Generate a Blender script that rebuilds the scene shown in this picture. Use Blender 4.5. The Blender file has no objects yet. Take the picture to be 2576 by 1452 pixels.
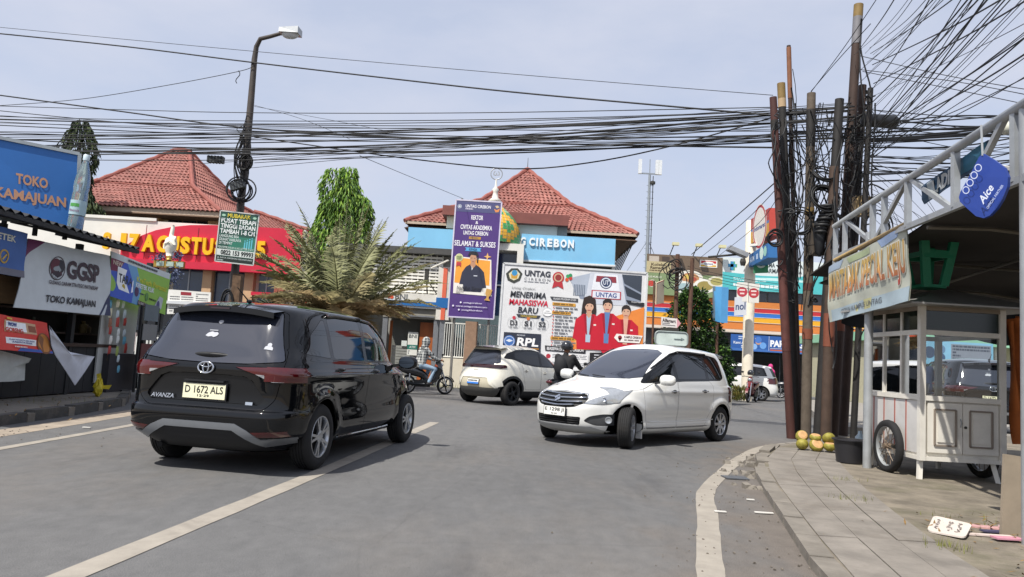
import bpy, bmesh, math, random
from mathutils import Vector as V, Matrix
from mathutils.bvhtree import BVHTree
import numpy as np
R = math.radians
random.seed(7)
SC = bpy.context.scene
COL = SC.collection

# ---------------------------------------------------------------- camera
FPX, HOR, CAMH, ROLL = 1880.0, 905.0, 1.2, 0.058     # focal length and horizon in units of a 2576 px wide picture
_p = math.atan((HOR - 726) / FPX)
_F = V((0, math.cos(_p), math.sin(_p))); _U = V((0, -math.sin(_p), math.cos(_p))); _R = V((1, 0, 0))
CR = _R * math.cos(ROLL) + _U * math.sin(ROLL)
CU = _U * math.cos(ROLL) - _R * math.sin(ROLL)
CAM = V((0, 0, CAMH))
cd = bpy.data.cameras.new('camera'); cam = bpy.data.objects.new('camera', cd); COL.objects.link(cam)
cd.sensor_fit = 'HORIZONTAL'; cd.angle = 2 * math.atan(1288 / FPX); cd.clip_start = 0.05; cd.clip_end = 3000
m3 = Matrix((CR, CU, -_F)).transposed()
cam.matrix_world = Matrix.Translation(CAM) @ m3.to_4x4()
SC.camera = cam

# ---------------------------------------------------------------- sky, sun, exposure
SUN_AZ, SUN_EL = R(219), R(57)
w = bpy.data.worlds.new('World'); SC.world = w; w.use_nodes = True
nt = w.node_tree; nt.nodes.clear()
def _n(t, **k):
    n = nt.nodes.new(t)
    for a, b in k.items(): setattr(n, a, b)
    return n
sky = _n('ShaderNodeTexSky', sky_type='NISHITA', sun_disc=False, sun_elevation=SUN_EL, sun_rotation=SUN_AZ,
         air_density=1.0, dust_density=2.5, ozone_density=2.0, altitude=0)
bg = _n('ShaderNodeBackground'); bg.inputs['Strength'].default_value = 0.1
out = _n('ShaderNodeOutputWorld')
tc = _n('ShaderNodeTexCoord'); mp = _n('ShaderNodeMapping'); mp.inputs['Scale'].default_value = (1.6, 1.6, 4.2)
nz = _n('ShaderNodeTexNoise'); nz.inputs['Scale'].default_value = 2.3; nz.inputs['Detail'].default_value = 7; nz.inputs['Roughness'].default_value = .55
rp = _n('ShaderNodeValToRGB'); rp.color_ramp.elements[0].position = .38; rp.color_ramp.elements[0].color = (.70,)*3 + (1,)
rp.color_ramp.elements[1].position = .68; rp.color_ramp.elements[1].color = (.97,)*3 + (1,)
mx = _n('ShaderNodeMixRGB'); mx.inputs['Color2'].default_value = (3.42, 3.63, 4.32, 1)      # thin milky cloud veil
L = nt.links.new
L(tc.outputs['Generated'], mp.inputs['Vector']); L(mp.outputs[0], nz.inputs['Vector']); L(nz.outputs['Fac'], rp.inputs['Fac'])
L(rp.outputs['Color'], mx.inputs['Fac']); L(sky.outputs[0], mx.inputs['Color1']); L(mx.outputs[0], bg.inputs['Color']); L(bg.outputs[0], out.inputs['Surface'])
sl = bpy.data.lights.new('sun', 'SUN'); sl.energy = 3.0; sl.angle = R(.6); sl.color = (1, .955, .88)
sun = bpy.data.objects.new('sun', sl); COL.objects.link(sun)
sdir = V((math.sin(SUN_AZ) * math.cos(SUN_EL), math.cos(SUN_AZ) * math.cos(SUN_EL), math.sin(SUN_EL)))
sun.rotation_euler = sdir.to_track_quat('Z', 'Y').to_euler(); sun.location = (0, 0, 40)
vs = SC.view_settings; vs.view_transform = 'Standard'; vs.look = 'None'; vs.exposure = 0.95; vs.gamma = 1; vs.use_curve_mapping = False
SC.cycles.use_denoising = True
SC.cycles.max_bounces = 8; SC.cycles.transparent_max_bounces = 12; SC.cycles.caustics_reflective = False; SC.cycles.caustics_refractive = False

# ---------------------------------------------------------------- picture-to-place helpers
def ray(px, py): return _F * FPX + CR * (px - 1288) - CU * (py - 726)
def at(px, py, Y): d = ray(px, py); return CAM + d * (Y / d.y)          # the point seen there at distance Y down the street
def gr(px, py, z=0): d = ray(px, py); return CAM + d * ((z - CAMH) / d.z)
def ax(px, py, X): d = ray(px, py); return CAM + d * (X / d.x)

# ---------------------------------------------------------------- materials
def lin(h):
    if not isinstance(h, str): return tuple(h)
    h = h.lstrip('#'); o = []
    for i in (0, 2, 4):
        c = int(h[i:i+2], 16) / 255; o.append(c / 12.92 if c <= .04045 else ((c + .055) / 1.055) ** 2.4)
    return tuple(o)
MATS = {}
def pm(name, col='888888', rough=.6, metal=0, var=.12, scale=6, bump=0, bscale=None, coat=0, spec=.5, trans=0, dirt=0, dirtcol='5a5046', emit=0, stretch=(1, 1, 1), sheen=0):
    if name in MATS: return MATS[name]
    m = bpy.data.materials.new(name); MATS[name] = m; m.use_nodes = True
    t = m.node_tree; b = t.nodes['Principled BSDF']; c = lin(col)
    b.inputs['Roughness'].default_value = rough; b.inputs['Metallic'].default_value = metal
    b.inputs['Specular IOR Level'].default_value = spec; b.inputs['Coat Weight'].default_value = coat; b.inputs['Coat Roughness'].default_value = .03
    if trans: b.inputs['Transmission Weight'].default_value = trans
    b.inputs['Base Color'].default_value = c + (1,)
    if emit: b.inputs['Emission Color'].default_value = c + (1,); b.inputs['Emission Strength'].default_value = emit
    if var or bump or dirt:
        tc = t.nodes.new('ShaderNodeTexCoord'); mp = t.nodes.new('ShaderNodeMapping'); mp.inputs['Scale'].default_value = stretch
        t.links.new(tc.outputs['Object'], mp.inputs[0])
        n = t.nodes.new('ShaderNodeTexNoise'); n.inputs['Scale'].default_value = scale; n.inputs['Detail'].default_value = 6; n.inputs['Roughness'].default_value = .62
        t.links.new(mp.outputs[0], n.inputs['Vector'])
        r = t.nodes.new('ShaderNodeValToRGB'); e = r.color_ramp.elements
        e[0].position = .3; e[1].position = .72
        e[0].color = tuple(max(0, x * (1 - var)) for x in c) + (1,); e[1].color = tuple(min(1, x * (1 + var)) for x in c) + (1,)
        t.links.new(n.outputs['Fac'], r.inputs['Fac']); last = r.outputs['Color']
        if dirt:
            n2 = t.nodes.new('ShaderNodeTexNoise'); n2.inputs['Scale'].default_value = scale * .37; n2.inputs['Detail'].default_value = 8; n2.inputs['Roughness'].default_value = .7
            t.links.new(mp.outputs[0], n2.inputs['Vector'])
            r2 = t.nodes.new('ShaderNodeValToRGB'); r2.color_ramp.elements[0].position = .52; r2.color_ramp.elements[1].position = .75
            r2.color_ramp.elements[1].color = (dirt,)*3 + (1,)
            t.links.new(n2.outputs['Fac'], r2.inputs['Fac'])
            x = t.nodes.new('ShaderNodeMixRGB'); x.inputs['Color2'].default_value = lin(dirtcol) + (1,)
            t.links.new(r2.outputs['Color'], x.inputs['Fac']); t.links.new(last, x.inputs['Color1']); last = x.outputs[0]
        t.links.new(last, b.inputs['Base Color'])
        if bump:
            n3 = t.nodes.new('ShaderNodeTexNoise'); n3.inputs['Scale'].default_value = bscale or scale * 5; n3.inputs['Detail'].default_value = 5
            t.links.new(mp.outputs[0], n3.inputs['Vector'])
            bp = t.nodes.new('ShaderNodeBump'); bp.inputs['Strength'].default_value = bump; bp.inputs['Distance'].default_value = .02
            t.links.new(n3.outputs['Fac'], bp.inputs['Height']); t.links.new(bp.outputs[0], b.inputs['Normal'])
    return m
def ink(h, rough=.55): return pm('print_' + h, h, rough, var=.06, scale=3)      # printed colour
def glass(name='window_glass', tint=(.8, .85, .85), mixf=.2):
    if name in MATS: return MATS[name]
    m = bpy.data.materials.new(name); MATS[name] = m; m.use_nodes = True; t = m.node_tree; t.nodes.clear()
    a = t.nodes.new('ShaderNodeBsdfTransparent'); a.inputs[0].default_value = tint + (1,)
    g = t.nodes.new('ShaderNodeBsdfGlossy'); g.inputs['Roughness'].default_value = .02
    f = t.nodes.new('ShaderNodeFresnel'); f.inputs['IOR'].default_value = 1.5
    mm = t.nodes.new('ShaderNodeMath'); mm.operation = 'ADD'; mm.inputs[1].default_value = mixf * .25; t.links.new(f.outputs[0], mm.inputs[0])
    x = t.nodes.new('ShaderNodeMixShader'); o = t.nodes.new('ShaderNodeOutputMaterial')
    t.links.new(mm.outputs[0], x.inputs[0]); t.links.new(a.outputs[0], x.inputs[1]); t.links.new(g.outputs[0], x.inputs[2]); t.links.new(x.outputs[0], o.inputs[0])
    return m

# ---------------------------------------------------------------- mesh builder
_txt = {}
def text_mesh(s, bold=.012, shear=0):
    k = (s, bold, shear)
    if k not in _txt:
        c = bpy.data.curves.new('t', 'FONT'); c.body = s; c.size = 1; c.offset = bold; c.shear = shear; c.resolution_u = 3; c.space_line = .95
        o = bpy.data.objects.new('t', c); me = bpy.data.meshes.new_from_object(o)
        vs_ = np.zeros(len(me.vertices) * 3); me.vertices.foreach_get('co', vs_)
        _txt[k] = (vs_.reshape(-1, 3), [tuple(p.vertices) for p in me.polygons])
        bpy.data.objects.remove(o); bpy.data.curves.remove(c); bpy.data.meshes.remove(me)
    return _txt[k]

class MB:
    def __init__(s, M=None): s.v = []; s.f = []; s.M = M; s.mi = 0; s.mats = []
    def add(s, vs, fs):
        o = len(s.v)
        s.v += [(s.M @ V(p)) if s.M else V(p) for p in vs]
        s.f += [tuple(i + o for i in f) for f in fs]; s.mats += [s.mi] * len(fs); return s
    def box(s, x0, x1, y0, y1, z0, z1):
        return s.add([(x0,y0,z0),(x1,y0,z0),(x1,y1,z0),(x0,y1,z0),(x0,y0,z1),(x1,y0,z1),(x1,y1,z1),(x0,y1,z1)],
                     [(0,3,2,1),(4,5,6,7),(0,1,5,4),(1,2,6,5),(2,3,7,6),(3,0,4,7)])
    def bar(s, a, b, w, h=None, up=(0, 0, 1)):
        a, b = V(a), V(b); h = h or w; d = (b - a).normalized(); u = V(up)
        if abs(d.dot(u)) > .98: u = V((1, 0, 0))
        x = d.cross(u).normalized() * w / 2; y = x.cross(d).normalized() * h / 2
        p = [a-x-y, a+x-y, a+x+y, a-x+y, b-x-y, b+x-y, b+x+y, b-x+y]
        return s.add(p, [(0,3,2,1),(4,5,6,7),(0,1,5,4),(1,2,6,5),(2,3,7,6),(3,0,4,7)])
    def tube(s, pts, r, n=8, cap=True):
        pts = [V(p) for p in pts]; k = len(pts); rr = r if isinstance(r, (list, tuple)) else [r] * k
        vs, fs = [], []; ref = None
        for i in range(k):
            d = (pts[min(i+1, k-1)] - pts[max(i-1, 0)])
            d = d.normalized() if d.length > 1e-9 else V((0, 0, 1))
            if ref is None: ref = V((0, 0, 1)) if abs(d.z) < .9 else V((1, 0, 0))
            x = d.cross(ref).normalized(); y = x.cross(d).normalized(); ref = y
            for j in range(n):
                a = 2 * math.pi * j / n; vs.append(pts[i] + (x * math.cos(a) + y * math.sin(a)) * rr[i])
        for i in range(k - 1):
            for j in range(n):
                j2 = (j + 1) % n; fs.append((i*n+j, i*n+j2, (i+1)*n+j2, (i+1)*n+j))
        if cap: fs.append(tuple(range(n))); fs.append(tuple((k-1)*n + j for j in reversed(range(n))))
        return s.add(vs, fs)
    def lathe(s, prof, n=16, c=(0, 0, 0), axis='z', a0=0, a1=2*math.pi):
        vs, fs = [], []; c = V(c); full = abs(a1 - a0 - 2*math.pi) < 1e-6; m = n if full else n + 1
        for (r, z) in prof:
            for j in range(m):
                a = a0 + (a1 - a0) * j / n; x, y = r*math.cos(a), r*math.sin(a)
                vs.append(c + (V((x, y, z)) if axis == 'z' else V((x, z, y)) if axis == 'y' else V((z, x, y))))
        for i in range(len(prof) - 1):
            for j in range(n):
                j2 = (j + 1) % m; fs.append((i*m+j, i*m+j2, (i+1)*m+j2, (i+1)*m+j))
        return s.add(vs, fs)
    def ell(s, c, r, nu=12, nv=8):
        c = V(c); r = (r,)*3 if not isinstance(r, (tuple, list)) else r
        vs = [c + V((r[0]*math.sin(math.pi*i/nv)*math.cos(2*math.pi*j/nu), r[1]*math.sin(math.pi*i/nv)*math.sin(2*math.pi*j/nu), r[2]*math.cos(math.pi*i/nv))) for i in range(nv+1) for j in range(nu)]
        return s.add(vs, [(i*nu+j, (i+1)*nu+j, (i+1)*nu+(j+1) % nu, i*nu+(j+1) % nu) for i in range(nv) for j in range(nu)])
    def poly(s, pts): return s.add(pts, [tuple(range(len(pts)))])
    def prism(s, pts, vec):
        pts = [V(p) for p in pts]; vec = V(vec); n = len(pts)
        return s.add(pts + [p + vec for p in pts], [tuple(range(n)), tuple(range(2*n-1, n-1, -1))] + [(i, n+i, n+(i+1) % n, (i+1) % n) for i in range(n)])
    def grid(s, fn, nu, nv):
        return s.add([fn(i/nu, j/nv) for j in range(nv+1) for i in range(nu+1)],
                     [(j*(nu+1)+i, j*(nu+1)+i+1, (j+1)*(nu+1)+i+1, (j+1)*(nu+1)+i) for j in range(nv) for i in range(nu)])
    def text(s, string, M, bold=.012, shear=0, box=None, depth=0):
        vs, fs = text_mesh(string, bold, shear)
        if len(vs) == 0: return s
        lo, hi = vs.min(0), vs.max(0); q = vs.copy()
        if box:
            x0, y0, x1, y1 = box
            q[:, 0] = x0 + (vs[:, 0]-lo[0]) / max(hi[0]-lo[0], 1e-6) * (x1-x0); q[:, 1] = y0 + (vs[:, 1]-lo[1]) / max(hi[1]-lo[1], 1e-6) * (y1-y0)
        pts = [V(p) for p in q.tolist()]
        s.add([M @ p if not callable(M) else M(p) for p in pts], fs)
        if depth:
            n = len(pts); o = [M @ (p + V((0, 0, depth))) for p in pts]; s.add(o, fs)
            cnt = {}
            for f in fs:
                for a, b in zip(f, f[1:] + f[:1]):
                    if (b, a) in cnt: cnt[(b, a)] = 2
                    else: cnt[(a, b)] = 1
            bd = [e for e, c in cnt.items() if c == 1]
            base = [M @ p for p in pts]
            s.add(base + o, [(a, b, b + n, a + n) for a, b in bd])
        return s
    def build(s, name, mat, parent=None, smooth=False, world=True, recentre=True):
        me = bpy.data.meshes.new(name); vs = s.v; loc = V((0, 0, 0))
        if parent is not None and world: Mi = WM[parent.name].inverted(); vs = [Mi @ p for p in vs]
        elif parent is None and recentre and vs:
            xs = [p.x for p in vs]; ys = [p.y for p in vs]; zs = [p.z for p in vs]
            loc = V(((min(xs)+max(xs))/2, (min(ys)+max(ys))/2, min(zs))); vs = [p - loc for p in vs]
        me.from_pydata([tuple(p) for p in vs], [], s.f)
        for m in (mat if isinstance(mat, (list, tuple)) else [mat]): me.materials.append(m)
        if isinstance(mat, (list, tuple)): me.polygons.foreach_set('material_index', s.mats)
        if smooth: me.polygons.foreach_set('use_smooth', [True] * len(me.polygons))
        me.update()
        o = bpy.data.objects.new(name, me); COL.objects.link(o); o.location = loc
        if parent is not None: o.parent = parent; WM[o.name] = WM[parent.name]
        else: WM[o.name] = Matrix.Translation(loc)
        if smooth == 'auto': sharp(me)
        return o
WM = {}
def sharp(me, ang=38):
    bm = bmesh.new(); bm.from_mesh(me)
    for e in bm.edges:
        if len(e.link_faces) == 2 and e.calc_face_angle(0) > R(ang): e.smooth = False
    bm.to_mesh(me); bm.free()
def tag(o, label=None, cat=None, group=None, kind=None):
    if label: o['label'] = label
    if cat: o['category'] = cat
    if group: o['group'] = group
    if kind: o['kind'] = kind
    return o
def thing(name, label, cat, loc=(0, 0, 0), rz=0, group=None, M=None):
    o = bpy.data.objects.new(name, None); COL.objects.link(o); o.empty_display_size = .2
    M = M or (Matrix.Translation(V(loc)) @ Matrix.Rotation(rz, 4, 'Z')); o.matrix_world = M; WM[o.name] = M.copy()
    return tag(o, label, cat, group)
def copy_tree(o, M, label=None, group=None):
    def rec(a, par):
        c = a.copy(); COL.objects.link(c); c.parent = par
        for ch in [x for x in KIDS.get(a.name, [])]: rec(ch, c)
        return c
    KIDS = {}
    for x in COL.objects:
        if x.parent: KIDS.setdefault(x.parent.name, []).append(x)
    c = rec(o, None); c.matrix_world = M; WM[c.name] = M.copy()
    if label: c['label'] = label
    if group: c['group'] = group
    return c
def struct(name, mb, mat, smooth=False, kind='structure'):
    o = mb.build(name, mat, None, smooth); o['kind'] = kind; return o
def rrect(x0, y0, x1, y1, r, n=4):
    o = []
    for cx, cy, a in ((x1-r, y1-r, 0), (x0+r, y1-r, 90), (x0+r, y0+r, 180), (x1-r, y0+r, 270)):
        for i in range(n+1): t = R(a + 90*i/n); o.append((cx + r*math.cos(t), cy + r*math.sin(t)))
    return o
def circ(cx, cy, rx, ry=None, n=24): return [(cx + rx*math.cos(2*math.pi*i/n), cy + (ry or rx)*math.sin(2*math.pi*i/n)) for i in range(n)]

# ---------------------------------------------------------------- printed sheets (banners, boards): real panels, print in thin layers
class Sheet:
    """panel with corners TL,TR,BR,BL (world); u to the right, v downwards, both 0..1"""
    def __init__(s, root, tl, tr, br, bl, base, thick=.03, name='panel', wave=0, back=None):
        s.c = [V(q) for q in (tl, tr, br, bl)]; s.root = root; s.wave = wave; s.du = 0
        s.n = (s.c[1] - s.c[0]).cross(s.c[3] - s.c[0]).normalized()
        if s.n.dot(CAM - s.c[0]) < 0: s.n = -s.n
        s.W = ((s.c[1]-s.c[0]).length + (s.c[2]-s.c[3]).length) / 2; s.H = ((s.c[3]-s.c[0]).length + (s.c[2]-s.c[1]).length) / 2
        s.ink = {}; s.lay = 0
        m = MB()
        if wave:
            m.grid(lambda u, v: s.p(u, v, 0), 26, 12); m.grid(lambda u, v: s.p(u, v, -thick), 26, 12)
        else:
            q = [s.p(u, v, 0) for u, v in ((0, 0), (1, 0), (1, 1), (0, 1))]
            m.prism(q, -s.n * thick)
        s.panel = m.build(name, base, root, smooth=bool(wave))
    def p(s, u, v, off=0):
        u = u+s.du; a = s.c[0].lerp(s.c[1], u); b = s.c[3].lerp(s.c[2], u); q = a.lerp(b, v)
        wv = s.wave * (math.sin(u*9 + v*4) * .6 + math.sin(u*23 - v*7) * .25 + math.sin(v*11+u*3) * .3) if s.wave else 0
        return q + s.n * (off + wv)
    def mb(s, col): return s.ink.setdefault(col, MB())
    def up(s): s.lay += 1; return s
    def _o(s, col=None): return .004 + .003 * s.lay + (.00007 * list(s.ink).index(col) if col in s.ink else 0)      # no two inks in one plane
    def rect(s, u0, v0, u1, v1, col): return s.pg([(u0, v0), (u1, v0), (u1, v1), (u0, v1)], col)
    def pg(s, pts, col):
        m = s.mb(col); o = s._o(col)
        if s.wave and len(pts) == 4:
            P = pts; nu = 12
            m.grid(lambda u, v: s.p((P[0][0]*(1-u)+P[1][0]*u)*(1-v) + (P[3][0]*(1-u)+P[2][0]*u)*v, (P[0][1]*(1-u)+P[1][1]*u)*(1-v) + (P[3][1]*(1-u)+P[2][1]*u)*v, o), nu, nu)
        else: m.poly([s.p(u, v, o) for u, v in pts])
        return s
    def disc(s, u, v, r, col, n=24, ry=1): return s.pg([(u + r*math.cos(2*math.pi*i/n), v + r*ry*s.W/s.H*math.sin(2*math.pi*i/n)) for i in range(n)], col)
    def ring(s, u, v, r, r2, col, n=28, a0=0, a1=2*math.pi):
        m = s.mb(col); o = s._o(col); k = s.W / s.H; pt = lambda rr, a: s.p(u + rr*math.cos(a), v + rr*k*math.sin(a), o)
        for i in range(n):
            a, b = a0 + (a1-a0)*i/n, a0 + (a1-a0)*(i+1)/n
            m.poly([pt(r, a), pt(r, b), pt(r2, b), pt(r2, a)])
        return s
    def text(s, string, u0, v0, u1, v1, col, bold=.012, shear=0, slant=0):
        m = s.mb(col); o = s._o(col) + .0016
        m.text(string, lambda q: s.p(q.x, q.y - slant * (q.x - u0), o), bold, shear, box=(u0, v1, u1, v0)); return s
    def lines(s, u0, v0, u1, v1, n, col, fill=.5, seed=1):       # rows of print too small to read
        rnd = random.Random(seed)
        for i in range(n):
            a = v0 + (v1-v0)*i/n; x = u0
            while x < u1 - .004:
                wd = min(rnd.uniform(.012, .05), u1 - x); s.rect(x, a, x + wd, a + (v1-v0)/n*fill, col); x += wd + .006
                if rnd.random() < .05: break
        return s
    def done(s, name='print'):
        for col, m in s.ink.items():
            if m.f: m.build(name, ink(col), s.root)['kind'] = 'stuff'      # flat print
        return s
    def frame(s, w, mat, name='frame', d=.04):
        m = MB(); q = [s.p(u, v, 0) for u, v in ((0, 0), (1, 0), (1, 1), (0, 1))]
        for i in range(4): m.bar(q[i], q[(i+1) % 4], w, d, up=s.n)
        return m.build(name, mat, s.root)

# shared materials
blk = pm('car_black_plastic', '16171a', .55, var=.1); tyre = pm('tyre_rubber', '1c1c1d', .85, var=.15, bump=.15, dirt=.35, dirtcol='4a443c')
alloy = pm('alloy', 'b9bcc0', .28, .85, var=.05); dalloy = pm('dark_alloy', '1d2024', .3, .5, var=.05); chrome = pm('chrome', 'd5d8dc', .09, 1, var=0)
cglass = pm('car_glass', '0b0e11', .03, var=0, spec=.8); cglass2 = pm('rear_glass', '2c303b', .05, var=0, spec=1)  # rear_glass: sky reflection put into its greyer base colour
dark = pm('underbody', '070708', .9, var=0); lampred = pm('lamp_red', '4c090d', .08, var=.2, coat=1); lampclr = pm('lamp_clear', 'b0b4b8', .06, .45, var=.15, scale=30, coat=1)
lampdk = pm('lamp_dark', '2a0a0d', .06, var=.1, coat=1); silver = pm('silver_trim', '8d9196', .3, .6, var=.05); letter = pm('plate_ink', '15151a', .6, var=0)
mirg = pm('mirror_glass', '9aa4ad', .02, 1, var=0)

# ================================================================ ground, road, pavements
def asphalt():
    m = bpy.data.materials.new('asphalt'); m.use_nodes = True; t = m.node_tree; b = t.nodes['Principled BSDF']; b.inputs['Roughness'].default_value = .88; b.inputs['Specular IOR Level'].default_value = .25
    tc = t.nodes.new('ShaderNodeTexCoord'); Lk = t.links.new
    def noise(sc, det, st=(1, 1, 1), rough=.6):
        mp = t.nodes.new('ShaderNodeMapping'); mp.inputs['Scale'].default_value = st; Lk(tc.outputs['Object'], mp.inputs[0])
        n = t.nodes.new('ShaderNodeTexNoise'); n.inputs['Scale'].default_value = sc; n.inputs['Detail'].default_value = det; n.inputs['Roughness'].default_value = rough; Lk(mp.outputs[0], n.inputs['Vector']); return n
    def ramp(src, p0, c0, p1, c1):
        r = t.nodes.new('ShaderNodeValToRGB'); e = r.color_ramp.elements; e[0].position = p0; e[0].color = c0+(1,); e[1].position = p1; e[1].color = c1+(1,); Lk(src, r.inputs[0]); return r.outputs[0]
    def mix(f, a, bb, mode='MIX', fac=None):
        x = t.nodes.new('ShaderNodeMixRGB'); x.blend_type = mode
        if f is None: x.inputs[0].default_value = fac
        else: Lk(f, x.inputs[0])
        Lk(a, x.inputs[1])
        if isinstance(bb, tuple): x.inputs[2].default_value = bb+(1,)
        else: Lk(bb, x.inputs[2])
        return x.outputs[0]
    big = ramp(noise(.35, 6, (1, .45, 1)).outputs[0], .32, (.108, .109, .111), .70, (.152, .152, .152))
    dust = ramp(noise(.55, 8, (.8, .35, 1), .7).outputs[0], .50, (0, 0, 0), .74, (.62, .62, .62))
    c = mix(dust, big, (.165, .148, .130))
    sx = t.nodes.new('ShaderNodeSeparateXYZ'); Lk(tc.outputs['Object'], sx.inputs[0])
    def mth(op, a, bb=None):
        q = t.nodes.new('ShaderNodeMath'); q.operation = op
        for k, vv_ in enumerate((a, bb)):
            if vv_ is None: continue
            if isinstance(vv_, (int, float)): q.inputs[k].default_value = vv_
            else: Lk(vv_, q.inputs[k])
        return q.outputs[0]
    # dust blown against the right kerb (the road's own origin is at x 20, y 34)
    wx, wy = mth('ADD', sx.outputs[0], 20), mth('ADD', sx.outputs[1], 34)
    dist = mth('SUBTRACT', wx, mth('ADD', mth('MULTIPLY', wy, .33), -.55)); wob = mth('MULTIPLY', mth('SUBTRACT', noise(1.3, 6, (1, .7, 1)).outputs[0], .5), 2.6)
    near = mth('MULTIPLY', ramp(mth('MULTIPLY_ADD' if 0 else 'ADD', mth('ADD', dist, wob), .2), .0, (0, 0, 0), .9, (1, 1, 1)), ramp(mth('DIVIDE', wy, 20), .62, (1, 1, 1), .74, (0, 0, 0)))
    c = mix(mth('MULTIPLY', near, .85), c, (.150, .130, .112))
    spk = ramp(noise(150, 3).outputs[0], .36, (.62, .62, .62), .66, (1.35, 1.33, 1.3)); c = mix(None, c, spk, 'MULTIPLY', .75)
    pits = ramp(noise(21, 4).outputs[0], .27, (.45, .45, .45), .36, (1, 1, 1)); c = mix(None, c, pits, 'MULTIPLY', .55)
    mid = ramp(noise(7, 6, (1, .6, 1), .7).outputs[0], .3, (.82, .82, .82), .7, (1.16, 1.15, 1.14)); c = mix(None, c, mid, 'MULTIPLY', .8)
    oil = ramp(noise(1.1, 5, (1.2, .25, 1)).outputs[0], .28, (.70, .70, .72), .42, (1, 1, 1)); c = mix(None, c, oil, 'MULTIPLY', .8)
    vr = t.nodes.new('ShaderNodeTexVoronoi'); vr.feature = 'DISTANCE_TO_EDGE'; vr.inputs['Scale'].default_value = .33
    mpw = t.nodes.new('ShaderNodeMixRGB'); mpw.inputs[0].default_value = .12; Lk(tc.outputs['Object'], mpw.inputs[1]); Lk(noise(1.6, 6).outputs[1], mpw.inputs[2]); Lk(mpw.outputs[0], vr.inputs['Vector'])
    crack = ramp(vr.outputs[0], .0008, (.55, .55, .55), .0035, (1, 1, 1)); c = mix(None, c, crack, 'MULTIPLY', .22)
    Lk(c, b.inputs['Base Color'])
    bp = t.nodes.new('ShaderNodeBump'); bp.inputs['Strength'].default_value = .35; bp.inputs['Distance'].default_value = .01; Lk(noise(95, 4).outputs[0], bp.inputs['Height']); Lk(bp.outputs[0], b.inputs['Normal'])
    MATS['asphalt'] = m; return m
asphalt()
m = MB(); m.poly([(-900, -300, -.03), (900, -300, -.03), (900, 1500, -.03), (-900, 1500, -.03)]); struct('ground', m, pm('earth', '8a7d6c', .95, var=.2, scale=.4))
m = MB(); m.grid(lambda u, v: (-60+160*u, -14+96*v, 0), 4, 4); struct('road', m, MATS['asphalt'])
conc = pm('concrete_walk', '7d776f', .9, var=.26, scale=3.2, bump=.35, bscale=34, dirt=.8, dirtcol='5f574d'); kerbm = pm('kerb_dark', '4a4947', .85, var=.25, scale=5, bump=.3, bscale=30, dirt=.5, dirtcol='7d7468')
kerbl = pm('kerb_grey', '7a746b', .9, var=.2, scale=5, bump=.4, bscale=26, dirt=.6, dirtcol='5c564d'); paintw = pm('road_paint', '968f84', .85, var=.14, scale=5, dirt=.6, dirtcol='6c655d', bump=.15, bscale=60)
old = pm('old_pavers', '756d60', .95, var=.38, scale=3.5, bump=.45, bscale=22, dirt=.85, dirtcol='56553c')
def ribbon(name, pts, w_, z, mat, sub=8):
    P = []; k = len(pts)
    for i in range(k-1):
        p0, p1, p2, p3 = V(pts[max(i-1, 0)]), V(pts[i]), V(pts[i+1]), V(pts[min(i+2, k-1)])
        for j in range(sub):
            t = j/sub; P.append(.5*((2*p1)+(p2-p0)*t+(2*p0-5*p1+4*p2-p3)*t*t+(3*p1-p0-3*p2+p3)*t**3))
    P.append(V(pts[-1])); m = MB(); vs_ = []
    for i, p in enumerate(P):
        d = (P[min(i+1, len(P)-1)]-P[max(i-1, 0)]).normalized(); n = V((-d.y, d.x)); ww = w_/2*(1+random.uniform(-.06, .06))
        vs_ += [(p.x+n.x*ww, p.y+n.y*ww, z), (p.x-n.x*ww, p.y-n.y*ww, z)]
    m.add(vs_, [(2*i, 2*i+1, 2*i+3, 2*i+2) for i in range(len(P)-1)]); return struct(name, m, mat), P
ribbon('centre_line', [(-2.9, -3), (-2.45, .8), (-2.13, 3.8), (-1.78, 7.3), (-1.48, 10.8), (-1.25, 13.6)], .17, .004, paintw)
ribbon('edge_line', [(-5.05, -4), (-5.1, 4), (-5.12, 10.3), (-5.3, 12.6)], .13, .004, paintw)
ribbon('edge_line', [(.75, -1), (.95, 3), (1.26, 4.5), (1.72, 6.3), (2.05, 7.6), (2.65, 9.1), (3.45, 10.9), (4.5, 12.8), (6.2, 14.6)], .17, .004, paintw)
ribbon('gutter_dust', [(-5.8, -4), (-5.86, 4), (-5.9, 10), (-6.1, 13.5)], .42, .003, pm('dust', '95897a', .95, var=.25, scale=3, dirt=.5, dirtcol='6a6259'))
# left pavement with kerb blocks
def smooth_path(pts, step):
    P = [V(p) for p in pts]; out = [P[0]]; 
    L_ = [0]
    for a, b in zip(P, P[1:]): L_.append(L_[-1]+(b-a).length)
    o = []; s_ = 0
    while s_ < L_[-1]:
        i = max(j for j in range(len(L_)-1) if L_[j] <= s_); t = (s_-L_[i])/(L_[i+1]-L_[i]); o.append(P[i].lerp(P[i+1], t)); s_ += step
    return o
kl = [(-6.12, -4), (-6.2, 4), (-6.3, 9), (-6.42, 11.5), (-6.7, 13.4), (-7.6, 15.3), (-9.4, 16.9), (-12, 17.8), (-20, 18.6)]
m = MB(); m.prism([(x-.14, y, .0) for x, y in kl]+[(-24, 18.6, 0), (-24, -4, 0)], (0, 0, .115)); lp = struct('pavement', m, pm('left_walk', '7c766d', .92, var=.2, scale=1.6, bump=.3, bscale=30, dirt=.7, dirtcol='5b5345'))
P = smooth_path(kl, 1.02)
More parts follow.
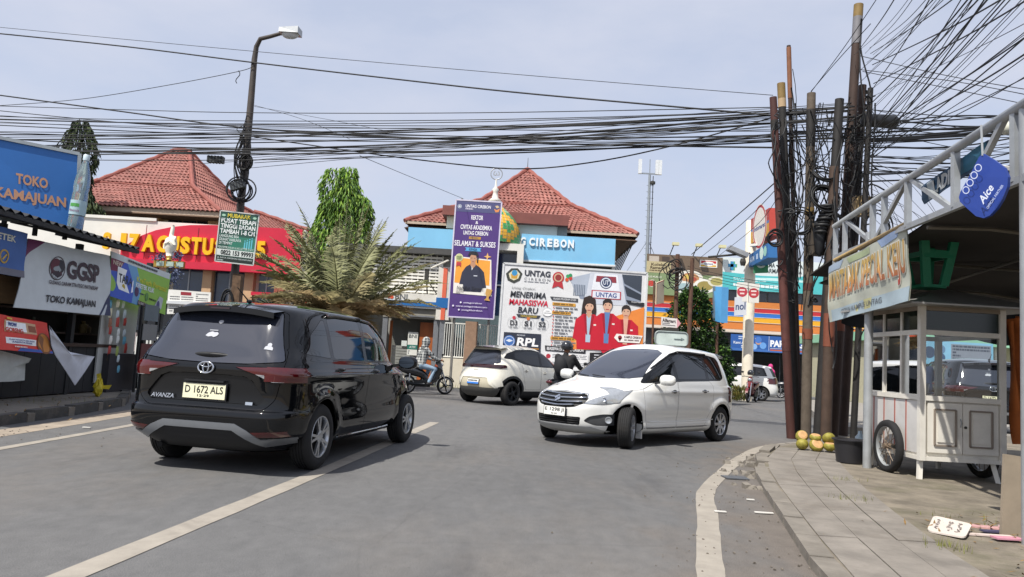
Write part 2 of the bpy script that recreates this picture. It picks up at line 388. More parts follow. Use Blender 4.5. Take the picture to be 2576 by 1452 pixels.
for i in range(len(P)-1):
    a, b = P[i], P[i+1]; d = (b-a).normalized(); long_ = i % 1 == 0
    q0, q1 = a+d*.0, a+d*.84; s0, s1 = a+d*.85, a+d*1.01; h = .14+random.uniform(-.012, .012)
    m = MB(); m.bar((q0.x-.07, q0.y, h/2), (q1.x-.07, q1.y, h/2), .15, h); m.build('kerb_block', kerbm, lp)
    m = MB(); m.bar((s0.x-.07, s0.y, h/2-.01), (s1.x-.07, s1.y, h/2-.01), .17, h-.02); m.build('kerb_joint', kerbl, lp)
# right pavement
kr = [(1.35, -3), (1.62, 2), (1.95, 4.6), (2.5, 6.9), (3.0, 8.9), (3.55, 10.6), (4.35, 12.3), (5.3, 13.6), (6.8, 15.6), (8.6, 17.2), (12, 18.6), (40, 22)]
ri = [(2.2, -3), (2.55, 2), (3.02, 4.9), (3.55, 7), (4.05, 8.7), (4.7, 10.6), (5.5, 12.2)]
m = MB(); m.prism([(x+.1, y, -.02) for x, y in kr]+[(40, -3, -.02)], (0, 0, .074)); rp_ = struct('pavement', m, old)
def lerp_path(path, y):
    for a, b in zip(path, path[1:]):
        if a[1] <= y <= b[1]: t = (y-a[1])/(b[1]-a[1]); return a[0]+(b[0]-a[0])*t
    return path[-1][0]
ys = [.8]
while ys[-1] < 12: ys.append(ys[-1]+random.choice((1.15, 1.3, 1.5)))
for i in range(len(ys)-1):
    y0, y1 = ys[i], min(ys[i+1], 12.1)
    for c_ in range(3):
        f0, f1 = c_/3, (c_+1)/3; g = .0045; dz = random.uniform(-.006, .006); q = []
        for (y, ff) in ((y0+g, f0), (y0+g, f1), (y1-g, f1), (y1-g, f0)):
            xa, xb = lerp_path(kr, y)+.14, lerp_path(ri, y); x = xa+(xb-xa)*ff; q.append((x+(g if ff == f0 else -g), y))
        m = MB(); tl = random.uniform(-.006, .006); m.prism([(x, y, .030) for x, y in q], (0, 0, .032+dz*.5)); m.build('paving_slab', conc, rp_)
P = smooth_path([p for p in kr if p[1] < 14], .66)
for i in range(len(P)-1):
    a, b = P[i], P[i+1]; d = (b-a).normalized(); far = a.y > 9
    n = V((-d.y, d.x)); jit = random.uniform(-.03, .03) if far else random.uniform(-.008, .008); h = .066+(random.uniform(-.03, .02) if far else random.uniform(-.008, .01))
    a2 = a+d*.012+n*jit; b2 = b-d*.012+n*(jit+random.uniform(-.03, .03) if far else jit)
    m = MB(); m.bar((a2.x+.05, a2.y, h/2), (b2.x+.05, b2.y, h/2+(random.uniform(-.03, .03) if far else 0)), .15, h); m.build('kerb_stone', kerbl, rp_)
yl = pm('yellow_paint', 'c09a4e', .85, var=.15, scale=6, dirt=.8, dirtcol='82786a')
for a, b in (((2340, 1284), (2540, 1296)), ((2470, 1408), (2576, 1414)), ((2180, 1215), (2230, 1235))):
    p, q = gr(*a, .046), gr(*b, .046); m = MB(); d = (q-p).normalized(); n = V((-d.y, d.x, 0))*.028; m.poly([p-n, q-n, q+n, p+n]); struct('yellow_line', m, yl)
# broken kerb rubble, gravel, dry leaves
def stones(name, spots, n, rmin, rmax, mat, seed, zz=0):
    rnd = random.Random(seed); m = MB()
    for _ in range(n):
        (cx, cy), sp = rnd.choice(spots); x, y = rnd.gauss(cx, sp), rnd.gauss(cy, sp); r_ = rnd.uniform(rmin, rmax)
        vs_ = [(x+r_*(sx+rnd.uniform(-.4, .4)), y+r_*(sy+rnd.uniform(-.4, .4)), zz+max(0, r_*(.5+sz*.6+rnd.uniform(-.2, .2)))) for sx, sy, sz in ((-1, -1, -1), (1, -1, -1), (1, 1, -1), (-1, 1, -1), (-.7, -.7, 1), (.7, -.7, 1), (.7, .7, 1), (-.7, .7, 1))]
        m.add(vs_, [(0, 3, 2, 1), (4, 5, 6, 7), (0, 1, 5, 4), (1, 2, 6, 5), (2, 3, 7, 6), (3, 0, 4, 7)])
    o = struct(name, m, mat, kind='stuff'); return tag(o, 'loose grey rubble and grit along the broken kerb', 'rubble')
stones('rubble', [((3.05, 9.0), .22), ((3.3, 9.9), .22), ((3.75, 10.8), .25), ((2.75, 8.0), .12)], 110, .01, .045, kerbl, 3, .0)
o = stones('grit', [((1.7, 5), .5), ((2.2, 7), .4), ((1.5, 4), .4), ((2.6, 9), .5), ((3.4, 11), .5), ((-5.9, 9), .6), ((-6, 6.5), .5), ((3.6, 6.3), .6)], 420, .003, .008, pm('grit', '6d665d', .95, var=.3), 5, .004); tag(o, 'fine grit scattered on the road edges', 'grit')
rnd = random.Random(4); m = MB()
for _ in range(420):
    cx, cy, sp, z = rnd.choice(((3.75, 6.1, .3, .05), (4.2, 6.2, .35, .05), (2.35, 5.6, .08, .02), (-7.0, 11.2, .5, .12), (-6.9, 9.4, .5, .12), (3.3, 4.6, .2, .05), (-7.2, 12.8, .4, .12)))
    x, y = rnd.gauss(cx, sp), rnd.gauss(cy, sp); a = rnd.uniform(0, 6.3); l = rnd.uniform(.015, .05); d = V((math.cos(a), math.sin(a), rnd.uniform(-.1, .5)))*l; n = V((-d.y, d.x, .01)).normalized()*l*.2; p = V((x, y, z+.012+abs(d.z)))
    m.poly([p-d, p+n, p+d, p-n])
tag(struct('dry_leaves', m, [pm('dry_leaf', '7a6038', .9, var=.5, scale=20)], kind='stuff'), 'dry leaf litter on the pavements', 'leaves')
rnd = random.Random(14); m = MB()
for _ in range(260):
    cx, cy, sp, z = rnd.choice(((4.0, 6.35, .22, .045), (3.4, 7.3, .12, .045), (3.9, 8.6, .12, .045), (3.2, 5.4, .08, .045), (-7.3, 12.0, .35, .115), (-2.4, 28.6, .35, 0), (9.6, 37, .3, 0)))
    x, y = rnd.gauss(cx, sp), rnd.gauss(cy, sp); k = 1 if y < 20 else 3
    for __ in range(2):
        a = rnd.uniform(0, 6.3); h = rnd.uniform(.03, .09)*k; w_ = .0025*k; dx, dy = math.cos(a), math.sin(a)
        m.poly([(x-dy*w_, y+dx*w_, z), (x+dy*w_, y-dx*w_, z), (x+dx*h*.4, y+dy*h*.4, z+h)])
tag(struct('weeds', m, [pm('weed_green', '6d7030', .9, var=.4, scale=9)], kind='stuff'), 'small weeds growing from cracks', 'weeds')
# ================================================================ tile roofs
TILE = pm('roof_tile', '95635a', .78, var=.34, scale=2.3, dirt=.65, dirtcol='744c46', bump=.1, bscale=30)
CAP = pm('ridge_tile', '8c5148', .8, var=.25, scale=3, dirt=.3)
def tile_slope(A, B, D, C, parent, tw=.23, th=.29, mat=None):
    """eave A->B (left to right), top D (above A) -> C (above B)"""
    A, B, C, D = V(A), V(B), V(C), V(D); n = (B-A).cross((C+D)/2-A).normalized()
    if n.z < 0: n = -n
    sl = ((C+D)/2-(A+B)/2).length; rows = max(2, int(sl/th)); m = MB()
    for r_ in range(rows):
        v0, v1 = r_/rows, min(1, (r_+1.12)/rows); a0, b0 = A.lerp(D, v0), B.lerp(C, v0); a1, b1 = A.lerp(D, v1), B.lerp(C, v1)
        W = (b0-a0).length; k = max(1, int(W/tw)); seg = k*4; vs_ = []
        for i in range(seg+1):
            u = i/seg; ph = u*W/tw*2*math.pi; hgt = .035*math.sin(ph)+.012*math.sin(2*ph)
            p0, p1 = a0.lerp(b0, u), a1.lerp(b1, u); vs_ += [p0+n*(hgt+.055), p1+n*(hgt*.9+.012), p0+n*(hgt-.0)]
        fs = []
        for i in range(seg): q = 3*i; fs += [(q, q+3, q+4, q+1), (q+2, q+5, q+3, q)]
        m.add(vs_, fs)
    o = m.build('roof_tiles', mat or TILE, parent, smooth='auto'); o['kind'] = 'stuff'; return o
def ridge(pts, parent, r_=.13):
    for a, b in zip(pts, pts[1:]):
        m = MB(); a, b = V(a), V(b); k = max(2, int((b-a).length/.4))
        m.tube([a.lerp(b, i/k*1.0)+V((0, 0, .03+.02*(i % 2))) for i in range(k+1)], [r_*(1 if i % 2 else .82) for i in range(k+1)], 8); m.build('ridge_cap', CAP, parent, smooth='auto')
def hip_two_tier(parent, eave, zb, brk, apexL, apexR, faces=(0, 1, 2, 3)):
    """eave/brk: 4 corners FL FR BR BL"""
    E = [V(p) for p in eave]; K = [V(p) for p in brk]; T = [V(apexL), V(apexR), V(apexR), V(apexL)]
    for i in faces:
        j = (i+1) % 4
        tile_slope(E[i], E[j], K[i]+V((0, 0, -.1)), K[j]+V((0, 0, -.1)), parent); tile_slope(K[i], K[j], T[i], T[j], parent); ridge([K[i]+V((0, 0, -.1)), K[j]+V((0, 0, -.1))], parent, .07)
    for i in range(4): ridge([E[i], K[i]], parent); ridge([K[i], T[i]], parent)
    ridge([T[0]+V((-.1, 0, 0)), T[1]+V((.1, 0, 0))], parent, .16)
    dn = V((0, 0, -.3)); m = MB(); m.add([p+dn for p in E+K+T[:2]], [(0, 1, 5, 4), (1, 2, 6, 5), (2, 3, 7, 6), (3, 0, 4, 7), (4, 5, 9, 8), (5, 6, 9), (6, 7, 8, 9), (7, 4, 8), (3, 2, 1, 0)]); m.build('roof_deck', pm('roof_deck', '5b4638', .9), parent)
cream = pm('cream_wall', 'd8d0bd', .85, var=.08, scale=1.2, dirt=.4, dirtcol='a89c86', bump=.08); whitew = pm('white_wall', 'dcdad2', .85, var=.07, scale=.9, dirt=.45, dirtcol='a9a298', bump=.08)
tan = pm('tan_pillar', 'c29f7b', .8, var=.1, scale=3); dkglass = pm('dark_window', '1b2430', .12, var=.15, scale=.7, spec=.7); wood = pm('brown_wood', '6b4a35', .7, var=.2, scale=4); beigeb = pm('beige_beam', 'b9a793', .8, var=.1)
# ---------------------------------------------------------------- left building with the red sign wall
b = thing('tiled_building', 'building with a two-tier red tile roof behind the curved red sign wall', 'building', (-17, 38, 0))
EV = 7.55
hip_two_tier(b, [(-24.3, 36.2, EV), (-14.4, 36.0, EV), (-13.0, 46, EV), (-24.3, 46, EV)], 9, [(-21.8, 38.3, 9.2), (-16.9, 38.3, 9.2), (-16.1, 43.6, 9.2), (-21.8, 43.6, 9.2)], (-19.4, 41.2, 11.77), (-18.55, 41.2, 11.77), faces=(0, 1, 3))
m = MB(); m.box(-23.6, -14.9, 37.6, 45.3, 0, EV-.1); m.build('wall', cream, b)
m = MB(); m.bar((-24.2, 36.35, EV-.12), (-14.5, 36.15, EV-.12), .12, .22); m.build('eave_board', beigeb, b)
m = MB(); m.bar((-14.5, 36.15, EV-.12), (-13.1, 45.9, EV-.12), .12, .22); m.build('eave_board', beigeb, b)
for x0, x1 in ((-23, -18.9), (-17.6, -15.4)):
    m = MB(); m.box(x0, x1, 37.50, 37.59, 6.1, 7.3); f = m.build('window', dkglass, b)
    m = MB(); m.box(x0-.05, x1+.05, 37.46, 37.52, 7.28, 7.38); m.build('window_frame', wood, f)
    for k in (1, 2): x = x0+(x1-x0)*k/3; m = MB(); m.box(x-.03, x+.03, 37.45, 37.51, 6.1, 7.28); m.build('mullion', wood, f)
for x in (-18.2, -15.1): m = MB(); m.box(x-.32, x+.32, 37.1, 37.58, 0, EV-.15); m.build('pillar', tan, b)
# sign wall
b = thing('sign_wall', 'white wall with a curved bright red panel and big yellow raised letters', 'wall', (-14, 33, 0))
m = MB(); m.box(-23.5, -9.35, 33.0, 33.35, 4.6, 6.42); m.build('parapet', whitew, b)
m = MB(); m.box(-23.5, -16.0, 32.93, 33.0, 6.42, 6.55); m.build('coping', whitew, b)
m = MB(); m.box(-23.3, -9.5, 33.36, 33.6, 0, 4.6); m.build('wall', cream, b)
redp = pm('red_panel', 'c4203c', .45, var=.08, scale=1.2, dirt=.25, dirtcol='8c1a2c')
arc = [(-17.35, 5.0), (-17.0, 5.35), (-16.5, 5.72), (-15.9, 5.99), (-15.2, 6.18), (-14.4, 6.31), (-13.4, 6.37), (-11.5, 6.40), (-9.42, 6.40), (-9.42, 4.62), (-17.35, 4.62)]
m = MB(); m.prism([(x, 32.78, z) for x, z in arc], (0, .2, 0)); rp2 = m.build('red_panel', redp, b)
m = MB(); m.box(-17.4, -9.35, 32.55, 32.98, 4.35, 4.66); m.build('red_ledge', redp, b)
for x in (-16.3, -14.0, -11.8): m = MB(); m.box(x-.012, x+.012, 32.765, 32.785, 4.66, 6.2); m.build('panel_joint', pm('red_dark', '7c1426', .6), b)
m = MB(); m.box(-17.3, -9.4, 32.768, 32.78, 4.98, 5.01); m.build('panel_joint', pm('red_dark'), b)
yel = pm('yellow_letter', 'e9b411', .4, var=.06)
for s_, x0, x1 in (('S', -18.1, -17.78), ('1', -17.32, -17.08), ('7', -16.95, -16.52), ('A', -16.36, -15.8), ('G', -15.72, -15.22), ('U', -15.14, -14.74), ('S', -14.68, -14.26), ('T', -14.2, -13.76), ('U', -13.7, -13.24), ('S', -13.16, -12.7), ('1', -12.5, -12.28), ('9', -12.2, -11.84), ('4', -11.78, -11.4), ('5', -11.34, -10.94)):
    m = MB(); Mx = Matrix.Translation((0, 32.62, 0)) @ Matrix.Rotation(R(90), 4, 'X'); m.text(s_, Mx, .05, box=(x0, 5.0, x1, 5.76), depth=-.14); m.build('letter', yel, b)
for x0, x1 in ((-16.8, -15.8), (-15.1, -13.75), (-13.25, -11.95), (-11.3, -10.6)):
    m = MB(); m.box(x0, x1, 33.28, 33.35, 2.3, 4.5); f = m.build('window', pm('blue_window', '2c3d57', .15, var=.3, scale=1.2, spec=.7), b)
    m = MB(); m.box(x0+(x1-x0)*.5-.03, x0+(x1-x0)*.5+.03, 33.25, 33.30, 2.3, 4.5); m.build('mullion', pm('alu', '8f9296', .4, .5), f)
for x in (-15.45, -13.5, -11.65, -10.3): m = MB(); m.box(x-.2, x+.2, 32.95, 33.34, 0, 4.36); m.build('pillar', tan if x > -15 else cream, b)
m = MB(); m.box(-12.0, -11.2, 33.0, 33.3, 0, 2.4); m.build('lower_wall', whitew, b); m = MB(); m.box(-15.2, -12.1, 33.1, 33.32, 0, 2.3); m.build('lower_wall', cream, b)
m = MB(); m.box(-11.35, -9.6, 32.5, 32.95, 3.35, 3.5); m.build('canopy', redp, b)
m = MB(); m.box(-10.9, -9.5, 32.99, 33.28, 0, 3.3); m.build('lower_wall', whitew, b)
# lower price board beside the kiosk
t = thing('notice_board', 'white printed notice board with a red heading below the red sign wall', 'sign', (-13.6, 28, 0))
s_ = Sheet(t, at(423, 728, 28), at(530, 736, 28), at(527, 790, 28), at(420, 790, 28), ink('d9d8d2'), .05)
s_.rect(.3, .06, .55, .2, '8c2430'); s_.lines(.05, .26, .28, .95, 7, '55565a', .4, 3); s_.lines(.32, .26, .6, .95, 7, '66676a', .4, 5); s_.lines(.66, .1, .95, .95, 9, '55565a', .4, 7); s_.done()
for u in (.1, .9): m = MB(); p = s_.p(u, 1, -.03); m.tube([p, (p.x, p.y, 0)], .03, 6); m.build('post', blk if 'blk' in globals() else pm('post_grey', '55585a', .5), t)
# ornamental street light crowned by a raised hand
t = thing('hand_monument', 'white pointing hand ornament on a gilded bracket post with blue flowers', 'ornament', (-13.4, 29, 0))
white = pm('ornament_white', 'e3ded0', .6, var=.08); gold = pm('gold_paint', 'a98a42', .4, .5, var=.2, scale=8)
hx, hy, hz = -13.42, 29, 4.5
m = MB(); m.tube([(hx, hy, 4.45), (hx, hy, 4.58), (hx, hy, 4.75), (hx, hy, 4.95), (hx, hy, 5.12), (hx, hy, 5.2)], [.13, .15, .22, .24, .2, .1], 14); m.build('palm', white, t, smooth=True)
m = MB(); m.tube([(hx-.02, hy, 5.1), (hx, hy, 5.35), (hx+.02, hy, 5.58), (hx+.03, hy, 5.68)], [.085, .08, .07, .035], 10); m.build('finger', white, t, smooth=True)
for k, (dx, l) in enumerate(((.07, .1), (.14, .08), (.2, .05))): m = MB(); m.tube([(hx+dx, hy-.12, 4.9), (hx+dx, hy-.2, 5.02+l), (hx+dx, hy-.14, 5.15+l*.6), (hx+dx, hy-.06, 5.04)], [.05, .055, .055, .04], 8); m.build('finger', white, t, smooth=True)
m = MB(); m.tube([(hx-.2, hy-.05, 4.75), (hx-.12, hy-.2, 4.92), (hx+.05, hy-.25, 4.98)], [.06, .055, .04], 8); m.build('thumb', white, t, smooth=True)
m = MB(); m.lathe([(.16, 4.3), (.1, 4.36), (.13, 4.44), (.09, 4.5)], 14, (hx, hy, 0)); m.build('collar', gold, t, smooth=True)
m = MB(); m.tube([(hx, hy, 0), (hx, hy, .6), (hx, hy, 4.3)], [.14, .09, .07], 10); m.build('post', pm('post_green', '3c4a44', .5), t)
m = MB(); m.box(hx-.55, hx+.6, hy-.1, hy+.1, 4.0, 4.26); c_ = m.build('bracket', gold, t)
for k in range(3): m = MB(); x = hx-.42+k*.38; m.box(x, x+.28, hy-.13, hy-.09, 4.04, 4.22); m.build('glass_panel', pm('lamp_panel', '9fb0a4', .2), c_)
def petals(name, cx, cy, cz, n, sp, mat, seed):
    rnd = random.Random(seed); m = MB()
    for _ in range(n):
        p = V((rnd.gauss(cx, sp), rnd.gauss(cy, sp), rnd.gauss(cz, sp))); d = V((rnd.uniform(-1, 1), rnd.uniform(-1, 1), rnd.uniform(-1, 1))).normalized()*.06; e = d.orthogonal().normalized()*.035; m.poly([p-d, p+e, p+d, p-e])
    o = m.build(name, mat, t); o['kind'] = 'stuff'
blue = pm('blue_petal', '4a5470', .7, var=.4, scale=10)
petals('flowers', hx-.35, hy-.1, 4.36, 60, .1, blue, 1); petals('flowers', hx+.35, hy-.1, 4.45, 60, .1, blue, 2); petals('flowers', hx+.35, hy-.1, 3.75, 110, .14, blue, 3); petals('flowers', hx+.1, hy-.1, 3.45, 110, .14, blue, 4)
b = thing('low_roof', 'low red tile roof running right behind the green notice and sign wall', 'roof', (-12, 38, 0))
tile_slope((-14.2, 36.3, 6.75), (-9.6, 36.3, 6.2), (-14.2, 40, 8.3), (-9.6, 40, 7.0), b); m = MB(); m.box(-14.1, -9.8, 37, 40, 0, 6.2); m.build('wall', cream, b); ridge([(-14.2, 40, 8.35), (-9.6, 40, 7.05)], b)
# ================================================================ centre: campus building, cash machine kiosk, banners
b = thing('campus_building', 'campus building with a two-tier red tile roof and a pale blue lettered fascia', 'building', (.4, 38, 0))
EV = 7.47
hip_two_tier(b, [(-5.3, 35.2, EV), (5.85, 35.2, EV), (5.85, 47, EV), (-5.3, 47, EV)], 9, [(-1.85, 38.4, 9.38), (2.83, 38.4, 9.38), (2.83, 43.6, 9.38), (-1.85, 43.6, 9.38)], (.42, 41, 11.76), (.55, 41, 11.76), faces=(0, 1, 3))
m = MB(); m.tube([(.48, 41, 11.7), (.48, 41, 12.5)], [.03, .012], 6); m.build('finial', pm('finial', '50453c', .6), b)
m = MB(); m.box(-4.6, 5.0, 36.5, 46, 0, EV-.1); m.build('wall', whitew, b)
for s_ in (1, -1):     # soffit with rafters
    for k in range(9):
        y = 35.3+k*1.3; m = MB(); xx = 5.8 if s_ > 0 else -5.25; m.bar((xx, y, EV-.06), (xx-s_*1.0, y, EV-.02), .07, .12); m.build('rafter', wood, b)
m = MB(); m.bar((5.82, 35.2, EV-.03), (5.82, 46.9, EV-.03), .06, .16); m.build('fascia_board', wood, b); m = MB(); m.bar((-5.27, 35.22, EV-.03), (5.82, 35.22, EV-.03), .06, .14); m.build('fascia_board', beigeb, b)
brace = pm('dark_frame', '34332f', .7)
for k in range(6): m = MB(); y = 35.6+k*.9; m.bar((5.0, y, 5.5), (5.8, y, EV-.1), .05, .05); m.build('brace', brace, b)
# projecting gable box with brown band
m = MB(); m.box(-.75, 2.42, 33.9, 37.2, 7.47, 7.96); m.build('brown_band', pm('brown_band', '7b4740', .6, var=.12, scale=3), b)
m = MB(); m.box(-.5, 1.95, 34.3, 37.0, 6.5, 7.465); m.build('bay_wall', whitew, b)
m = MB(); m.box(1.96, 2.40, 34.25, 37.0, 6.5, 7.46); m.build('shutter', pm('grey_shutter', '7d7d7a', .7, var=.15), b)
m = MB(); m.box(-3.4, -2.35, 33.9, 35.6, 7.66, 8.1); m.build('brown_band', pm('brown_band'), b); m = MB(); m.box(-3.2, -2.4, 34.2, 35.6, 7.1, 7.655); m.build('bay_wall', cream, b)
# pale blue sign fascia
t = thing('blue_fascia_sign', 'long pale blue fascia sign with raised white letters', 'sign', (0, 34, 5.7))
bluef = pm('pale_blue_panel', '7db9dc', .5, var=.05, scale=.8, dirt=.2, dirtcol='9db9c6')
Z0, Z1 = 5.76, 6.98
for x0, x1 in ((-4.9, -1.05), (.3, 4.62)): m = MB(); m.box(x0, x1, 33.9, 34.15, Z0, Z1); m.build('panel', bluef, t)
for x0, x1 in ((-4.95, -1.05), (.3, 4.66)): m = MB(); m.box(x0, x1, 33.86, 33.9, Z0-.06, Z0+.02); m.build('edge_trim', pm('trim_white', 'd8dadb', .5), t)
Mx = Matrix.Translation((0, 33.88, 0)) @ Matrix.Rotation(R(90), 4, 'X')
for s_, x0, x1 in (('G', .26, .5), ('C', .66, .92), ('I', .99, 1.07), ('R', 1.15, 1.42), ('E', 1.49, 1.72), ('B', 1.79, 2.04), ('O', 2.1, 2.38), ('N', 2.45, 2.71)):
    m = MB(); m.text(s_, Mx, .045, box=(x0, 6.43, x1, 6.81), depth=.05); m.build('letter', pm('letter_white', 'e8ecee', .5), t)
for x0, x1 in ((-4.85, -1.1), (.35, 4.55)): m = MB(); m.bar((x0, 34.3, Z0-.12), (x1, 34.3, Z0-.12), .1, .14); m.build('carrier_beam', brace, t)
# domed mosque tower between the panels
t = thing('dome', 'green and yellow patterned mosque dome with crescent finial behind the purple banner', 'dome', (-.95, 33.3, 6.25))
dm = bpy.data.materials.new('dome_tiles'); dm.use_nodes = True; nt_ = dm.node_tree; bs = nt_.nodes['Principled BSDF']; bs.inputs['Roughness'].default_value = .35
ym = pm('dome_yellow', 'd9a531', .4, var=.15, scale=9); gm = pm('dome_green', '3f8f52', .4, var=.2, scale=9); lg = pm('dome_lightgreen', '8fb58a', .4, var=.15, scale=9); gj = pm('dome_joint', 'c9ccb4', .6)
cx, cy, cz, rr, hh = -.95, 33.3, 6.3, 1.17, 1.95
prof = lambda v: (rr*(1-v**2.5)*(1+.05*math.sin(v*math.pi)), hh*v)
NU, NV = 36, 14
m = MB(); m.lathe([(prof(v/20)[0]*.985, prof(v/20)[1]*.99) for v in range(20)]+[(.02, hh)], 36, (cx, cy, cz)); base_ = m.build('dome_shell', gj, t, smooth=True)
pats = {0: MB(), 1: MB(), 2: MB()}
for i in range(NU):
    for j in range(NV):
        d1, d2 = (i+j) % 9, (i-j) % 9
        k = 0 if (abs(((i % 12)-6))+abs((j % 10)-4.5)) < 5.2 else 1
        if abs(((i % 12)-6))+abs((j % 10)-4.5) < 2.0: k = 1
        if j > 9 and k == 1: k = 2
        q = []
        for du, dv in ((.06, .06), (.94, .06), (.94, .94), (.06, .94)):
            a = 2*math.pi*(i+du)/NU; r_, z = prof(min(.985, (j+dv)/NV)); q.append((cx+(r_+.012)*math.cos(a), cy+(r_+.012)*math.sin(a), cz+z))
        if a is not None and q[0][1] < cy+.4: pats[k].poly(q)
for k, mt in ((0, ym), (1, gm), (2, lg)): o = pats[k].build('dome_tiles', mt, t); o['kind'] = 'stuff'
m = MB(); m.lathe([(.22, 0), (.3, .1), (.14, .25), (.1, .5), (.16, .62), (.05, .75), (.03, 1.1)], 12, (cx-.05, cy, cz+hh-.05)); m.build('finial', pm('finial_pale', 'd9d5cb', .5), t, smooth=True)
m = MB(); ce = V((cx-.05, cy, cz+hh+1.3)); m.tube([ce+V((.26*math.cos(a), 0, .26*math.sin(a))) for a in np.linspace(0, 2*math.pi, 25)], .025, 6, cap=False); m.build('ring', pm('finial_grey', 'a9adb0', .4, .5), t, smooth=True)
m = MB(); m.text('الله' if 0 else 'ω', Matrix.Translation(ce) @ Matrix.Rotation(R(90), 4, 'X'), .02, box=(-.15, -.1, .15, .12), depth=.02); m.build('emblem', pm('finial_grey'), t)
# white portal with dark blue glass
t = thing('glass_portal', 'white framed portal with dark blue glass behind the purple banner', 'portal', (-.35, 32.6, 0))
m = MB(); m.box(-2.2, .42, 32.4, 34, 5.95, 6.26); m.build('lintel', whitew, t)
for x in (-2.05, .30): m = MB(); m.box(x-.16, x+.12, 32.4, 33.6, 0, 5.95); m.build('column', whitew, t)
for k in range(4):
    z0 = .1+k*1.46; m = MB(); m.box(-1.88, .13, 33.0, 33.1, z0, z0+1.4); f = m.build('glass_panel', pm('blue_glass', '16273f', .08, var=.3, scale=.8, spec=.8), t)
    m = MB(); m.box(-1.9, .15, 32.95, 33.02, z0+1.4, z0+1.46); m.build('transom', pm('alu'), f)
m = MB(); m.box(-2.0, -.1, 33.2, 36.3, 0, 5.9); m.build('core', pm('core_dark', '2e343b', .8), t)
# white louvre screen wall
t = thing('screen_wall', 'white openwork block screen above the cash machine kiosk', 'wall', (-4.3, 31, 3.4))
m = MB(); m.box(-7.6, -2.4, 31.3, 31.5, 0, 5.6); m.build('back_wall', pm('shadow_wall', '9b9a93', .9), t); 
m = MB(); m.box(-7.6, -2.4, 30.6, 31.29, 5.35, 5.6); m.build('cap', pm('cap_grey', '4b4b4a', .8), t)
lw = pm('louvre_white', 'e0ded6', .7, var=.06, dirt=.3)
for k in range(12): m = MB(); z = 3.6+k*.145; m.box(-7.4, -2.95, 30.95, 31.1, z, z+.085); m.build('slat', lw, t)
for k in range(19): m = MB(); x = -7.4+k*.247; m.box(x-.02, x+.02, 30.97, 31.12, 3.55, 5.34); m.build('rib', lw, t)
# cash machine kiosk
t = thing('cash_kiosk', 'white cash machine kiosk with orange logo, blue stripe and wooden door', 'kiosk', (-3.95, 30.6, 0))
kw = pm('kiosk_white', 'd9d6cc', .6, var=.05, dirt=.25); alu = pm('alu')
m = MB(); m.box(-5.1, -2.86, 29.9, 30.9, 3.05, 3.62); hd = m.build('header', kw, t)
m = MB(); m.box(-5.12, -2.84, 29.86, 29.9, 3.12, 3.31); m.build('blue_stripe', ink('1c66a8'), hd); m = MB(); m.box(-5.12, -2.84, 29.84, 29.9, 3.03, 3.055); m.build('edge', alu, hd)
Mx = lambda y: Matrix.Translation((0, y, 0)) @ Matrix.Rotation(R(90), 4, 'X')
m = MB(); m.text('BNI', Mx(29.885), .008, box=(-4.66, 3.36, -4.17, 3.58)); m.build('lettering', ink('5b5f62'), hd); m = MB(); m.text('ATM', Mx(29.85), .02, box=(-5.04, 3.17, -4.82, 3.26)); m.build('lettering', ink('e6eaee'), hd)
m = MB(); m.text('46', Mx(29.885), .05, box=(-5.02, 3.36, -4.72, 3.58)); m.build('logo', ink('e0562e'), hd)
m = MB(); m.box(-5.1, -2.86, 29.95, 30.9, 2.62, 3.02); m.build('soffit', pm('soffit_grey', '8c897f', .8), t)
for x in (-5.0, -2.95): m = MB(); m.box(x-.1, x+.1, 29.98, 30.2, 0, 2.62); m.build('jamb', alu, t)
m = MB(); m.bar((-4.9, 29.95, 2.72), (-3.05, 29.95, 2.72), .09, .06); m.build('shutter_rail', alu, t)
m = MB(); m.box(-4.9, -3.0, 30.85, 30.95, 0, 2.62); m.build('back_panel', pm('kiosk_inside', '6e6f69', .7, var=.1), t)
m = MB(); m.box(-3.62, -3.06, 30.3, 30.36, .1, 2.5); m.build('door', pm('orange_wood', 'a3592a', .5, var=.2, scale=3, stretch=(1, 1, .2)), t)
m = MB(); m.box(-4.85, -4.74, 30.3, 30.36, .1, 2.5); m.build('door', pm('orange_wood'), t)
for k in range(12): m = MB(); z = .15+k*.115; m.box(-4.72, -3.64, 30.4, 30.42, z, z+.095); m.build('shutter_slat', pm('shutter_alu', '9fa09a', .45, .3, var=.08), t)
s_ = Sheet(t, (-4.08, 30.25, 2.08), (-3.68, 30.25, 2.08), (-3.68, 30.25, 1.15), (-4.08, 30.25, 1.15), ink('dcdcd4'), .02, 'poster'); s_.rect(0, .55, 1, .75, '1f6f62').up(); s_.text('BNI', .1, .1, .9, .25, '4a4f52', .01); s_.text('ATM', .2, .6, .8, .7, 'e0e8e4'); s_.lines(.1, .8, .9, .97, 3, '60636a', .5); s_.done()
m = MB(); m.box(-4.34, -4.12, 30.34, 30.37, 1.5, 1.72); m.build('notice', ink('cfd6d2'), t)
t = thing('sign_pillar', 'narrow white pillar with an orange stripe beside the purple banner', 'pillar', (-2.72, 29.9, 0))
m = MB(); m.box(-2.98, -2.46, 29.8, 30.1, 2.62, 4.75); m.build('pillar_case', kw, t); m = MB(); m.box(-2.78, -2.62, 29.77, 29.8, 2.62, 4.7); m.build('orange_stripe', ink('dd6a4e'), t); m = MB(); m.box(-3.0, -2.44, 29.76, 29.8, 3.1, 3.5); m.build('blue_stripe', ink('1c66a8'), t)
m = MB(); m.box(-2.8, -2.6, 29.85, 30.05, 0, 2.62); m.build('post', alu, t)
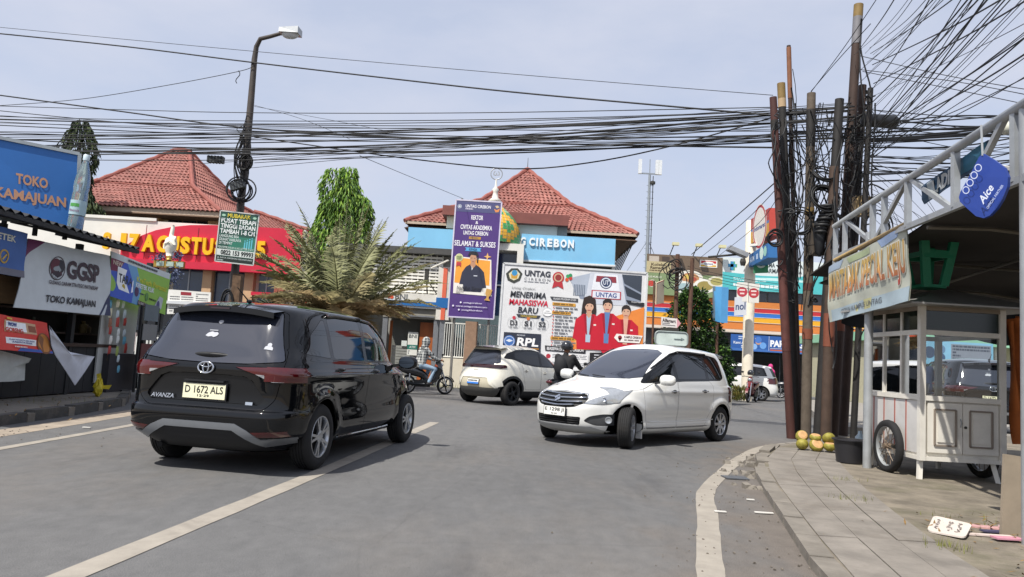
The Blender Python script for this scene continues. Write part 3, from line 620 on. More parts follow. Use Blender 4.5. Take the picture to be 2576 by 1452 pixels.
# second kiosk with dark sign band, behind the palm
t = thing('bank_kiosk', 'grey cash machine kiosk with a dark sign band and orange-red edge behind the date palm', 'kiosk', (-7, 30.5, 0))
m = MB(); m.box(-8.4, -5.75, 30.0, 31.2, 0, 3.0); m.build('case', pm('kiosk_grey', '7f807b', .7, var=.1), t); m = MB(); m.box(-8.45, -5.7, 29.8, 31.2, 3.05, 3.62); h_ = m.build('sign_band', pm('dark_band', '2b2f33', .5), t)
m = MB(); m.text('ATM', Mx(29.79), .02, box=(-7.85, 3.25, -7.45, 3.42)); m.build('lettering', ink('cdd3d6'), h_); m = MB(); m.box(-8.45, -5.7, 29.75, 29.8, 2.98, 3.1); m.build('orange_edge', ink('d2502c'), h_)
m = MB(); m.box(-8.2, -7.2, 29.94, 29.99, .2, 2.6); m.build('glass_door', dkglass, t); m = MB(); m.box(-6.9, -5.95, 29.94, 29.99, .2, 2.6); m.build('glass_door', dkglass, t)
# low wall with white railings
t = thing('railing_wall', 'low cream wall with white barred railings under the purple banner', 'fence', (-1.5, 29.5, 0))
m = MB(); m.box(-2.6, -.3, 29.35, 29.65, 0, 1.12); m.build('low_wall', cream, t); rw = pm('rail_white', 'dfe0da', .5, var=.05)
for x in (-1.5, -.25): m = MB(); m.box(x-.24 if x < -1 else x-.1, x+.24 if x < -1 else x+.1, 29.3, 29.7, 0, 2.6); m.build('pillar', pm('pillar_brown', '9a7d68', .8, var=.12), t)
for x0, x1 in ((-2.55, -1.75), (-1.25, -.36)):
    for z in (1.18, 2.5): m = MB(); m.bar((x0, 29.5, z), (x1, 29.5, z), .05); m.build('rail', rw, t)
    n = int((x1-x0)/.085)
    for k in range(n+1): x = x0+(x1-x0)*k/n; m = MB(); m.bar((x, 29.5, 1.18), (x, 29.5, 2.5), .026); m.build('bar', rw, t)
m = MB(); m.box(-2.5, -.4, 31.4, 31.5, 0, 3); m.build('backdrop_wall', pm('teal_grey', '4f6064', .7, var=.2), t)
# tripod mast in front of the screen
t = thing('flood_tripod', 'black tripod bracket standing on the cash machine kiosk roof', 'bracket', (-3.5, 30.3, 3.62))
for dx, dy in ((-.45, 0), (.5, .1), (.05, .25)): m = MB(); m.bar((-3.5, 30.3, 4.28), (-3.5+dx, 30.3+dy, 3.62), .045); m.build('leg', brace, t)
m = MB(); m.box(-3.58, -3.42, 30.22, 30.38, 4.2, 4.62); m.build('head', brace, t); m = MB(); m.bar((-3.3, 30.0, 4.7), (-2.6, 29.6, 5.0), .09, .05); m.build('arm', pm('arm_white', 'd9d6cc', .6), t)

# ---------------------------------------------------------------- purple portrait banner
t = thing('purple_banner', 'tall purple congratulation banner with a portrait in a dark shirt', 'banner', (-1.45, 28, 0))
c = [(-2.32, 28, 7.13), (-.58, 28, 7.13), (-.62, 27.95, 2.67), (-2.34, 27.95, 2.67)]
s_ = Sheet(t, *c, ink('4c3277'), .03)
s_.rect(0, 0, 1, .10, '4d4f78'); s_.up()
s_.ring(.09, .055, .045, .03, 'aeb6c4').disc(.09, .055, .022, 'c9ced6').pg([(.84, .06), (.9, .07), (.97, .055), (.95, .085), (.88, .09)], 'd98a50').pg([(.86, .035), (.92, .03), (.96, .045), (.9, .055)], 'c9b48e')
s_.text('UNTAG CIREBON', .22, .035, .77, .062, 'f0eef4', .014).lines(.22, .068, .77, .08, 1, 'c8c2d6', .8)
s_.text('REKTOR', .36, .125, .62, .165, 'f0eef4', .018).text('&', .46, .175, .52, .2, 'f0eef4', .014).text('CIVITAS AKADEMIKA', .14, .21, .83, .25, 'f0eef4', .018).text('UNTAG CIREBON', .21, .262, .75, .297, 'f0eef4', .018)
s_.rect(.34, .31, .6, .332, 'b98d3a').lines(.37, .316, .57, .326, 1, '6f5a52', 1)
s_.text('SELAMAT & SUKSES', .03, .348, .93, .395, 'f0eef4', .014).pg([(.27, .405), (.63, .405), (.6, .42), (.63, .435), (.27, .435), (.3, .42)], '58a6d8'); s_.up(); s_.text('KEPADA', .36, .41, .54, .43, '28466e', .02)
s_.pg([(.06, .485), (.86, .50), (.92, .81), (.08, .80)], 'e8e4dc').up(); s_.pg([(.1, .495), (.84, .51), (.855, .72), (.09, .71)], 'eda03c')
s_.pg([(.77, .44), (.79, .468), (.86, .475), (.79, .482), (.77, .51), (.75, .482), (.69, .475), (.75, .468)], 'e8b36a').up()
# portrait: shirt, neck, face, cap
s_.pg([(.2, .72), (.24, .62), (.32, .57), (.42, .545), (.52, .545), (.62, .57), (.72, .61), (.79, .74), (.70, .745), (.68, .78), (.3, .78), (.28, .72)], '2c3044').up()
s_.pg([(.42, .52), (.51, .52), (.53, .555), (.47, .585), (.41, .555)], 'b98a6c').disc(.465, .495, .075, 'bd8f72', 20, 1.25).up()
s_.pg([(.35, .468), (.375, .445), (.44, .434), (.52, .436), (.565, .452), (.575, .475), (.56, .472), (.42, .466), (.34, .478)], '22232c').pg([(.55, .49), (.585, .48), (.575, .535), (.55, .53)], '33302f')
s_.rect(.42, .492, .445, .496, '3a2a24').rect(.485, .493, .51, .497, '3a2a24').rect(.445, .522, .49, .526, '8c4f46').pg([(.44, .56), (.47, .585), (.45, .60)], 'dcdcd8').rect(.5, .64, .58, .648, 'c8ccd6')
s_.disc(.16, .495, .085, 'd9d6a8').up(); s_.disc(.16, .495, .07, 'b9c08a'); s_.pg([(.11, .535), (.21, .535), (.21, .575), (.16, .56), (.11, .575)], 'b83a44').up(); s_.text('THE BEST', .105, .485, .215, .498, '4a5a38', .02).text('STUDENT', .11, .502, .21, .512, '4a5a38', .02)
s_.text('Nabillah Sarates', .15, .735, .72, .77, '26262e', .0, .3).lines(.14, .778, .76, .80, 2, '7d7a78', .5)
s_.pg([(.80, .745), (.93, .755), (.90, .80), (.86, .815), (.86, .83), (.9, .85), (.76, .845), (.81, .825), (.81, .81), (.78, .79)], 'c79a54')
for k, (u0, u1, tx) in enumerate(((.32, .72, 'untagcirebon'), (.16, .84, 'www.untagcirebon.com'), (.29, .74, 'untag45cirebon'))): s_.text(tx, u0, .868+k*.031, u1, .885+k*.031, 'e4dff0', .008).disc(u0-.06, .875+k*.031, .02, 'e4dff0', 14)
s_.done(); s_.frame(.05, pm('banner_hem', 'c9c4d6', .6), 'frame', .03)
for x in (-2.1, -.8): m = MB(); m.tube([(x, 28.08, 7.2), (x, 28.08, 0)], .05, 8); m.build('pole', pm('pole_grey', '8d8a84', .5, .3), t)
# ---------------------------------------------------------------- big admission billboard
t = thing('campus_billboard', 'wide white admissions billboard with three people in red jackets', 'billboard', (2.25, 27.5, 0))
s_ = Sheet(t, (-.36, 27.5, 4.74), (4.97, 27.5, 4.68), (4.97, 27.5, .95), (-.4, 27.5, .95), ink('d9dadb'), .06)
hV = 3.76
def vv(py_frac): return py_frac
# photo right half
s_.du = -.035
s_.pg([(.62, .05), (1, .03), (1, .33), (.58, .3), (.5, .12)], '8a94a6').up()
s_.pg([(.64, .03), (.86, .03), (.90, .34), (.60, .34)], 'c7ccd6').pg([(.86, .03), (1, .03), (1, .2), (.88, .12)], '3a4350').pg([(.88, .14), (1, .22), (1, .28), (.9, .24)], '2c3440').pg([(.5, .1), (.64, .04), (.62, .25), (.55, .27)], 'a9b2c0').up()
for k in range(7): s_.rect(.53+.012*k, .16+.0*k, .537+.012*k, .27, '6c7686')
s_.pg([(.67, .04), (.83, .04), (.85, .2), (.655, .2)], 'dfe2e8').up(); s_.pg([(.685, .06), (.82, .06), (.825, .12), (.68, .12)], '8b3440').disc(.752, .125, .042, '2b3a5e').up(); s_.ring(.752, .125, .036, .028, 'd4dae4').text('UT', .733, .10, .772, .145, 'd4dae4', .02)
s_.rect(.655, .205, .86, .285, 'b23a46').up(); s_.rect(.663, .213, .852, .277, 'd9dde6').up(); s_.text('UNTAG', .685, .222, .83, .268, '3b4f8c', .02)
# orange sweep
s_.du = 0
s_.pg([(.46, .76), (.7, .5), (.99, .34), (.99, .78), (.45, .80)], 'e2863c').up(); s_.pg([(.50, .74), (.68, .56), (.76, .56), (.57, .76)], 'eca765').up()
def student(u, v, w_, hair, longhair, inner, seed):
    R_ = 'c0182f'
    if longhair: s_.pg([(u-.34*w_, v+.06), (u-.28*w_, v-.02), (u, v-.045), (u+.28*w_, v-.01), (u+.34*w_, v+.10), (u+.3*w_, v+.19), (u-.38*w_, v+.2)], hair)
    s_.pg([(u-.62*w_, v+.20), (u-.28*w_, v+.14), (u+.28*w_, v+.14), (u+.62*w_, v+.20), (u+.68*w_, v+.40), (u+.52*w_, v+.42), (u+.5*w_, .79), (u-.5*w_, .79), (u-.54*w_, v+.40), (u-.72*w_, v+.38)], R_).up()
    s_.pg([(u-.14*w_, v+.13), (u+.14*w_, v+.13), (u+.11*w_, .72), (u-.1*w_, .72)], inner).pg([(u-.12*w_, v+.10), (u+.12*w_, v+.10), (u+.12*w_, v+.15), (u, v+.18), (u-.12*w_, v+.15)], 'c99c80')
    s_.disc(u, v+.06, .21*w_, 'd0a68c', 18, 1.25).up()
    s_.pg([(u-.225*w_, v+.075), (u-.225*w_, v+.025), (u-.12*w_, v+.0), (u+.02*w_, v-.006), (u+.14*w_, v+.002), (u+.225*w_, v+.03), (u+.22*w_, v+.075), (u+.17*w_, v+.045), (u+.03*w_, v+.033), (u-.12*w_, v+.04)], hair)
    for d_ in (-.09, .09): s_.disc(u+d_*w_, v+.058, .028*w_, '2a201c', 8)
    s_.rect(u-.08*w_, v+.098, u+.08*w_, v+.106, 'a5484c')
    s_.pg([(u-.24*w_, v+.15), (u-.12*w_, v+.14), (u-.04*w_, v+.34), (u-.1*w_, v+.34)], '9c1226').pg([(u+.24*w_, v+.15), (u+.12*w_, v+.14), (u+.05*w_, v+.34), (u+.12*w_, v+.34)], '9c1226')
    s_.rect(u+.24*w_, v+.235, u+.36*w_, v+.25, 'e4dcd4').up()
lay0 = s_.lay
student(.61, .305, .145, '2e221e', True, 'a8c0d0', 1); s_.lay = lay0; student(.865, .335, .14, '2a2422', False, 'd9a58e', 3); s_.lay = lay0+1; student(.735, .285, .15, '241f1e', False, '5b7fb0', 2)
s_.lay = lay0+5
s_.pg([(.805, .62), (.985, .625), (.965, .70), (.82, .70), (.79, .66)], 'ece8e2').up(); s_.disc(.83, .655, .014, '8c1a2a', 14).pg([(.818, .66), (.842, .66), (.83, .695)], '8c1a2a').text('KAMPUS CIREBON', .86, .635, .975, .658, '4a2a2e', .02).lines(.86, .67, .97, .685, 1, '7d6a6a', .8)
# left half
s_.lay = 1
s_.pg([(.02, .1), (.055, .045), (.10, .04), (.135, .09), (.12, .16), (.08, .19), (.035, .165)], '3a3e38').up(); s_.pg([(.04, .1), (.065, .065), (.095, .062), (.118, .095), (.108, .14), (.078, .162), (.05, .145)], 'd9d2b0').pg([(.055, .1), (.105, .1), (.098, .145), (.06, .145)], 'c79a3c').disc(.08, .088, .02, '3a8ec0')
s_.text('UNTAG', .15, .05, .33, .11, '3a3d48', .04).text('C I R E B O N', .15, .125, .33, .15, '5a5d66', .0).lines(.15, .16, .33, .168, 1, '8a8c92', .9)
s_.disc(.385, .105, .04, 'b02c36').up(); s_.disc(.385, .105, .03, 'c9a88a').disc(.385, .105, .022, '8c3030'); s_.pg([(.355, .15), (.415, .15), (.425, .215), (.385, .19), (.345, .215)], 'b02c36')
for k, (x, y, cc) in enumerate(((.45, .085, '3a9a60'), (.47, .105, 'c03a30'), (.445, .12, 'd0502c'), (.468, .075, '2f8a58'))): s_.disc(x, y, .013, cc, 12)
s_.text('Untag Cirebon', .07, .222, .23, .25, '55585c', -.004, .35).text('MENERIMA', .06, .265, .31, .325, '33363e', .026, .12).text('MAHASISWA', .055, .342, .325, .40, 'c41c3c', .026, .12).text('BARU', .12, .415, .26, .475, '33363e', .026, .12)
s_.pg([(.11, .487), (.28, .49), (.265, .52), (.125, .518)], '33363e').up(); s_.text('TAHUN 2026/2027', .14, .493, .255, .513, 'c8b04a', .02)
s_.disc(.325, .455, .034, 'eceded', 22, .75); s_.ring(.325, .455, .034, .0325, '8a8c90'); s_.text('FOR', .312, .437, .338, .448, '44464a', .01).text('KARYAWAN', .30, .455, .35, .468, '44464a', .01)
for k, tx in enumerate(('D3', 'S1', 'S2')):
    u = .06+k*.098; s_.ring(u+.037, .575, .044, .0425, 'a9acb0'); s_.text(tx, u+.012, .55, u+.062, .60, '2f3238', .03).disc(u+.037, .525, .012, ('c03a4a', 'c8703c', '33465e')[k], 12).lines(u+.01, .612, u+.064, .622, 1, '8a8c90', .9)
s_.pg([(.035, .67), (.29, .67), (.295, 1), (.03, 1)], '2b3040').up(); s_.disc(.075, .755, .04, '3f6cb0').up(); s_.ring(.075, .755, .034, .031, 'dfe6f0').pg([(.05, .75), (.075, .735), (.1, .75), (.075, .765)], 'dfe6f0')
s_.text('PROGRAM', .125, .685, .18, .7, 'c8ccd4', .01).text('RPL', .125, .715, .275, .795, 'f0f0f0', .035, .1); s_.rect(.12, .81, .28, .822, 'b07a2c').lines(.12, .835, .18, .9, 3, 'c8ccd4', .4, 8).lines(.2, .835, .28, .9, 3, 'c8ccd4', .4, 9).text('Kamu Akses!', .115, .868, .19, .89, 'e08a3c', 0, .3)
s_.disc(.065, .90, .025, '6c9ad0', 16).text('PEMBELAJARAN', .12, .925, .21, .94, '8ab4e0', .01).text('E-LEARNING', .13, .955, .285, .985, 'f0f0f0', .04)
s_.lay = 2; s_.pg([(.335, .295), (.53, .30), (.53, .335), (.35, .33)], '3a3d44').up(); s_.text('PILIHAN PROGRAM STUDI', .36, .305, .515, .325, 'd9dadc', .01)
for v0, n_, wd in ((.35, 2, .16), (.435, 7, .13), (.685, 2, .17)):
    s_.rect(.355, v0, .355+wd, v0+.03, 'd09a3c').up(); s_.lines(.365, v0+.008, .345+wd, v0+.022, 1, '7a5a24', 1, 6)
    for k in range(n_): s_.rect(.362, v0+.044+k*.032, .370, v0+.058+k*.032, 'c0504c').lines(.378, v0+.046+k*.032, .53-(k % 3)*.03, v0+.058+k*.032, 1, '66686e', 1, k+20)
s_.lay = 3; s_.pg([(.32, .775), (.60, .79), (.60, .835), (.325, .825)], '26282e').up(); s_.text('BEASISWA DI UNTAG CIREBON', .335, .788, .585, .818, 'e4e4e6', .025)
s_.rect(.32, .84, .62, 1, 'e4e4e4').up()
for k in range(4): u = .33+(k % 2)*.15; v0 = .855+(k//2)*.075; s_.disc(u+.018, v0+.022, .016, ('b03040', 'c87a3c', '2f3a50', '3a4a5e')[k], 14).lines(u+.045, v0, u+.13, v0+.045, 3, '7a7c82', .4, k+40)
s_.lay = 3; s_.pg([(.63, .82), (1, .78), (1, 1), (.63, 1)], '1f1d22').up(); s_.pg([(.7, .79), (.99, .765), (.98, .80), (.72, .82)], 'c01c34').up(); s_.lines(.66, .835, .84, .99, 6, 'c9cacf', .4, 50); s_.text('DAFTAR', .87, .83, .965, .865, 'f0f0f0', .04, .2).text('SEKARANG!', .87, .875, .985, .915, 'e8913c', .04, .2).text('SELAMAT UNTAG CIREBON', .75, .785, .93, .80, 'f0d8d8', .01); s_.pg([(.86, .28), (.99, .3), (.985, .34), (.88, .32)], '24262c').up().text('Kampus Depan', .9, .29, .97, .305, 'e4e4e6', .01)
s_.done(); s_.frame(.07, pm('frame_white', 'cfd1d2', .5), 'frame', .06)
for x in (-.2, 1.5, 3.2, 4.8): m = MB(); m.bar((x, 27.6, 0), (x, 27.6, 4.7), .09); m.build('post', pm('pole_grey'), t)
# ================================================================ far right: convenience store, totem, mast, street signs
t = thing('convenience_store', 'orange shop front with red, blue and yellow stripes under two rooftop billboards', 'building', (17, 53, 0))
orange = pm('shop_orange', 'c9793a', .55, var=.08, scale=1.4, stretch=(1, 1, 6)); X0, X1, Y = 8.6, 27, 52
m = MB(); m.box(X0, X1, Y+.3, Y+8, 0, 7.0); m.build('wall', pm('shop_grey', '6d6f72', .8), t)
for z0, z1, c_ in ((5.78, 6.2, None), (4.22, 4.73, None)): m = MB(); m.box(X0, X1, Y, Y+.28, z0, z1); m.build('fascia_board', orange, t)
for z0, z1, c_ in ((5.44, 5.75, 'b82a35'), (5.13, 5.42, '2f6fc0'), (4.77, 5.1, 'e0a526')): m = MB(); m.box(X0, X1, Y-.02, Y+.28, z0, z1); m.build('stripe', ink(c_), t)
for z in (5.755, 5.43, 5.115, 4.75): m = MB(); m.box(X0, X1, Y-.04, Y+.2, z-.012, z+.012); m.build('white_line', ink('e2ded6'), t)
m = MB(); m.box(X0, 14.6, Y, Y+.28, 6.2, 6.9); m.build('fascia_board', orange, t)
m = MB(); m.prism([(X0, Y+.2, 4.2), (X0, Y-1.0, 3.92), (X0, Y-1.0, 3.97), (X0, Y+.2, 4.25)], (X1-X0, 0, 0)); m.build('awning', pm('awning_grey', 'a49f96', .6, var=.1), t)
for k in range(5): x = 14.9+k*1.55; m = MB(); m.box(x, x+1.4, Y+.22, Y+.3, 6.25, 6.95); m.build('upper_window', pm('shop_window', '3b4049', .2, var=.2, spec=.7), t)
for k in range(7): x = 9+k*2.5; m = MB(); m.box(x, x+2.4, Y+.24, Y+.3, .1, 2.7); m.build('shop_window', pm('shop_dark', '14171b', .15, var=.3, spec=.6), t)
for x in (16.0, 19.0): m = MB(); m.bar((x, Y-.1, 4.1), (x+.8, Y-1, 3.6), .06); m.build('awning_arm', ink('d8b890'), t)
t = thing('parking_banner', 'blue banner reading PARKIR GRATIS under the striped shop front', 'banner', (18, 51, 2.7))
s_ = Sheet(t, (15.1, 51, 3.82), (21.6, 51, 3.82), (21.6, 51, 2.72), (15.1, 51, 2.72), ink('2b5aa0'), .03)
s_.rect(0, .85, 1, 1, '3f6fb4').up(); s_.text('PARKIR GRATIS', .415, .24, .98, .66, 'eef0f4', .05).rect(.40, .02, .404, .9, 'cfd8e8').rect(.415, .74, 1, .765, 'd8dce4').rect(.415, .82, 1, .90, 'c0603a').text('Kami Antar', .03, .42, .2, .58, 'e4ebf4', .02).lines(.08, .1, .22, .35, 2, 'b8cbe8', .5, 2).lines(.11, .66, .2, .85, 2, 'd8e2f0', .6, 4).disc(.29, .4, .03, 'c89a78').disc(.29, .28, .035, '4a78c0').disc(.34, .62, .035, '6aa0dc').disc(.25, .7, .03, '8ab4e4'); s_.done()
t = thing('food_billboard', 'rooftop billboard showing plates of food on brown and green', 'billboard', (12, 52, 6.9))
s_ = Sheet(t, (9.3, 51.8, 9.13), (14.6, 51.8, 9.15), (14.6, 51.8, 6.3), (9.3, 51.8, 6.3), ink('7d8f66'), .12)
s_.rect(0, 0, 1, .42, '6d5c4c').rect(.0, .42, 1, .46, '5a4c40').up(); s_.rect(.03, .05, .16, .2, 'b8aea2').rect(.2, .05, .3, .2, '4b4039').rect(0, .18, .32, .46, 'b8ac86'); s_.up(); s_.text('Koleksi', .06, .22, .26, .29, '4a3a26', .02).text('Ramadan', .05, .3, .27, .37, '4a3a26', .03).lines(.04, .39, .28, .43, 1, '6a5a40', .8).text('BUS MURAH', .02, .54, .2, .59, 'd8dcc8', .02).text('8', .03, .66, .1, .8, 'c03a34', .05).ring(.085, .73, .05, .042, 'd8d0c4')
for u, v, r_, a, b2 in ((.58, .55, .17, 'e0ddd2', 'b9855c'), (.78, .72, .15, 'e4e2da', '9a8a4c'), (.5, .78, .13, 'dfe2dc', '9fb8bc'), (.93, .6, .12, 'd9d4c0', 'a8a060')): s_.disc(u, v, r_, a, 22, .62).up(); s_.disc(u, v, r_*.7, b2, 18, .6); s_.disc(u-.03, v-.03, r_*.3, 'd0b45c', 12, .6).disc(u+.04, v+.02, r_*.28, 'a44a38', 12, .6)
s_.rect(.7, .08, .93, .26, 'e6e2dc').up(); s_.rect(.715, .1, .915, .16, 'c03038').rect(.715, .2, .915, .24, 'd8a82c').disc(.815, .17, .075, 'eeeae4', 20, .4).up(); s_.text('Indomaret', .76, .145, .875, .195, '2a4a90', .02); s_.done()
for k in range(3):
    x = 10.9+k*1.62; m = MB(); m.bar((x, 51.9, 9.1), (x+.12, 51.2, 9.75), .05); m.build('lamp_arm', pm('dark_frame'), t); m = MB(); m.box(x, x+.45, 50.95, 51.3, 9.72, 9.92); m.build('flood_lamp', ink('cfc9a0'), t)
t = thing('clinic_billboard', 'white and teal rooftop clinic billboard with a blue-green cross', 'billboard', (18.5, 52, 7))
s_ = Sheet(t, (14.62, 51.75, 9.2), (22.2, 51.75, 9.2), (22.2, 51.75, 6.95), (14.62, 51.75, 6.95), ink('d4dbdc'), .12)
s_.pg([(0, .46), (.35, .52), (.7, .5), (1, .22), (1, 1), (0, 1)], '4fb4b8').up(); s_.pg([(.2, .6), (.5, .57), (.8, .6), (.8, .66), (.2, .66)], 'bfe2e2').lines(.1, .8, .55, .9, 1, 'e4f0f0', .9, 3).lines(.1, .62, .4, .75, 2, 'd8eeee', .4, 8)
for c_, du in (('4aa06a', .0), ('3a8ab8', -.012)): s_.rect(.06+du, .2, .13+du, .3, c_).rect(.08+du, .12, .11+du, .4, c_).up()
s_.text('KLINIK PRATAMA', .17, .1, .48, .24, '3c4448', .02).text('APOTEK FARMA', .19, .28, .52, .42, '3c4448', .02).text('DELITA', .6, .12, .74, .24, '3c4448', .02).text('FARMA', .6, .28, .73, .4, '3c4448', .02); s_.done()
# totem with two light boxes
t = thing('totem_sign', 'cream sign pillar with a red and yellow light box over a blue one', 'sign', (10.55, 33, 0))
m = MB(); m.lathe([(.24, 0), (.235, 8.0), (.2, 8.05), (0, 8.06)], 14, (10.6, 33.2, 0)); m.build('pillar', pm('cream_pole', 'dcd3c0', .5, var=.05, dirt=.3), t, smooth='auto')
wbox = pm('box_white', 'd6d6d0', .5, var=.05)
s_ = Sheet(t, at(1889, 552, 33), at(1935, 523, 30.4), at(1935, 591, 30.4), at(1888.5, 613.5, 33), ink('b8453a'), .62, 'light_box')
m = MB(); s_.rect(.0, .0, 1, .46, 'a8403a').rect(0, .5, 1, 1, 'c8953c').rect(0, .44, 1, .54, '5a78a8').up(); s_.disc(.5, .5, .38, 'e2dcd2', 26, 1.0).up(); s_.ring(.5, .5, .36, .32, 'b03038'); s_.text('Indomaret', .2, .42, .8, .6, '3a5290', .02); s_.done()
s_ = Sheet(t, at(1884, 642, 33), at(1932, 611.5, 30.4), at(1932, 648, 30.4), at(1884, 672.5, 33), ink('2f6aa4'), .62, 'light_box')
s_.disc(.68, .45, .1, 'cfe4d8', 16).text('ATM', .08, .3, .3, .7, 'd0dcea', .02).rect(.4, .3, .5, .7, 'b8cce4').disc(.86, .45, .08, '9fd0c0', 14); s_.done()
m = MB(); p = at(1888, 618, 32.4); m.bar(p, p+V((.9, -.9, 0)), .3, .1); m.build('bracket', wbox, t)
for a, b2, cc, tx in (((1868, 735), .24, 'b03040', 'pop'), ((1897, 738), .24, 'b0303a', 'pop')):
    p = at(*a, 32.2); s2 = Sheet(t, p+V((-.25, 0, .42)), p+V((.18, -.12, .42)), p+V((.18, -.12, -.42)), p+V((-.25, 0, -.42)), ink('d2cfc8'), .06, 'round_sign'); s2.disc(.5, .5, .48, cc, 22, 1.0).up(); s2.rect(.25, .36, .75, .44, 'e0c8c4').rect(.3, .54, .7, .62, 'e0c8c4'); s2.done()
p = at(1862, 772, 32.2); s2 = Sheet(t, p+V((-.25, 0, .4)), p+V((.25, -.1, .45)), p+V((.25, -.1, -.35)), p+V((-.25, 0, -.4)), ink('c4c8cf'), .04, 'small_sign'); s2.text('nol', .1, .3, .9, .7, '3a4a70', .02); s2.done()
p = at(1902, 668, 32.5); s2 = Sheet(t, p+V((-.1, 0, .55)), p+V((.5, -.1, .5)), p+V((.5, -.1, -.3)), p+V((-.1, 0, -.35)), ink('3b8a5e'), .08, 'green_sign'); s2.ring(.5, .5, .35, .2, 'd8e4dc', 18); s2.done()
# flood lamp arm reaching from the totem
t = thing('flood_lamp', 'grey flood lamp on an arm beside the cream sign pillar', 'lamp', at(1870, 640, 32.6))
p = at(1862, 640, 32.6); m = MB(); m.bar(p+V((-.55, 0, .25)), p+V((.3, 0, -.05)), .5, .2); m.build('lamp_head', pm('lamp_grey', 'a2a6a9', .4, .4), t); m = MB(); m.tube([p+V((-1.4, 0, -.2)), p+V((.5, .2, .1))], .05, 6); m.build('arm', pm('dark_frame'), t); m = MB(); m.lathe([(.1, -.5), (.14, -.35), (.1, -.2)], 10, p+V((.1, -.1, 0))); m.build('ballast', pm('dark_frame'), t)
# cellular mast
t = thing('cell_mast', 'slim grey cellular mast with white panel antennas on top', 'mast', (10.75, 60, 0)); mg = pm('mast_grey', '8f969c', .5, .3)
m = MB(); m.tube([(10.85, 60, 0), (10.8, 60, 9), (10.72, 60, 16.9)], [.19, .16, .1], 10); m.build('pole', mg, t)
for k in range(26): m = MB(); z = 3+k*.52; m.bar((10.5, 59.95, z), (11.1, 59.95, z), .035); m.build('rung', mg, t)
m = MB(); m.tube([(11.05, 59.9, 0), (11.0, 59.9, 16.8)], .035, 5); m.build('feeder_cable', pm('cable_black', '121315', .6), t)
m = MB(); m.bar((9.95, 60, 17.0), (11.4, 60, 17.0), .1); m.build('cross_arm', mg, t)
for x in (9.9, 11.3, 11.55): m = MB(); m.box(x-.13, x+.13, 59.85, 60.1, 16.95, 18.15); m.build('antenna', pm('antenna_white', 'd5d8da', .4), t)
m = MB(); m.tube([(10.72, 60, 16.9), (10.7, 60, 18.2)], .04, 6); m.build('spike', mg, t); m = MB(); m.lathe([(.0, -.2), (.22, -.1), (.22, .1), (0, .2)], 12, (10.95, 59.8, 16.2)); m.build('radio_unit', pm('dark_frame'), t)
for dx in (-2.6, 2.2): m = MB(); m.tube([(10.8, 60, 11.5), (10.8+dx, 60.5, 7.2)], .025, 4); m.build('guy_wire', mg, t)
# street signs around the hedge
rust = pm('rust_post', '5a4032', .8, var=.3, scale=6)
def post_at(px0, py0, px1, py1, Y, r_, mat, par, name='post'):
    a, b2 = at(px0, py0, Y), at(px1, py1, Y); d = (b2-a).normalized(); g0 = b2+d*(b2.z/max(.05, -d.z)); m = MB(); m.tube([a, g0], r_, 8); return m.build(name, mat, par)
t = thing('faded_board', 'faded cream board with a red edge on a rusty post beside the hedge', 'sign', gr(1640, 935)); s_ = Sheet(t, at(1652, 712, 26), at(1671, 704, 26.4), at(1670, 762, 26.4), at(1651, 766, 26), ink('cdbfa6'), .05); s_.rect(0, 0, 1, .04, 'b05044').rect(0, .04, .06, 1, 'b87a64').done(); post_at(1646, 706, 1641, 870, 26, .035, rust, t)
t = thing('arrow_sign', 'small white shop arrow sign with a pink tip above the rounded sign', 'sign', gr(1690, 935)); s_ = Sheet(t, at(1664, 797, 25), at(1703, 802, 25), at(1703, 825, 25), at(1664, 822, 25), ink('d9d4d0'), .05); s_.text('Alfamart', .05, .12, .92, .5, '3a3034', .03).lines(.05, .58, .9, .92, 2, '6a6468', .5, 3); s_.done(); m = MB(); m.prism([at(1703, 800, 24.99), at(1713, 814, 24.99), at(1703, 826, 24.99)], (0, .05, 0)); m.build('arrow_tip', ink('c8949a'), t)
m = MB(); m.box(at(1664, 828, 25).x, at(1708, 828, 25).x, 25.0, 25.2, at(1680, 832, 25).z, at(1680, 825, 25).z); m.build('base', pm('dark_frame'), t); post_at(1684, 835, 1684, 900, 25.2, .04, rust, t)
t = thing('rounded_sign', 'blank pale rounded sign with a faint arrow behind the white people carrier', 'sign', gr(1690, 935)); c0, c1 = at(1649, 833, 24.6), at(1729, 873, 24.6); xa, xb, za, zb = c0.x, c1.x, c1.z+.02, c0.z
m = MB(); m.prism([(x, 24.6, z) for x, z in rrect(xa, za, xb, zb, .12)], (0, .1, 0)); pb = m.build('panel', pm('sign_pale', 'c6d2cc', .3, var=.15, scale=2), t); m = MB(); m.tube([(x, 24.6, z) for x, z in rrect(xa, za, xb, zb, .12)+[rrect(xa, za, xb, zb, .12)[0]]], .03, 6); m.build('rim', pm('rim_grey', '8a9492', .5), t)
m = MB(); zc = (za+zb)/2; m.box(xa+.62, xb-.2, 24.58, 24.6, zc-.012, zc+.012); m.poly([(xb-.22, 24.59, zc-.05), (xb-.1, 24.59, zc), (xb-.22, 24.59, zc+.05)]); m.build('arrow', ink('7c8a88'), t); m = MB(); m.tube([((xa+xb)/2, 24.7, 0), ((xa+xb)/2, 24.7, za+.1)], .04, 8); m.build('post', rust, t)
t = thing('blue_box_sign', 'tall narrow blue box sign on a post right of the hedge', 'sign', gr(1800, 938)); s_ = Sheet(t, at(1793, 720, 27.5), at(1816, 722, 27), at(1813, 812, 27), at(1793, 806, 27.5), ink('5aa2d8'), .3); s_.rect(0, 0, .3, 1, '6a7d8c').done(); post_at(1804, 812, 1803, 890, 27.2, .05, rust, t)
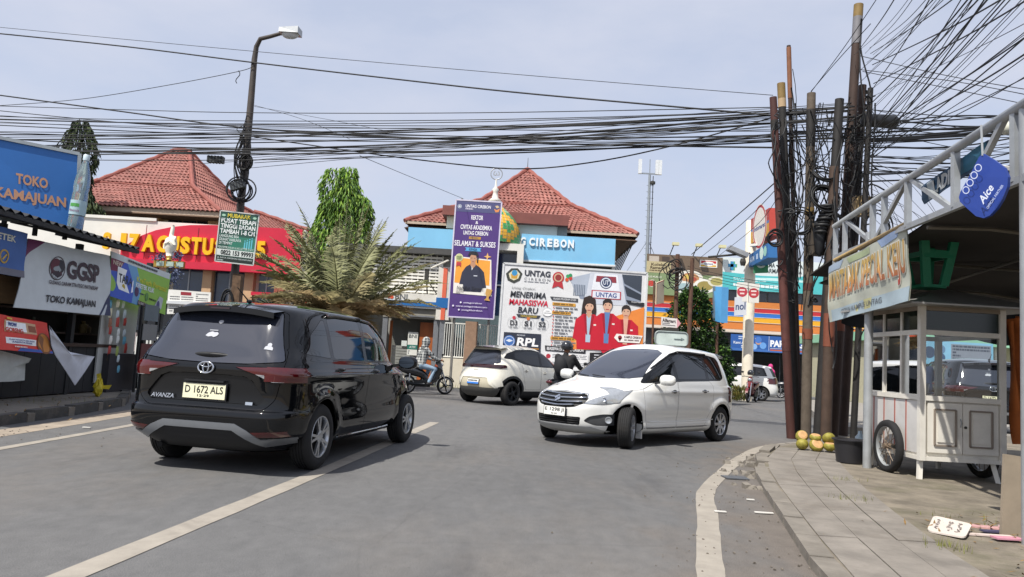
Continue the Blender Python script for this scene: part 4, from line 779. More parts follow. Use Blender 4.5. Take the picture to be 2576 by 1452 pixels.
for lab, q in (('leaning dark utility post hung with cable coils in the hedge', (1705, 640, 1697, 872)), ('bare rusty utility post between the hedge and the food billboard', (1742, 650, 1732, 870))):
    t = thing('utility_post', lab, 'post', gr(q[2], 935), group='posts by the hedge'); post_at(*q, 26.5, .075, rust, t, 'shaft')
    if 'coils' in lab:
        for k in range(9):
            c0 = at(random.uniform(1683, 1712), random.uniform(668, 722), 26.3); r_ = random.uniform(.22, .42); a0 = random.uniform(0, 3); m = MB(); m.tube([c0+V((r_*math.cos(a), .05*math.sin(2*a+a0), r_*random.uniform(.9, 1.1)*math.sin(a))) for a in np.linspace(0, 6.2832, 22)], .018, 5, cap=False); m.build('cable_coil', pm('cable_black', '121315', .6), t)
# ================================================================ left: tobacco kiosk with banners
kd = pm('kiosk_black', '1d1f22', .7, var=.2, scale=3, dirt=.3, dirtcol='3a3833'); kd2 = pm('kiosk_brown', '3f3027', .8, var=.3, scale=3, stretch=(1, 1, 6))
t = thing('kiosk', 'dark roadside kiosk with a black corrugated awning along the left pavement', 'kiosk', (-9.3, 13, .12))
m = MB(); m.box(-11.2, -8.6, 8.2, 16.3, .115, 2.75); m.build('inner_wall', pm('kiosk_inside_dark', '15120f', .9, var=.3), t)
for y in (8.4, 10.1, 11.5, 13.6, 15.0, 16.3): m = MB(); m.box(-8.0, -7.9, y-.05, y+.05, .115, 2.85); m.build('post', kd, t)
for k in range(16):
    y = 8.3+k*.45
    if y < 15.0: m = MB(); m.box(-7.98+.012*(k % 2), -7.92, y, y+.44, .14, 1.0 if y > 11.3 else 1.28); m.build('front_panel', kd, t)
m = MB(); m.box(-8.6, -7.86, 8.2, 15.1, .98, 1.04); m.build('counter', kd2, t)
for k in range(4): m = MB(); m.box(-8.6, -8.3, 8.4, 16.2, 1.2+k*.38, 1.23+k*.38); m.build('shelf', kd2, t)
m = MB()
def awn(u, v):
    y = 8.0+6.4*u; return V((-8.9+1.65*v, y, 3.2-.28*v+.03*math.sin(y*2*math.pi/.22)))
m.grid(awn, 120, 1); m.grid(lambda u, v: awn(u, v)+V((0, 0, -.02)), 120, 1); m.build('awning', pm('awning_black', '17181b', .6, var=.2), t)
m = MB(); m.bar((-7.28, 8, 2.86), (-7.28, 14.4, 2.86), .05, .07); m.build('awning_rail', pm('awning_black'), t)
for y in (9, 11, 13, 14.3): m = MB(); m.bar((-8.85, y, 3.1), (-7.28, y, 2.84), .04); m.build('awning_bracket', pm('awning_black'), t)
m = MB(); m.box(-8.05, -7.85, 8.2, 12.0, 1.62, 2.05); m.build('shutter_board', pm('wood_shutter', '70583a', .7, var=.2, scale=2, stretch=(1, 1, 9)), t)
# goods hanging in the kiosk
rnd = random.Random(11); cols = ['d9dcd8', 'b04038', 'dfd7b8', 'c4d0d6', '9cac5c', 'd8b14c', 'e8e4dc', '9a6a50', '6aaac4']
n = 0
for r_ in range(8):
    for c_ in range(3):
        p = ax(277+c_*18+rnd.uniform(-3, 3), 765+r_*23+rnd.uniform(-4, 4), -7.78+.04*(c_ % 2)); w_, h_ = rnd.uniform(.10, .14), rnd.uniform(.15, .2)
        m = MB(); m.grid(lambda u, v: p+V((.03*math.sin(math.pi*u)*math.sin(math.pi*v), (u-.5)*w_, (v-.5)*h_)), 5, 5); m.grid(lambda u, v: p+V((-.02*math.sin(math.pi*u)*math.sin(math.pi*v), (u-.5)*w_, (v-.5)*h_)), 5, 5)
        o = m.build('snack_packet', ink(cols[rnd.randrange(len(cols))]), None, smooth=True); tag(o, 'small snack packet hanging in the strip at the kiosk corner', 'packet', 'hanging snack packets'); n += 1
for k in range(26):
    y = rnd.uniform(11.8, 15.0); z = rnd.choice((1.23, 1.61, 1.99)); m = MB(); h_ = rnd.uniform(.12, .26); w_ = rnd.uniform(.05, .1); x = -8.42; r2 = rnd.choice((0, 1))
    m.lathe([(w_*.8, z), (w_, z+.02), (w_, z+h_*.7), (w_*.45, z+h_*.85), (w_*.45, z+h_)], 8, (x, y, 0)); o = m.build('jar', ink(rnd.choice(['5a4a34', '6a2a24', '3a4a3c', '75653f', '54585c'])), None, smooth='auto'); tag(o, 'dim jar standing on the shelves inside the kiosk', 'jar', 'jars on the kiosk shelves')
def X(*q): return ax(*q)
# grey cigarette banner
t = thing('grey_banner', 'grey shop banner with a round handshake emblem and big dark initials', 'banner', (-7.6, 13, 1.7))
s_ = Sheet(t, X(70, 600, -7.72), X(281, 645, -7.72), X(277, 795, -7.5), X(37, 773, -7.45), pm('banner_grey', 'c6ccce', .6, var=.05), .012, wave=.018)
s_.pg([(0, 0), (.17, 0), (.03, .2), (0, .3)], '6a2a52').pg([(1, .62), (1, 1), (.86, 1), (.93, .8)], '1f2a50').pg([(.88, 1), (.95, .82), (.965, .82), (.92, 1)], 'b9c0c4').up()
s_.ring(.345, .36, .085, .078, '3a2a30', n=30).disc(.325, .33, .055, '5a1c2c', 18).disc(.372, .33, .05, '2b2730', 18).pg([(.28, .36), (.40, .36), (.40, .46), (.345, .52), (.29, .46)], '4a2430').up(); s_.pg([(.30, .34), (.35, .30), (.39, .38), (.36, .44), (.32, .44)], '949ca0').up()
for k in range(4): s_.pg([(.30+.018*k, .43-.01*k), (.31+.018*k, .42-.01*k), (.345+.014*k, .50-.01*k), (.335+.014*k, .51-.01*k)], '2b2730')
for k in range(3): s_.pg([(.29+.02*k, .46+.02*k), (.3+.02*k, .45+.02*k), (.325+.02*k, .50+.01*k), (.315+.02*k, .51+.01*k)], 'a9b0b3')
s_.text('GGSP', .445, .2, .83, .50, '3a2530', .04, slant=.0).text('GUDANG GARAM STRATEGIC PARTNERSHIP', .27, .555, .82, .615, '3a2a33', .02).text('TOKO KAMAJUAN', .26, .78, .81, .915, '23232a', .03); s_.done()
t = thing('blue_banner', 'dark blue banner with a gold emblem at the left edge of the kiosk', 'banner', (-7.6, 11.4, 1.8))
s_ = Sheet(t, X(-90, 545, -7.6), X(70, 588, -7.6), X(60, 699, -7.55), X(-95, 672, -7.55), ink('3b62a4'), .012, wave=.012); s_.rect(0, .85, 1, 1, '6a6a78').up(); s_.text('KRETEK', .35, .13, .80, .27, 'd8d8c8', .03).ring(.62, .62, .08, .06, 'b9973c').pg([(.58, .68), (.65, .56), (.67, .58), (.60, .70)], 'c9a94c'); s_.done()
t = thing('green_banner', 'blue and green price banner with a white pack picture at the kiosk end', 'banner', (-7.8, 15.8, 2))
s_ = Sheet(t, X(279, 632, -7.7), X(430, 690, -7.7), X(415, 792, -7.65), X(277, 745, -7.65), ink('90be52'), .012, wave=.008)
s_.pg([(0, .0), (.98, 0), (.985, .14), (0, .14)], 'ccd4d6').pg([(0, .14), (.25, .14), (.38, .6), (.35, 1), (0, 1)], '3a5cc0').pg([(0, .14), (.2, .14), (.1, .4), (0, .42)], '7a2a4a').pg([(.25, .14), (.4, .14), (.5, .6), (.45, 1), (.35, 1), (.38, .6)], '6aa0cc').up()
s_.text('NEW', .03, .17, .17, .27, 'd8c8b8', .03).pg([(.10, .28), (.36, .30), (.36, .74), (.30, .80), (.13, .78), (.09, .66)], 'eef2f4').up(); s_.text('TARA', .12, .42, .34, .62, '2c343c', .02).disc(.2, .70, .025, 'b9a22c', 12)
s_.text('KreTech Pertama!', .41, .34, .95, .47, 'c9c83c', .02).text('KRETEK KLIK', .40, .49, .72, .60, 'dfe6ea', .03).disc(.42, .70, .035, '4a2f5a', 14, 1.2).disc(.60, .74, .03, '5a8a4a', 14, 1.2).lines(.47, .70, .55, .73, 1, '2c3a5c', 1).lines(.65, .74, .78, .78, 1, '2f4a24', 1)
s_.pg([(.45, .88), (.66, .9), (.66, 1), (.45, .98)], '4a2030').pg([(.84, .62), (.92, .64), (.9, .9), (.8, .98), (.76, .9)], 'b4bcc0').up(); s_.text('12.000 / PAK', .46, .905, .65, .965, 'd8d4d0', .02).disc(.83, .84, .03, '4a4a7a', 12, 1.3).lines(.25, .04, .8, .10, 1, '4a5054', .8, 3); s_.done()
t = thing('noodle_banner', 'red instant noodle banner with a fried egg picture on the kiosk counter', 'banner', (-7.3, 11.8, .9))
s_ = Sheet(t, X(-60, 780, -7.35), X(118, 813, -7.35), X(132, 890, -7.2), X(-60, 875, -7.2), ink('d23629'), .012, wave=.014)
s_.rect(.36, .12, .80, .46, 'c9a27c').rect(.36, .62, .78, .80, 'f0f2f2').pg([(.55, .9), (1, .92), (1, 1), (.9, 1), (.5, 1)], '2f55a8').up(); s_.rect(.38, .15, .65, .42, 'f2f4f4').rect(.68, .2, .79, .4, '8a4a2c').up(); s_.text('WOW', .40, .17, .53, .29, '2a3f86', .05).text('GORENG', .37, .33, .6, .46, 'c9402c', .04).text('KUAH NGGANYA LEBIH BESAR', .40, .66, .75, .70, '2a3f86', .02).text('RASANYA ENAK', .44, .72, .72, .77, '2a3f86', .02).disc(.89, .70, .105, '7a4a24', 24, 1).up(); s_.disc(.89, .69, .09, 'b9762c', 22, 1).disc(.875, .72, .055, 'e6e4de', 18, .9).up(); s_.disc(.875, .72, .025, 'e0762c', 14).rect(.38, .05, .46, .1, 'd8b43c').lines(.46, .86, .66, .9, 1, 'e0c8c0', 1); s_.done()
def cloth(name, lab, pix, X_, mat, sag=.05, cat='cloth'):
    P = [X(a, b2, X_) for a, b2 in pix]; c0 = sum(P, V((0, 0, 0)))/len(P)+V((sag, 0, 0)); m = MB(); n = len(P); vs_ = []; K = 6
    for k in range(K+1):
        for i in range(n): q = P[i].lerp(c0, k/K); q = q+V((sag*.5*math.sin(k/K*math.pi)*math.sin(i*2.1), 0, 0)); vs_.append(q)
    fs = [(k*n+i, k*n+(i+1) % n, (k+1)*n+(i+1) % n, (k+1)*n+i) for k in range(K) for i in range(n)]
    m.add(vs_, fs); m.add([v+V((-.008, 0, 0)) for v in vs_], fs); return tag(m.build(name, mat, None, smooth=True), lab, cat)
gw = pm('cloth_grey', 'ccd0da', .8, var=.08, bump=.1, bscale=6)
cloth('banner_flap', 'loose pale grey banner back hanging to a point below the noodle banner', [(124, 818), (127, 840), (150, 868), (177, 886), (210, 893), (238, 897), (214, 935), (189, 970), (165, 932), (139, 893), (130, 870)], -7.2, gw)
cloth('tarpaulin', 'dirty white tarpaulin hung over the kiosk front at the left edge', [(-60, 876), (0, 882), (40, 892), (79, 902), (72, 912), (64, 914), (63, 935), (62, 957), (30, 960), (0, 961), (-60, 965)], -7.5, pm('tarp_white', 'c9cecb', .8, var=.1), .03, 'tarpaulin')
# yellow bag on the pavement
p = gr(245, 998, .115); m = MB(); rnd = random.Random(3); m.ell(p+V((0, 0, .11)), (.08, .08, .11), 11, 7); m.v = [V((q.x+rnd.uniform(-.03, .03), q.y+rnd.uniform(-.03, .03), max(.116, q.z*(1+.25*(q.z > .3))+rnd.uniform(-.03, .04)))) for q in m.v]; m.poly([p+V((-.02, 0, .2)), p+V((.05, .02, .22)), p+V((.0, .03, .42)), p+V((-.07, .02, .40))]); m.poly([p+V((.02, 0, .15)), p+V((.06, .02, .2)), p+V((.22, .03, .22)), p+V((.18, .02, .14))]); tag(m.build('plastic_bag', ink('c9b62c'), None), 'crumpled yellow plastic bag at the foot of the kiosk corner', 'bag')
m = MB(); p = gr(300, 985, .115); m.prism([p+V((-.5, -.5, 0)), p+V((.0, -.5, 0)), p+V((.0, .5, 0)), p+V((-.5, .5, 0))], (0, 0, .75)); tag(m.build('storage_crate', pm('crate_dark', '2e2c31', .7, var=.2), None), 'dark storage bin under the hanging snack strip', 'bin')
t = thing('display_rack', 'black display rack with posters standing at the kiosk end', 'rack', gr(335, 985, .115))
p = gr(335, 987, .115)
for dx, dy in ((0, 0), (.0, .7), (-.5, 0), (-.5, .7)): m = MB(); m.bar(p+V((dx, dy, 0)), p+V((dx, dy, 1.75)), .045); m.build('post', kd, t)
q0, q1 = ax(262, 750, -7.86), ax(331, 950, -7.86); m = MB(); m.box(-7.9, -7.87, q0.y, q1.y, .3, 2.25); m.build('poster_backing', ink('b4b6b2'), t)
for k, c_ in enumerate(('6f7472', '5a2a2c', '77797a', '5f6c74')): m = MB(); m.box(p.x+.03, p.x+.045, p.y+.05, p.y+.65, p.z+.25+k*.4, p.z+.58+k*.4); m.build('poster', ink(c_), t)
# roof-top billboard
t = thing('shop_billboard', 'large blue rooftop billboard with faded orange capital letters', 'billboard', (-8.5, 13, 2.9))
s_ = Sheet(t, at(-70, 333, 12.5), at(200, 388, 13.5), at(192, 577, 13.5), at(-70, 540, 12.5), pm('billboard_blue', '2c6cb4', .5, var=.08, scale=1.5), .08)
s_.text('TOKO', .395, .40, .70, .535, 'c09070', .035).text('KAMAJUAN', .20, .61, .885, .775, 'c09070', .035); s_.done(); s_.frame(.06, pm('frame_pale', '9aa2a6', .5), 'frame', .05)
for u in (.3, .6, .9): p = s_.p(u, 1, -.1); m = MB(); m.bar(p+V((0, 0, .3)), (p.x, p.y, 2.9), .06); m.build('leg', kd, t)
# bottle-shaped advertising figure
p0 = at(185, 592, 13.2); t = thing('bottle_sign', 'tall translucent plastic water bottle figure standing on the kiosk roof', 'sign', p0)
prof = [(.0, 0), (.1, .01), (.13, .06), (.13, .3), (.124, .34), (.13, .38), (.13, .72), (.12, .78), (.13, .84), (.13, .95), (.118, 1.06), (.092, 1.18), (.065, 1.28), (.05, 1.34), (.05, 1.37)]
M_ = Matrix.Translation(p0) @ Matrix.Rotation(R(3), 4, 'Y'); m = MB(M_); m.lathe(prof, 20); m.build('bottle', pm('pet_plastic', 'b2ccd6', .1, var=.12, scale=6, coat=.6, trans=.8), t, smooth=True)
m = MB(M_); m.lathe([(.054, 1.36), (.056, 1.45), (.045, 1.47), (0, 1.475)], 16); m.build('cap', pm('cap_pale', 'bccdd4', .4), t, smooth='auto')
m = MB(M_); m.lathe([(.133, .36), (.133, .62)], 20); m.build('label', ink('a9c4cc'), t, smooth=True); m = MB(M_)
m.add([(.136*math.sin(a), -.136*math.cos(a), z) for z in (.5, .56) for a in (-.6, -.2, .2, .6)], [(0, 1, 5, 4), (1, 2, 6, 5), (2, 3, 7, 6)]); m.build('label_mark', ink('4f9a4c'), t)
m = MB(M_); m.text('Minerale', lambda q: M_.inverted() @ (M_ @ V((.137*math.sin(q.x), -.137*math.cos(q.x), q.y))), .0, box=(-.7, .41, .7, .46)); m.build('lettering', ink('8c4a78'), t)
# dim shop front beyond the kiosk
t = thing('small_shop', 'dim shop front with white gate and dark windows between kiosk and black car', 'shop', (-13, 28.6, 0))
m = MB(); m.box(-14.6, -11.0, 28.4, 30.5, 0, 2.7); m.build('wall', pm('shop_dim', '4a4b4c', .8, var=.15), t)
m = MB(); m.box(-14.7, -10.9, 27.9, 28.6, 2.55, 2.66); m.build('awning', ink('c9ccce'), t)
for x in (-14.2, -13.1, -12.0): m = MB(); m.box(x, x+.95, 28.33, 28.4, 1.5, 2.4); m.build('window', dkglass, t)
for z in (.35, 1.25): m = MB(); m.bar((-13.9, 28.1, z), (-12.6, 28.1, z), .06); m.build('gate_rail', rw, t)
for k in range(11): x = -13.9+k*.13; m = MB(); m.bar((x, 28.1, .1), (x, 28.1, 1.25), .05); m.build('gate_bar', rw, t)
m = MB(); m.box(-14.4, -14.0, 28.2, 28.3, .7, 1.4); m.build('arrow_board', ink('c8b8b4'), t)
# ================================================================ right: food stall canopy and cart
galv = pm('galvanised', 'a7abad', .45, .35, var=.12, scale=5, dirt=.3, dirtcol='7d7367'); tarp = pm('dark_tarp', '2b2724', .8, var=.2, scale=1.5)
A0, B0 = V((5.19, 12.0, 0)), V((3.60, 4.05, 0))
def tr(s, z, dx=0): q = A0.lerp(B0, s); return V((q.x+dx, q.y, z))
def s_at(px):        # where along the truss that picture column falls
    best = min((abs(1288+FPX*tr(k/400, 0).x/tr(k/400, 0).y-px), k/400) for k in range(401)); return best[1]
ZT0, ZT1, ZB0, ZB1 = 3.66, 3.36, 3.15, 2.75
zt = lambda s: ZT0+(ZT1-ZT0)*s; zb = lambda s: ZB0+(ZB1-ZB0)*s
t = thing('stall_canopy', 'food stall canopy with a grey steel truss and dark tarpaulin roof', 'canopy', (6, 9, .04))
m = MB(); m.tube([tr(0, zt(0)), tr(1, zt(1))], .045, 10); m.build('top_chord', galv, t, smooth=True)
m = MB(); m.bar(tr(0, zb(0)), tr(1, zb(1)), .05, .06); m.build('bottom_chord', galv, t)
for px in (2104, 2128, 2199, 2228, 2288, 2410, 2566): k = s_at(px); m = MB(); m.bar(tr(k, zb(k)-(.35 if px < 2130 else 0)), tr(k, zt(k)), .06, .06); m.build('strut', galv, t)
for pa, za, pb, z2 in ((2128, 1, 2196, 0), (2285, 1, 2205, 0), (2292, 1, 2402, 0), (2540, 1, 2424, 0)):
    a, b2 = s_at(pa), s_at(pb); m = MB(); m.bar(tr(a, zt(a)), tr(b2, zb(b2)), .045, .05); m.build('diagonal', galv, t)
m = MB(); a, b2 = s_at(2495), s_at(2556); m.bar(tr(a, zt(a)-.33), tr(b2, zb(b2)+.12), .03); m.build('diagonal', ink('c9c6be'), t)
p = gr(2181, 1179, .045); m = MB(); m.tube([p, (p.x, p.y, 3.2)], .055, 12); m.build('post', galv, t, smooth='auto')
k = s_at(2588); q = tr(k, 0); m = MB(); m.tube([(q.x+.03, q.y, .04), (q.x+.03, q.y, zt(k))], .06, 12); m.build('post', galv, t, smooth='auto')
for y in (12.2, 6.0): m = MB(); m.tube([(9.6, y, .04), (9.6, y, 2.7)], .05, 8); m.build('post', galv, t)
# tarpaulin roof with purlins
def roof(u, v):
    y = 12.9-9.2*v; e = tr(min(1, max(0, (12-y)/7.95)), 0); x = e.x+.12+(10-e.x)*u; return V((x, y, 2.80+.34*v-.25*u+.06*math.sin(math.pi*u)+.02*math.sin(x*5)))
m = MB(); m.grid(roof, 20, 14); m.grid(lambda u, v: roof(u, v)+V((0, 0, .02)), 20, 14); m.build('tarpaulin_roof', tarp, t, smooth=True)
for v in (.08, .3, .52, .74, .96): m = MB(); m.tube([roof(u/8, v)+V((0, 0, -.05)) for u in range(9)], .022, 6); m.build('purlin', pm('purlin', '6b675f', .6), t)
for u in (.3, .65): m = MB(); m.tube([roof(u, v/10)+V((0, 0, -.09)) for v in range(11)], .02, 6); m.build('rafter', pm('purlin'), t)
m = MB(); 
def val(u, v): x = 5.6+4.4*u; return V((x, 12.6+.05*math.sin(x*9), 2.78-.30*u-(.62+.06*abs(math.sin(x*4)))*v))
m.grid(val, 60, 3); m.grid(lambda u, v: val(u, v)+V((0, .012, 0)), 60, 3); m.build('valance', pm('valance_dark', '23262a', .85, var=.3, scale=4), t, smooth=True)
m = MB(); m.prism([at(2036, 694, 12.7), at(2112, 640, 12.4), at(2200, 660, 12.9), at(2110, 700, 13.2)], (0, 0, .025)); m.build('awning_corner', tarp, t)
m = MB(); m.box(8.9, 9.0, 4.5, 9.2, .04, 2.6); m.build('side_curtain', pm('curtain_dark', '20211f', .9, var=.3, scale=3), t)
# printed banner hanging from the truss
t = thing('stall_banner', 'weathered food banner with yellow-to-red letters hanging from a wooden pole', 'banner', (4.7, 10, 1.9))
m = MB(); m.tube([at(2100, 655, 11.45), at(2282, 562, 8.45)], .03, 8); m.build('wooden_pole', pm('bamboo', 'a58c5e', .6, var=.2, scale=9), t, smooth=True)
s_ = Sheet(t, at(2086, 672, 11.6), at(2279, 568, 8.5), at(2288, 757, 8.45), at(2084, 811, 11.5), pm('banner_weathered', 'b9bcae', .6, var=.12, scale=3, dirt=.4, dirtcol='a59a70'), .012, wave=.02)
s_.pg([(0, 0), (.25, 0), (.2, .13), (0, .12)], '9aaabb').pg([(.7, 0), (.95, 0), (.92, .1), (.75, .13)], '8fa4c4').pg([(.3, .02), (.6, .02), (.6, .12), (.33, .12)], 'a8b48c').pg([(.05, .80), (1, .80), (1, 1), (.05, 1)], 'a3b4bc').pg([(.4, .8), (.62, .8), (.6, .95), (.42, .95)], 'c4c08c').up()
s_.text('MARTABAK SPECIAL KEJU', .03, .14, .985, .765, 'd9d2c4', .05); s_.up()
g_ = bpy.data.materials.new('letter_fade'); g_.use_nodes = True; n_ = g_.node_tree.nodes.new('ShaderNodeAttribute'); n_.attribute_name = 'fade'; g_.node_tree.links.new(n_.outputs['Color'], g_.node_tree.nodes['Principled BSDF'].inputs['Base Color'])
m = MB(); vv = []; m.text('MARTABAK SPECIAL KEJU', lambda q: (vv.append(q.y), s_.p(q.x, q.y, s_._o()+.004))[1], .018, box=(.035, .75, .98, .16)); o = m.build('letters', g_, t); o['kind'] = 'stuff'
at_ = o.data.color_attributes.new('fade', 'FLOAT_COLOR', 'POINT')
for k, v in enumerate(vv): f = min(1, max(0, (v-.3)/.45)); a, b2 = lin('bfa057'), lin('a82c34'); at_.data[k].color = tuple(a[c]*(1-f)+b2[c]*f for c in range(3))+(1,)
s_.text('DEPAN KAMPUS UNTAG', .2, .835, .72, .915, '5a6068', .01); s_.done()
# inner name strip
t = thing('name_strip', 'torn blue name strip with pale capital letters behind the truss', 'banner', (4.3, 7.6, 3))
s_ = Sheet(t, at(2318, 470, 7.9), at(2486, 352, 6.55), at(2484, 405, 6.6), at(2322, 515, 7.95), ink('24445f'), .01, wave=.012); s_.pg([(.55, .0), (.98, .0), (.95, .9), (.6, .8)], '2e6a86').pg([(.12, .05), (.2, .05), (.18, .98), (.1, .95)], '9aa4aa').up(); s_.text('LADIR', .2, .12, .56, .88, 'a9adae', .05); s_.done()
# ice cream partner sign
t = thing('ice_cream_sign', 'blue rounded hanging sign with four rings and white script', 'sign', at(2475, 547, 6.55))
pix = [(2472, 386), (2500, 402), (2527, 422), (2536, 445), (2534, 470), (2522, 500), (2508, 523), (2490, 542), (2474, 549), (2455, 544), (2432, 524), (2415, 508), (2412, 496), (2416, 483), (2437, 446), (2462, 396)]
Yp = lambda px: 6.02-.003*(px-2412); P = [at(a, b2, Yp(a)) for a, b2 in pix]; n_ = (P[4]-P[0]).cross(P[12]-P[0]).normalized(); n_ = n_ if n_.dot(CAM-P[0]) > 0 else -n_
m = MB(); m.prism(P, -n_*.03); m.build('panel', pm('sign_blue', '27408f', .35, var=.05), t)
s_ = Sheet(t, at(2412, 386, Yp(2412)-.04), at(2536, 386, Yp(2536)-.04), at(2536, 549, Yp(2536)-.04), at(2412, 549, Yp(2412)-.04), pm('sign_blue'), .001, 'mount'); s_.panel.hide_render = False
bpy.data.objects.remove(s_.panel)
for i in range(4): u, v = .16+i*.085, .57-i*.115; s_.ring(u, v, .075, .058, 'c8d0e4')
def rot_text(sh, tx, u, v, L_, h_, ang, col, bold, shear=0):
    ca, sa = math.cos(ang), math.sin(ang); k = sh.W/sh.H
    sh.mb(col).text(tx, lambda q: sh.p(u+q.x*ca+q.y*sa, v+(-q.x*sa+q.y*ca)*k*1.0, sh._o()+.002), bold, shear, box=(0, h_, L_, 0))
rot_text(s_, 'Aice', .40, .73, .40, .15, R(56), 'd4dae8', .02, .25); rot_text(s_, 'OFFICIAL PARTNER', .58, .84, .55, .05, R(56), 'b9c4e0', .01); s_.done()
m = MB(); m.tube([P[0]+V((0, 0, -.02)), P[0]+V((.02, .05, .25))], .008, 5); m.build('hanger', galv, t)
# bulb
t = thing('bulb', 'bare bulb in a socket hanging under the canopy edge', 'lamp', at(2530, 330, 6.2)); p = at(2530, 322, 6.2); m = MB(); m.ell(p, (.05, .05, .06)); m.build('globe', pm('bulb_white', 'd8d8c8', .2), t, smooth=True); m = MB(); m.lathe([(.03, .04), (.03, .12)], 8, p); m.build('socket', galv, t)
# ---------------------------------------------------------------- the cart
CX0, CX1, CY0, CY1 = 5.05, 6.03, 9.15, 10.5
t = thing('food_cart', 'white wooden food cart with glass cabinet and panelled doors under the canopy', 'cart', (5.5, 9.8, .045))
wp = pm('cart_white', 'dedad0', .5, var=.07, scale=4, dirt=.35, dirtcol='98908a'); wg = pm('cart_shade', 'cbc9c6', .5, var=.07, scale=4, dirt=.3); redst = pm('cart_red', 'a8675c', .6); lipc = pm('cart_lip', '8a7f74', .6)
m = MB(); m.box(CX0, CX1, CY0+.02, CY1, .33, 1.04); m.build('cabinet', wp, t)
m = MB(); m.box(CX0-.03, CX1+.03, CY0-.03, CY1+.03, 1.0, 1.06); m.build('counter_rail', wp, t)
m = MB(); m.box(CX0-.02, CX1+.02, CY0-.02, CY1+.02, .28, .33); m.build('base_rail', wp, t)
for k, (xa, xb) in enumerate(((CX0+.07, CX0+.49), (CX0+.50, CX1-.05))):
    m = MB(); m.box(xa, xb, CY0-.015, CY0+.02, .38, .98); d_ = m.build('door', wp, t)
    a, b2 = xa+.08, xb-.08; m = MB()
    for q0, q1 in (((a, .47), (b2, .47)), ((b2, .47), (b2, .90)), ((b2, .90), (a, .90)), ((a, .90), (a, .47))): m.bar((q0[0], CY0-.02, q0[1]), (q1[0], CY0-.02, q1[1]), .022, .02)
    m.build('moulding', lipc, d_); m = MB(); m.box(a+.035, b2-.035, CY0-.028, CY0-.01, .51, .86); m.build('raised_panel', wp, d_)
m = MB(); m.lathe([(.016, 0), (.016, -.012), (.0, -.014)], 12, (CX0+.525, CY0-.018, .70), 'y'); m.build('lock', pm('dark_frame'), t); m = MB(); m.tube([(CX0+.465, CY0-.02, .8), (CX0+.465, CY0-.045, .75), (CX0+.465, CY0-.02, .7)], .007, 6); m.build('padlock', galv, t)
# side boards with red edges
for k in range(5):
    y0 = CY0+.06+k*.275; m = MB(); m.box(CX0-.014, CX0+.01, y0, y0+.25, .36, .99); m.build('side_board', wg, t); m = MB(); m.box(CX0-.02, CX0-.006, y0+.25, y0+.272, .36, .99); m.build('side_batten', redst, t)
for x, y in ((CX0, CY0), (CX1, CY0), (CX0, CY1), (CX1, CY1)): m = MB(); m.box(x-.035, x+.035, y-.035, y+.035, .28, 2.18); m.build('corner_post', wp, t)
for z in (1.83, 2.13):
    for a, b2 in (((CX0, CY0), (CX1, CY0)), ((CX0, CY0), (CX0, CY1)), ((CX1, CY0), (CX1, CY1)), ((CX0, CY1), (CX1, CY1))): m = MB(); m.bar((*a, z), (*b2, z), .05, .06); m.build('rail', wp, t)
for y in (CY0+.45, CY0+.9): m = MB(); m.box(CX0-.02, CX0+.02, y-.02, y+.02, 1.06, 2.12); m.build('mullion', wp, t)
gl = glass('cart_glass')
for (xa, ya), (xb, yb) in (((CX0, CY0), (CX1, CY0)), ((CX0, CY1), (CX1, CY1)), ((CX0, CY0), (CX0, CY1))):
    m = MB(); m.poly([(xa, ya, 1.06), (xb, yb, 1.06), (xb, yb, 1.81), (xa, ya, 1.81)]); m.build('pane', gl, t)
for (xa, ya), (xb, yb) in (((CX0, CY0), (CX1, CY0)), ((CX0, CY0), (CX0, CY1))): m = MB(); m.poly([(xa, ya, 1.86), (xb, yb, 1.86), (xb, yb, 2.1), (xa, ya, 2.1)]); m.build('upper_pane', pm('green_glass', '16211b', .1, var=.3, scale=2, spec=.6), t)
m = MB(); cxm, cym = (CX0+CX1)/2, (CY0+CY1)/2
E_ = [(CX0-.28, CY0-.28, 2.17), (CX1+.42, CY0-.28, 2.17), (CX1+.42, CY1+.28, 2.17), (CX0-.28, CY1+.28, 2.17)]; T_ = [(cxm-.05, cym-.25, 2.42), (cxm+.15, cym-.25, 2.42), (cxm+.15, cym+.25, 2.42), (cxm-.05, cym+.25, 2.42)]
m.add(E_+T_+[(x, y, 2.15) for x, y, z in E_], [(0, 1, 5, 4), (1, 2, 6, 5), (2, 3, 7, 6), (3, 0, 4, 7), (4, 5, 6, 7), (8, 9, 1, 0), (9, 10, 2, 1), (10, 11, 3, 2), (11, 8, 0, 3), (11, 10, 9, 8)]); m.build('roof', pm('zinc_roof', 'a9a9a6', .4, .4, var=.08), t)
m = MB(); m.box(CX0-.03, CX1+.03, CY0-.03, CY1+.03, 2.10, 2.149); m.build('head_beam', pm('cart_beam', '8f8375', .6, var=.15), t)
for x, dx in ((CX0+.02, -.03), (CX1-.08, .05)): m = MB(); m.bar((x, CY0+.06, .30), (x+dx, CY0+.02, .045), .05, .05); m.build('leg', wp, t)
for x in (CX0+.05, CX1-.05): m = MB(); m.bar((x, CY1-.1, .30), (x, CY1-.1, .045), .05); m.build('leg', wp, t)
m = MB(); m.bar((CX0-.1, CY0+.5, .38), (CX1, CY0+.5, .38), .05); m.build('axle', pm('dark_frame'), t)
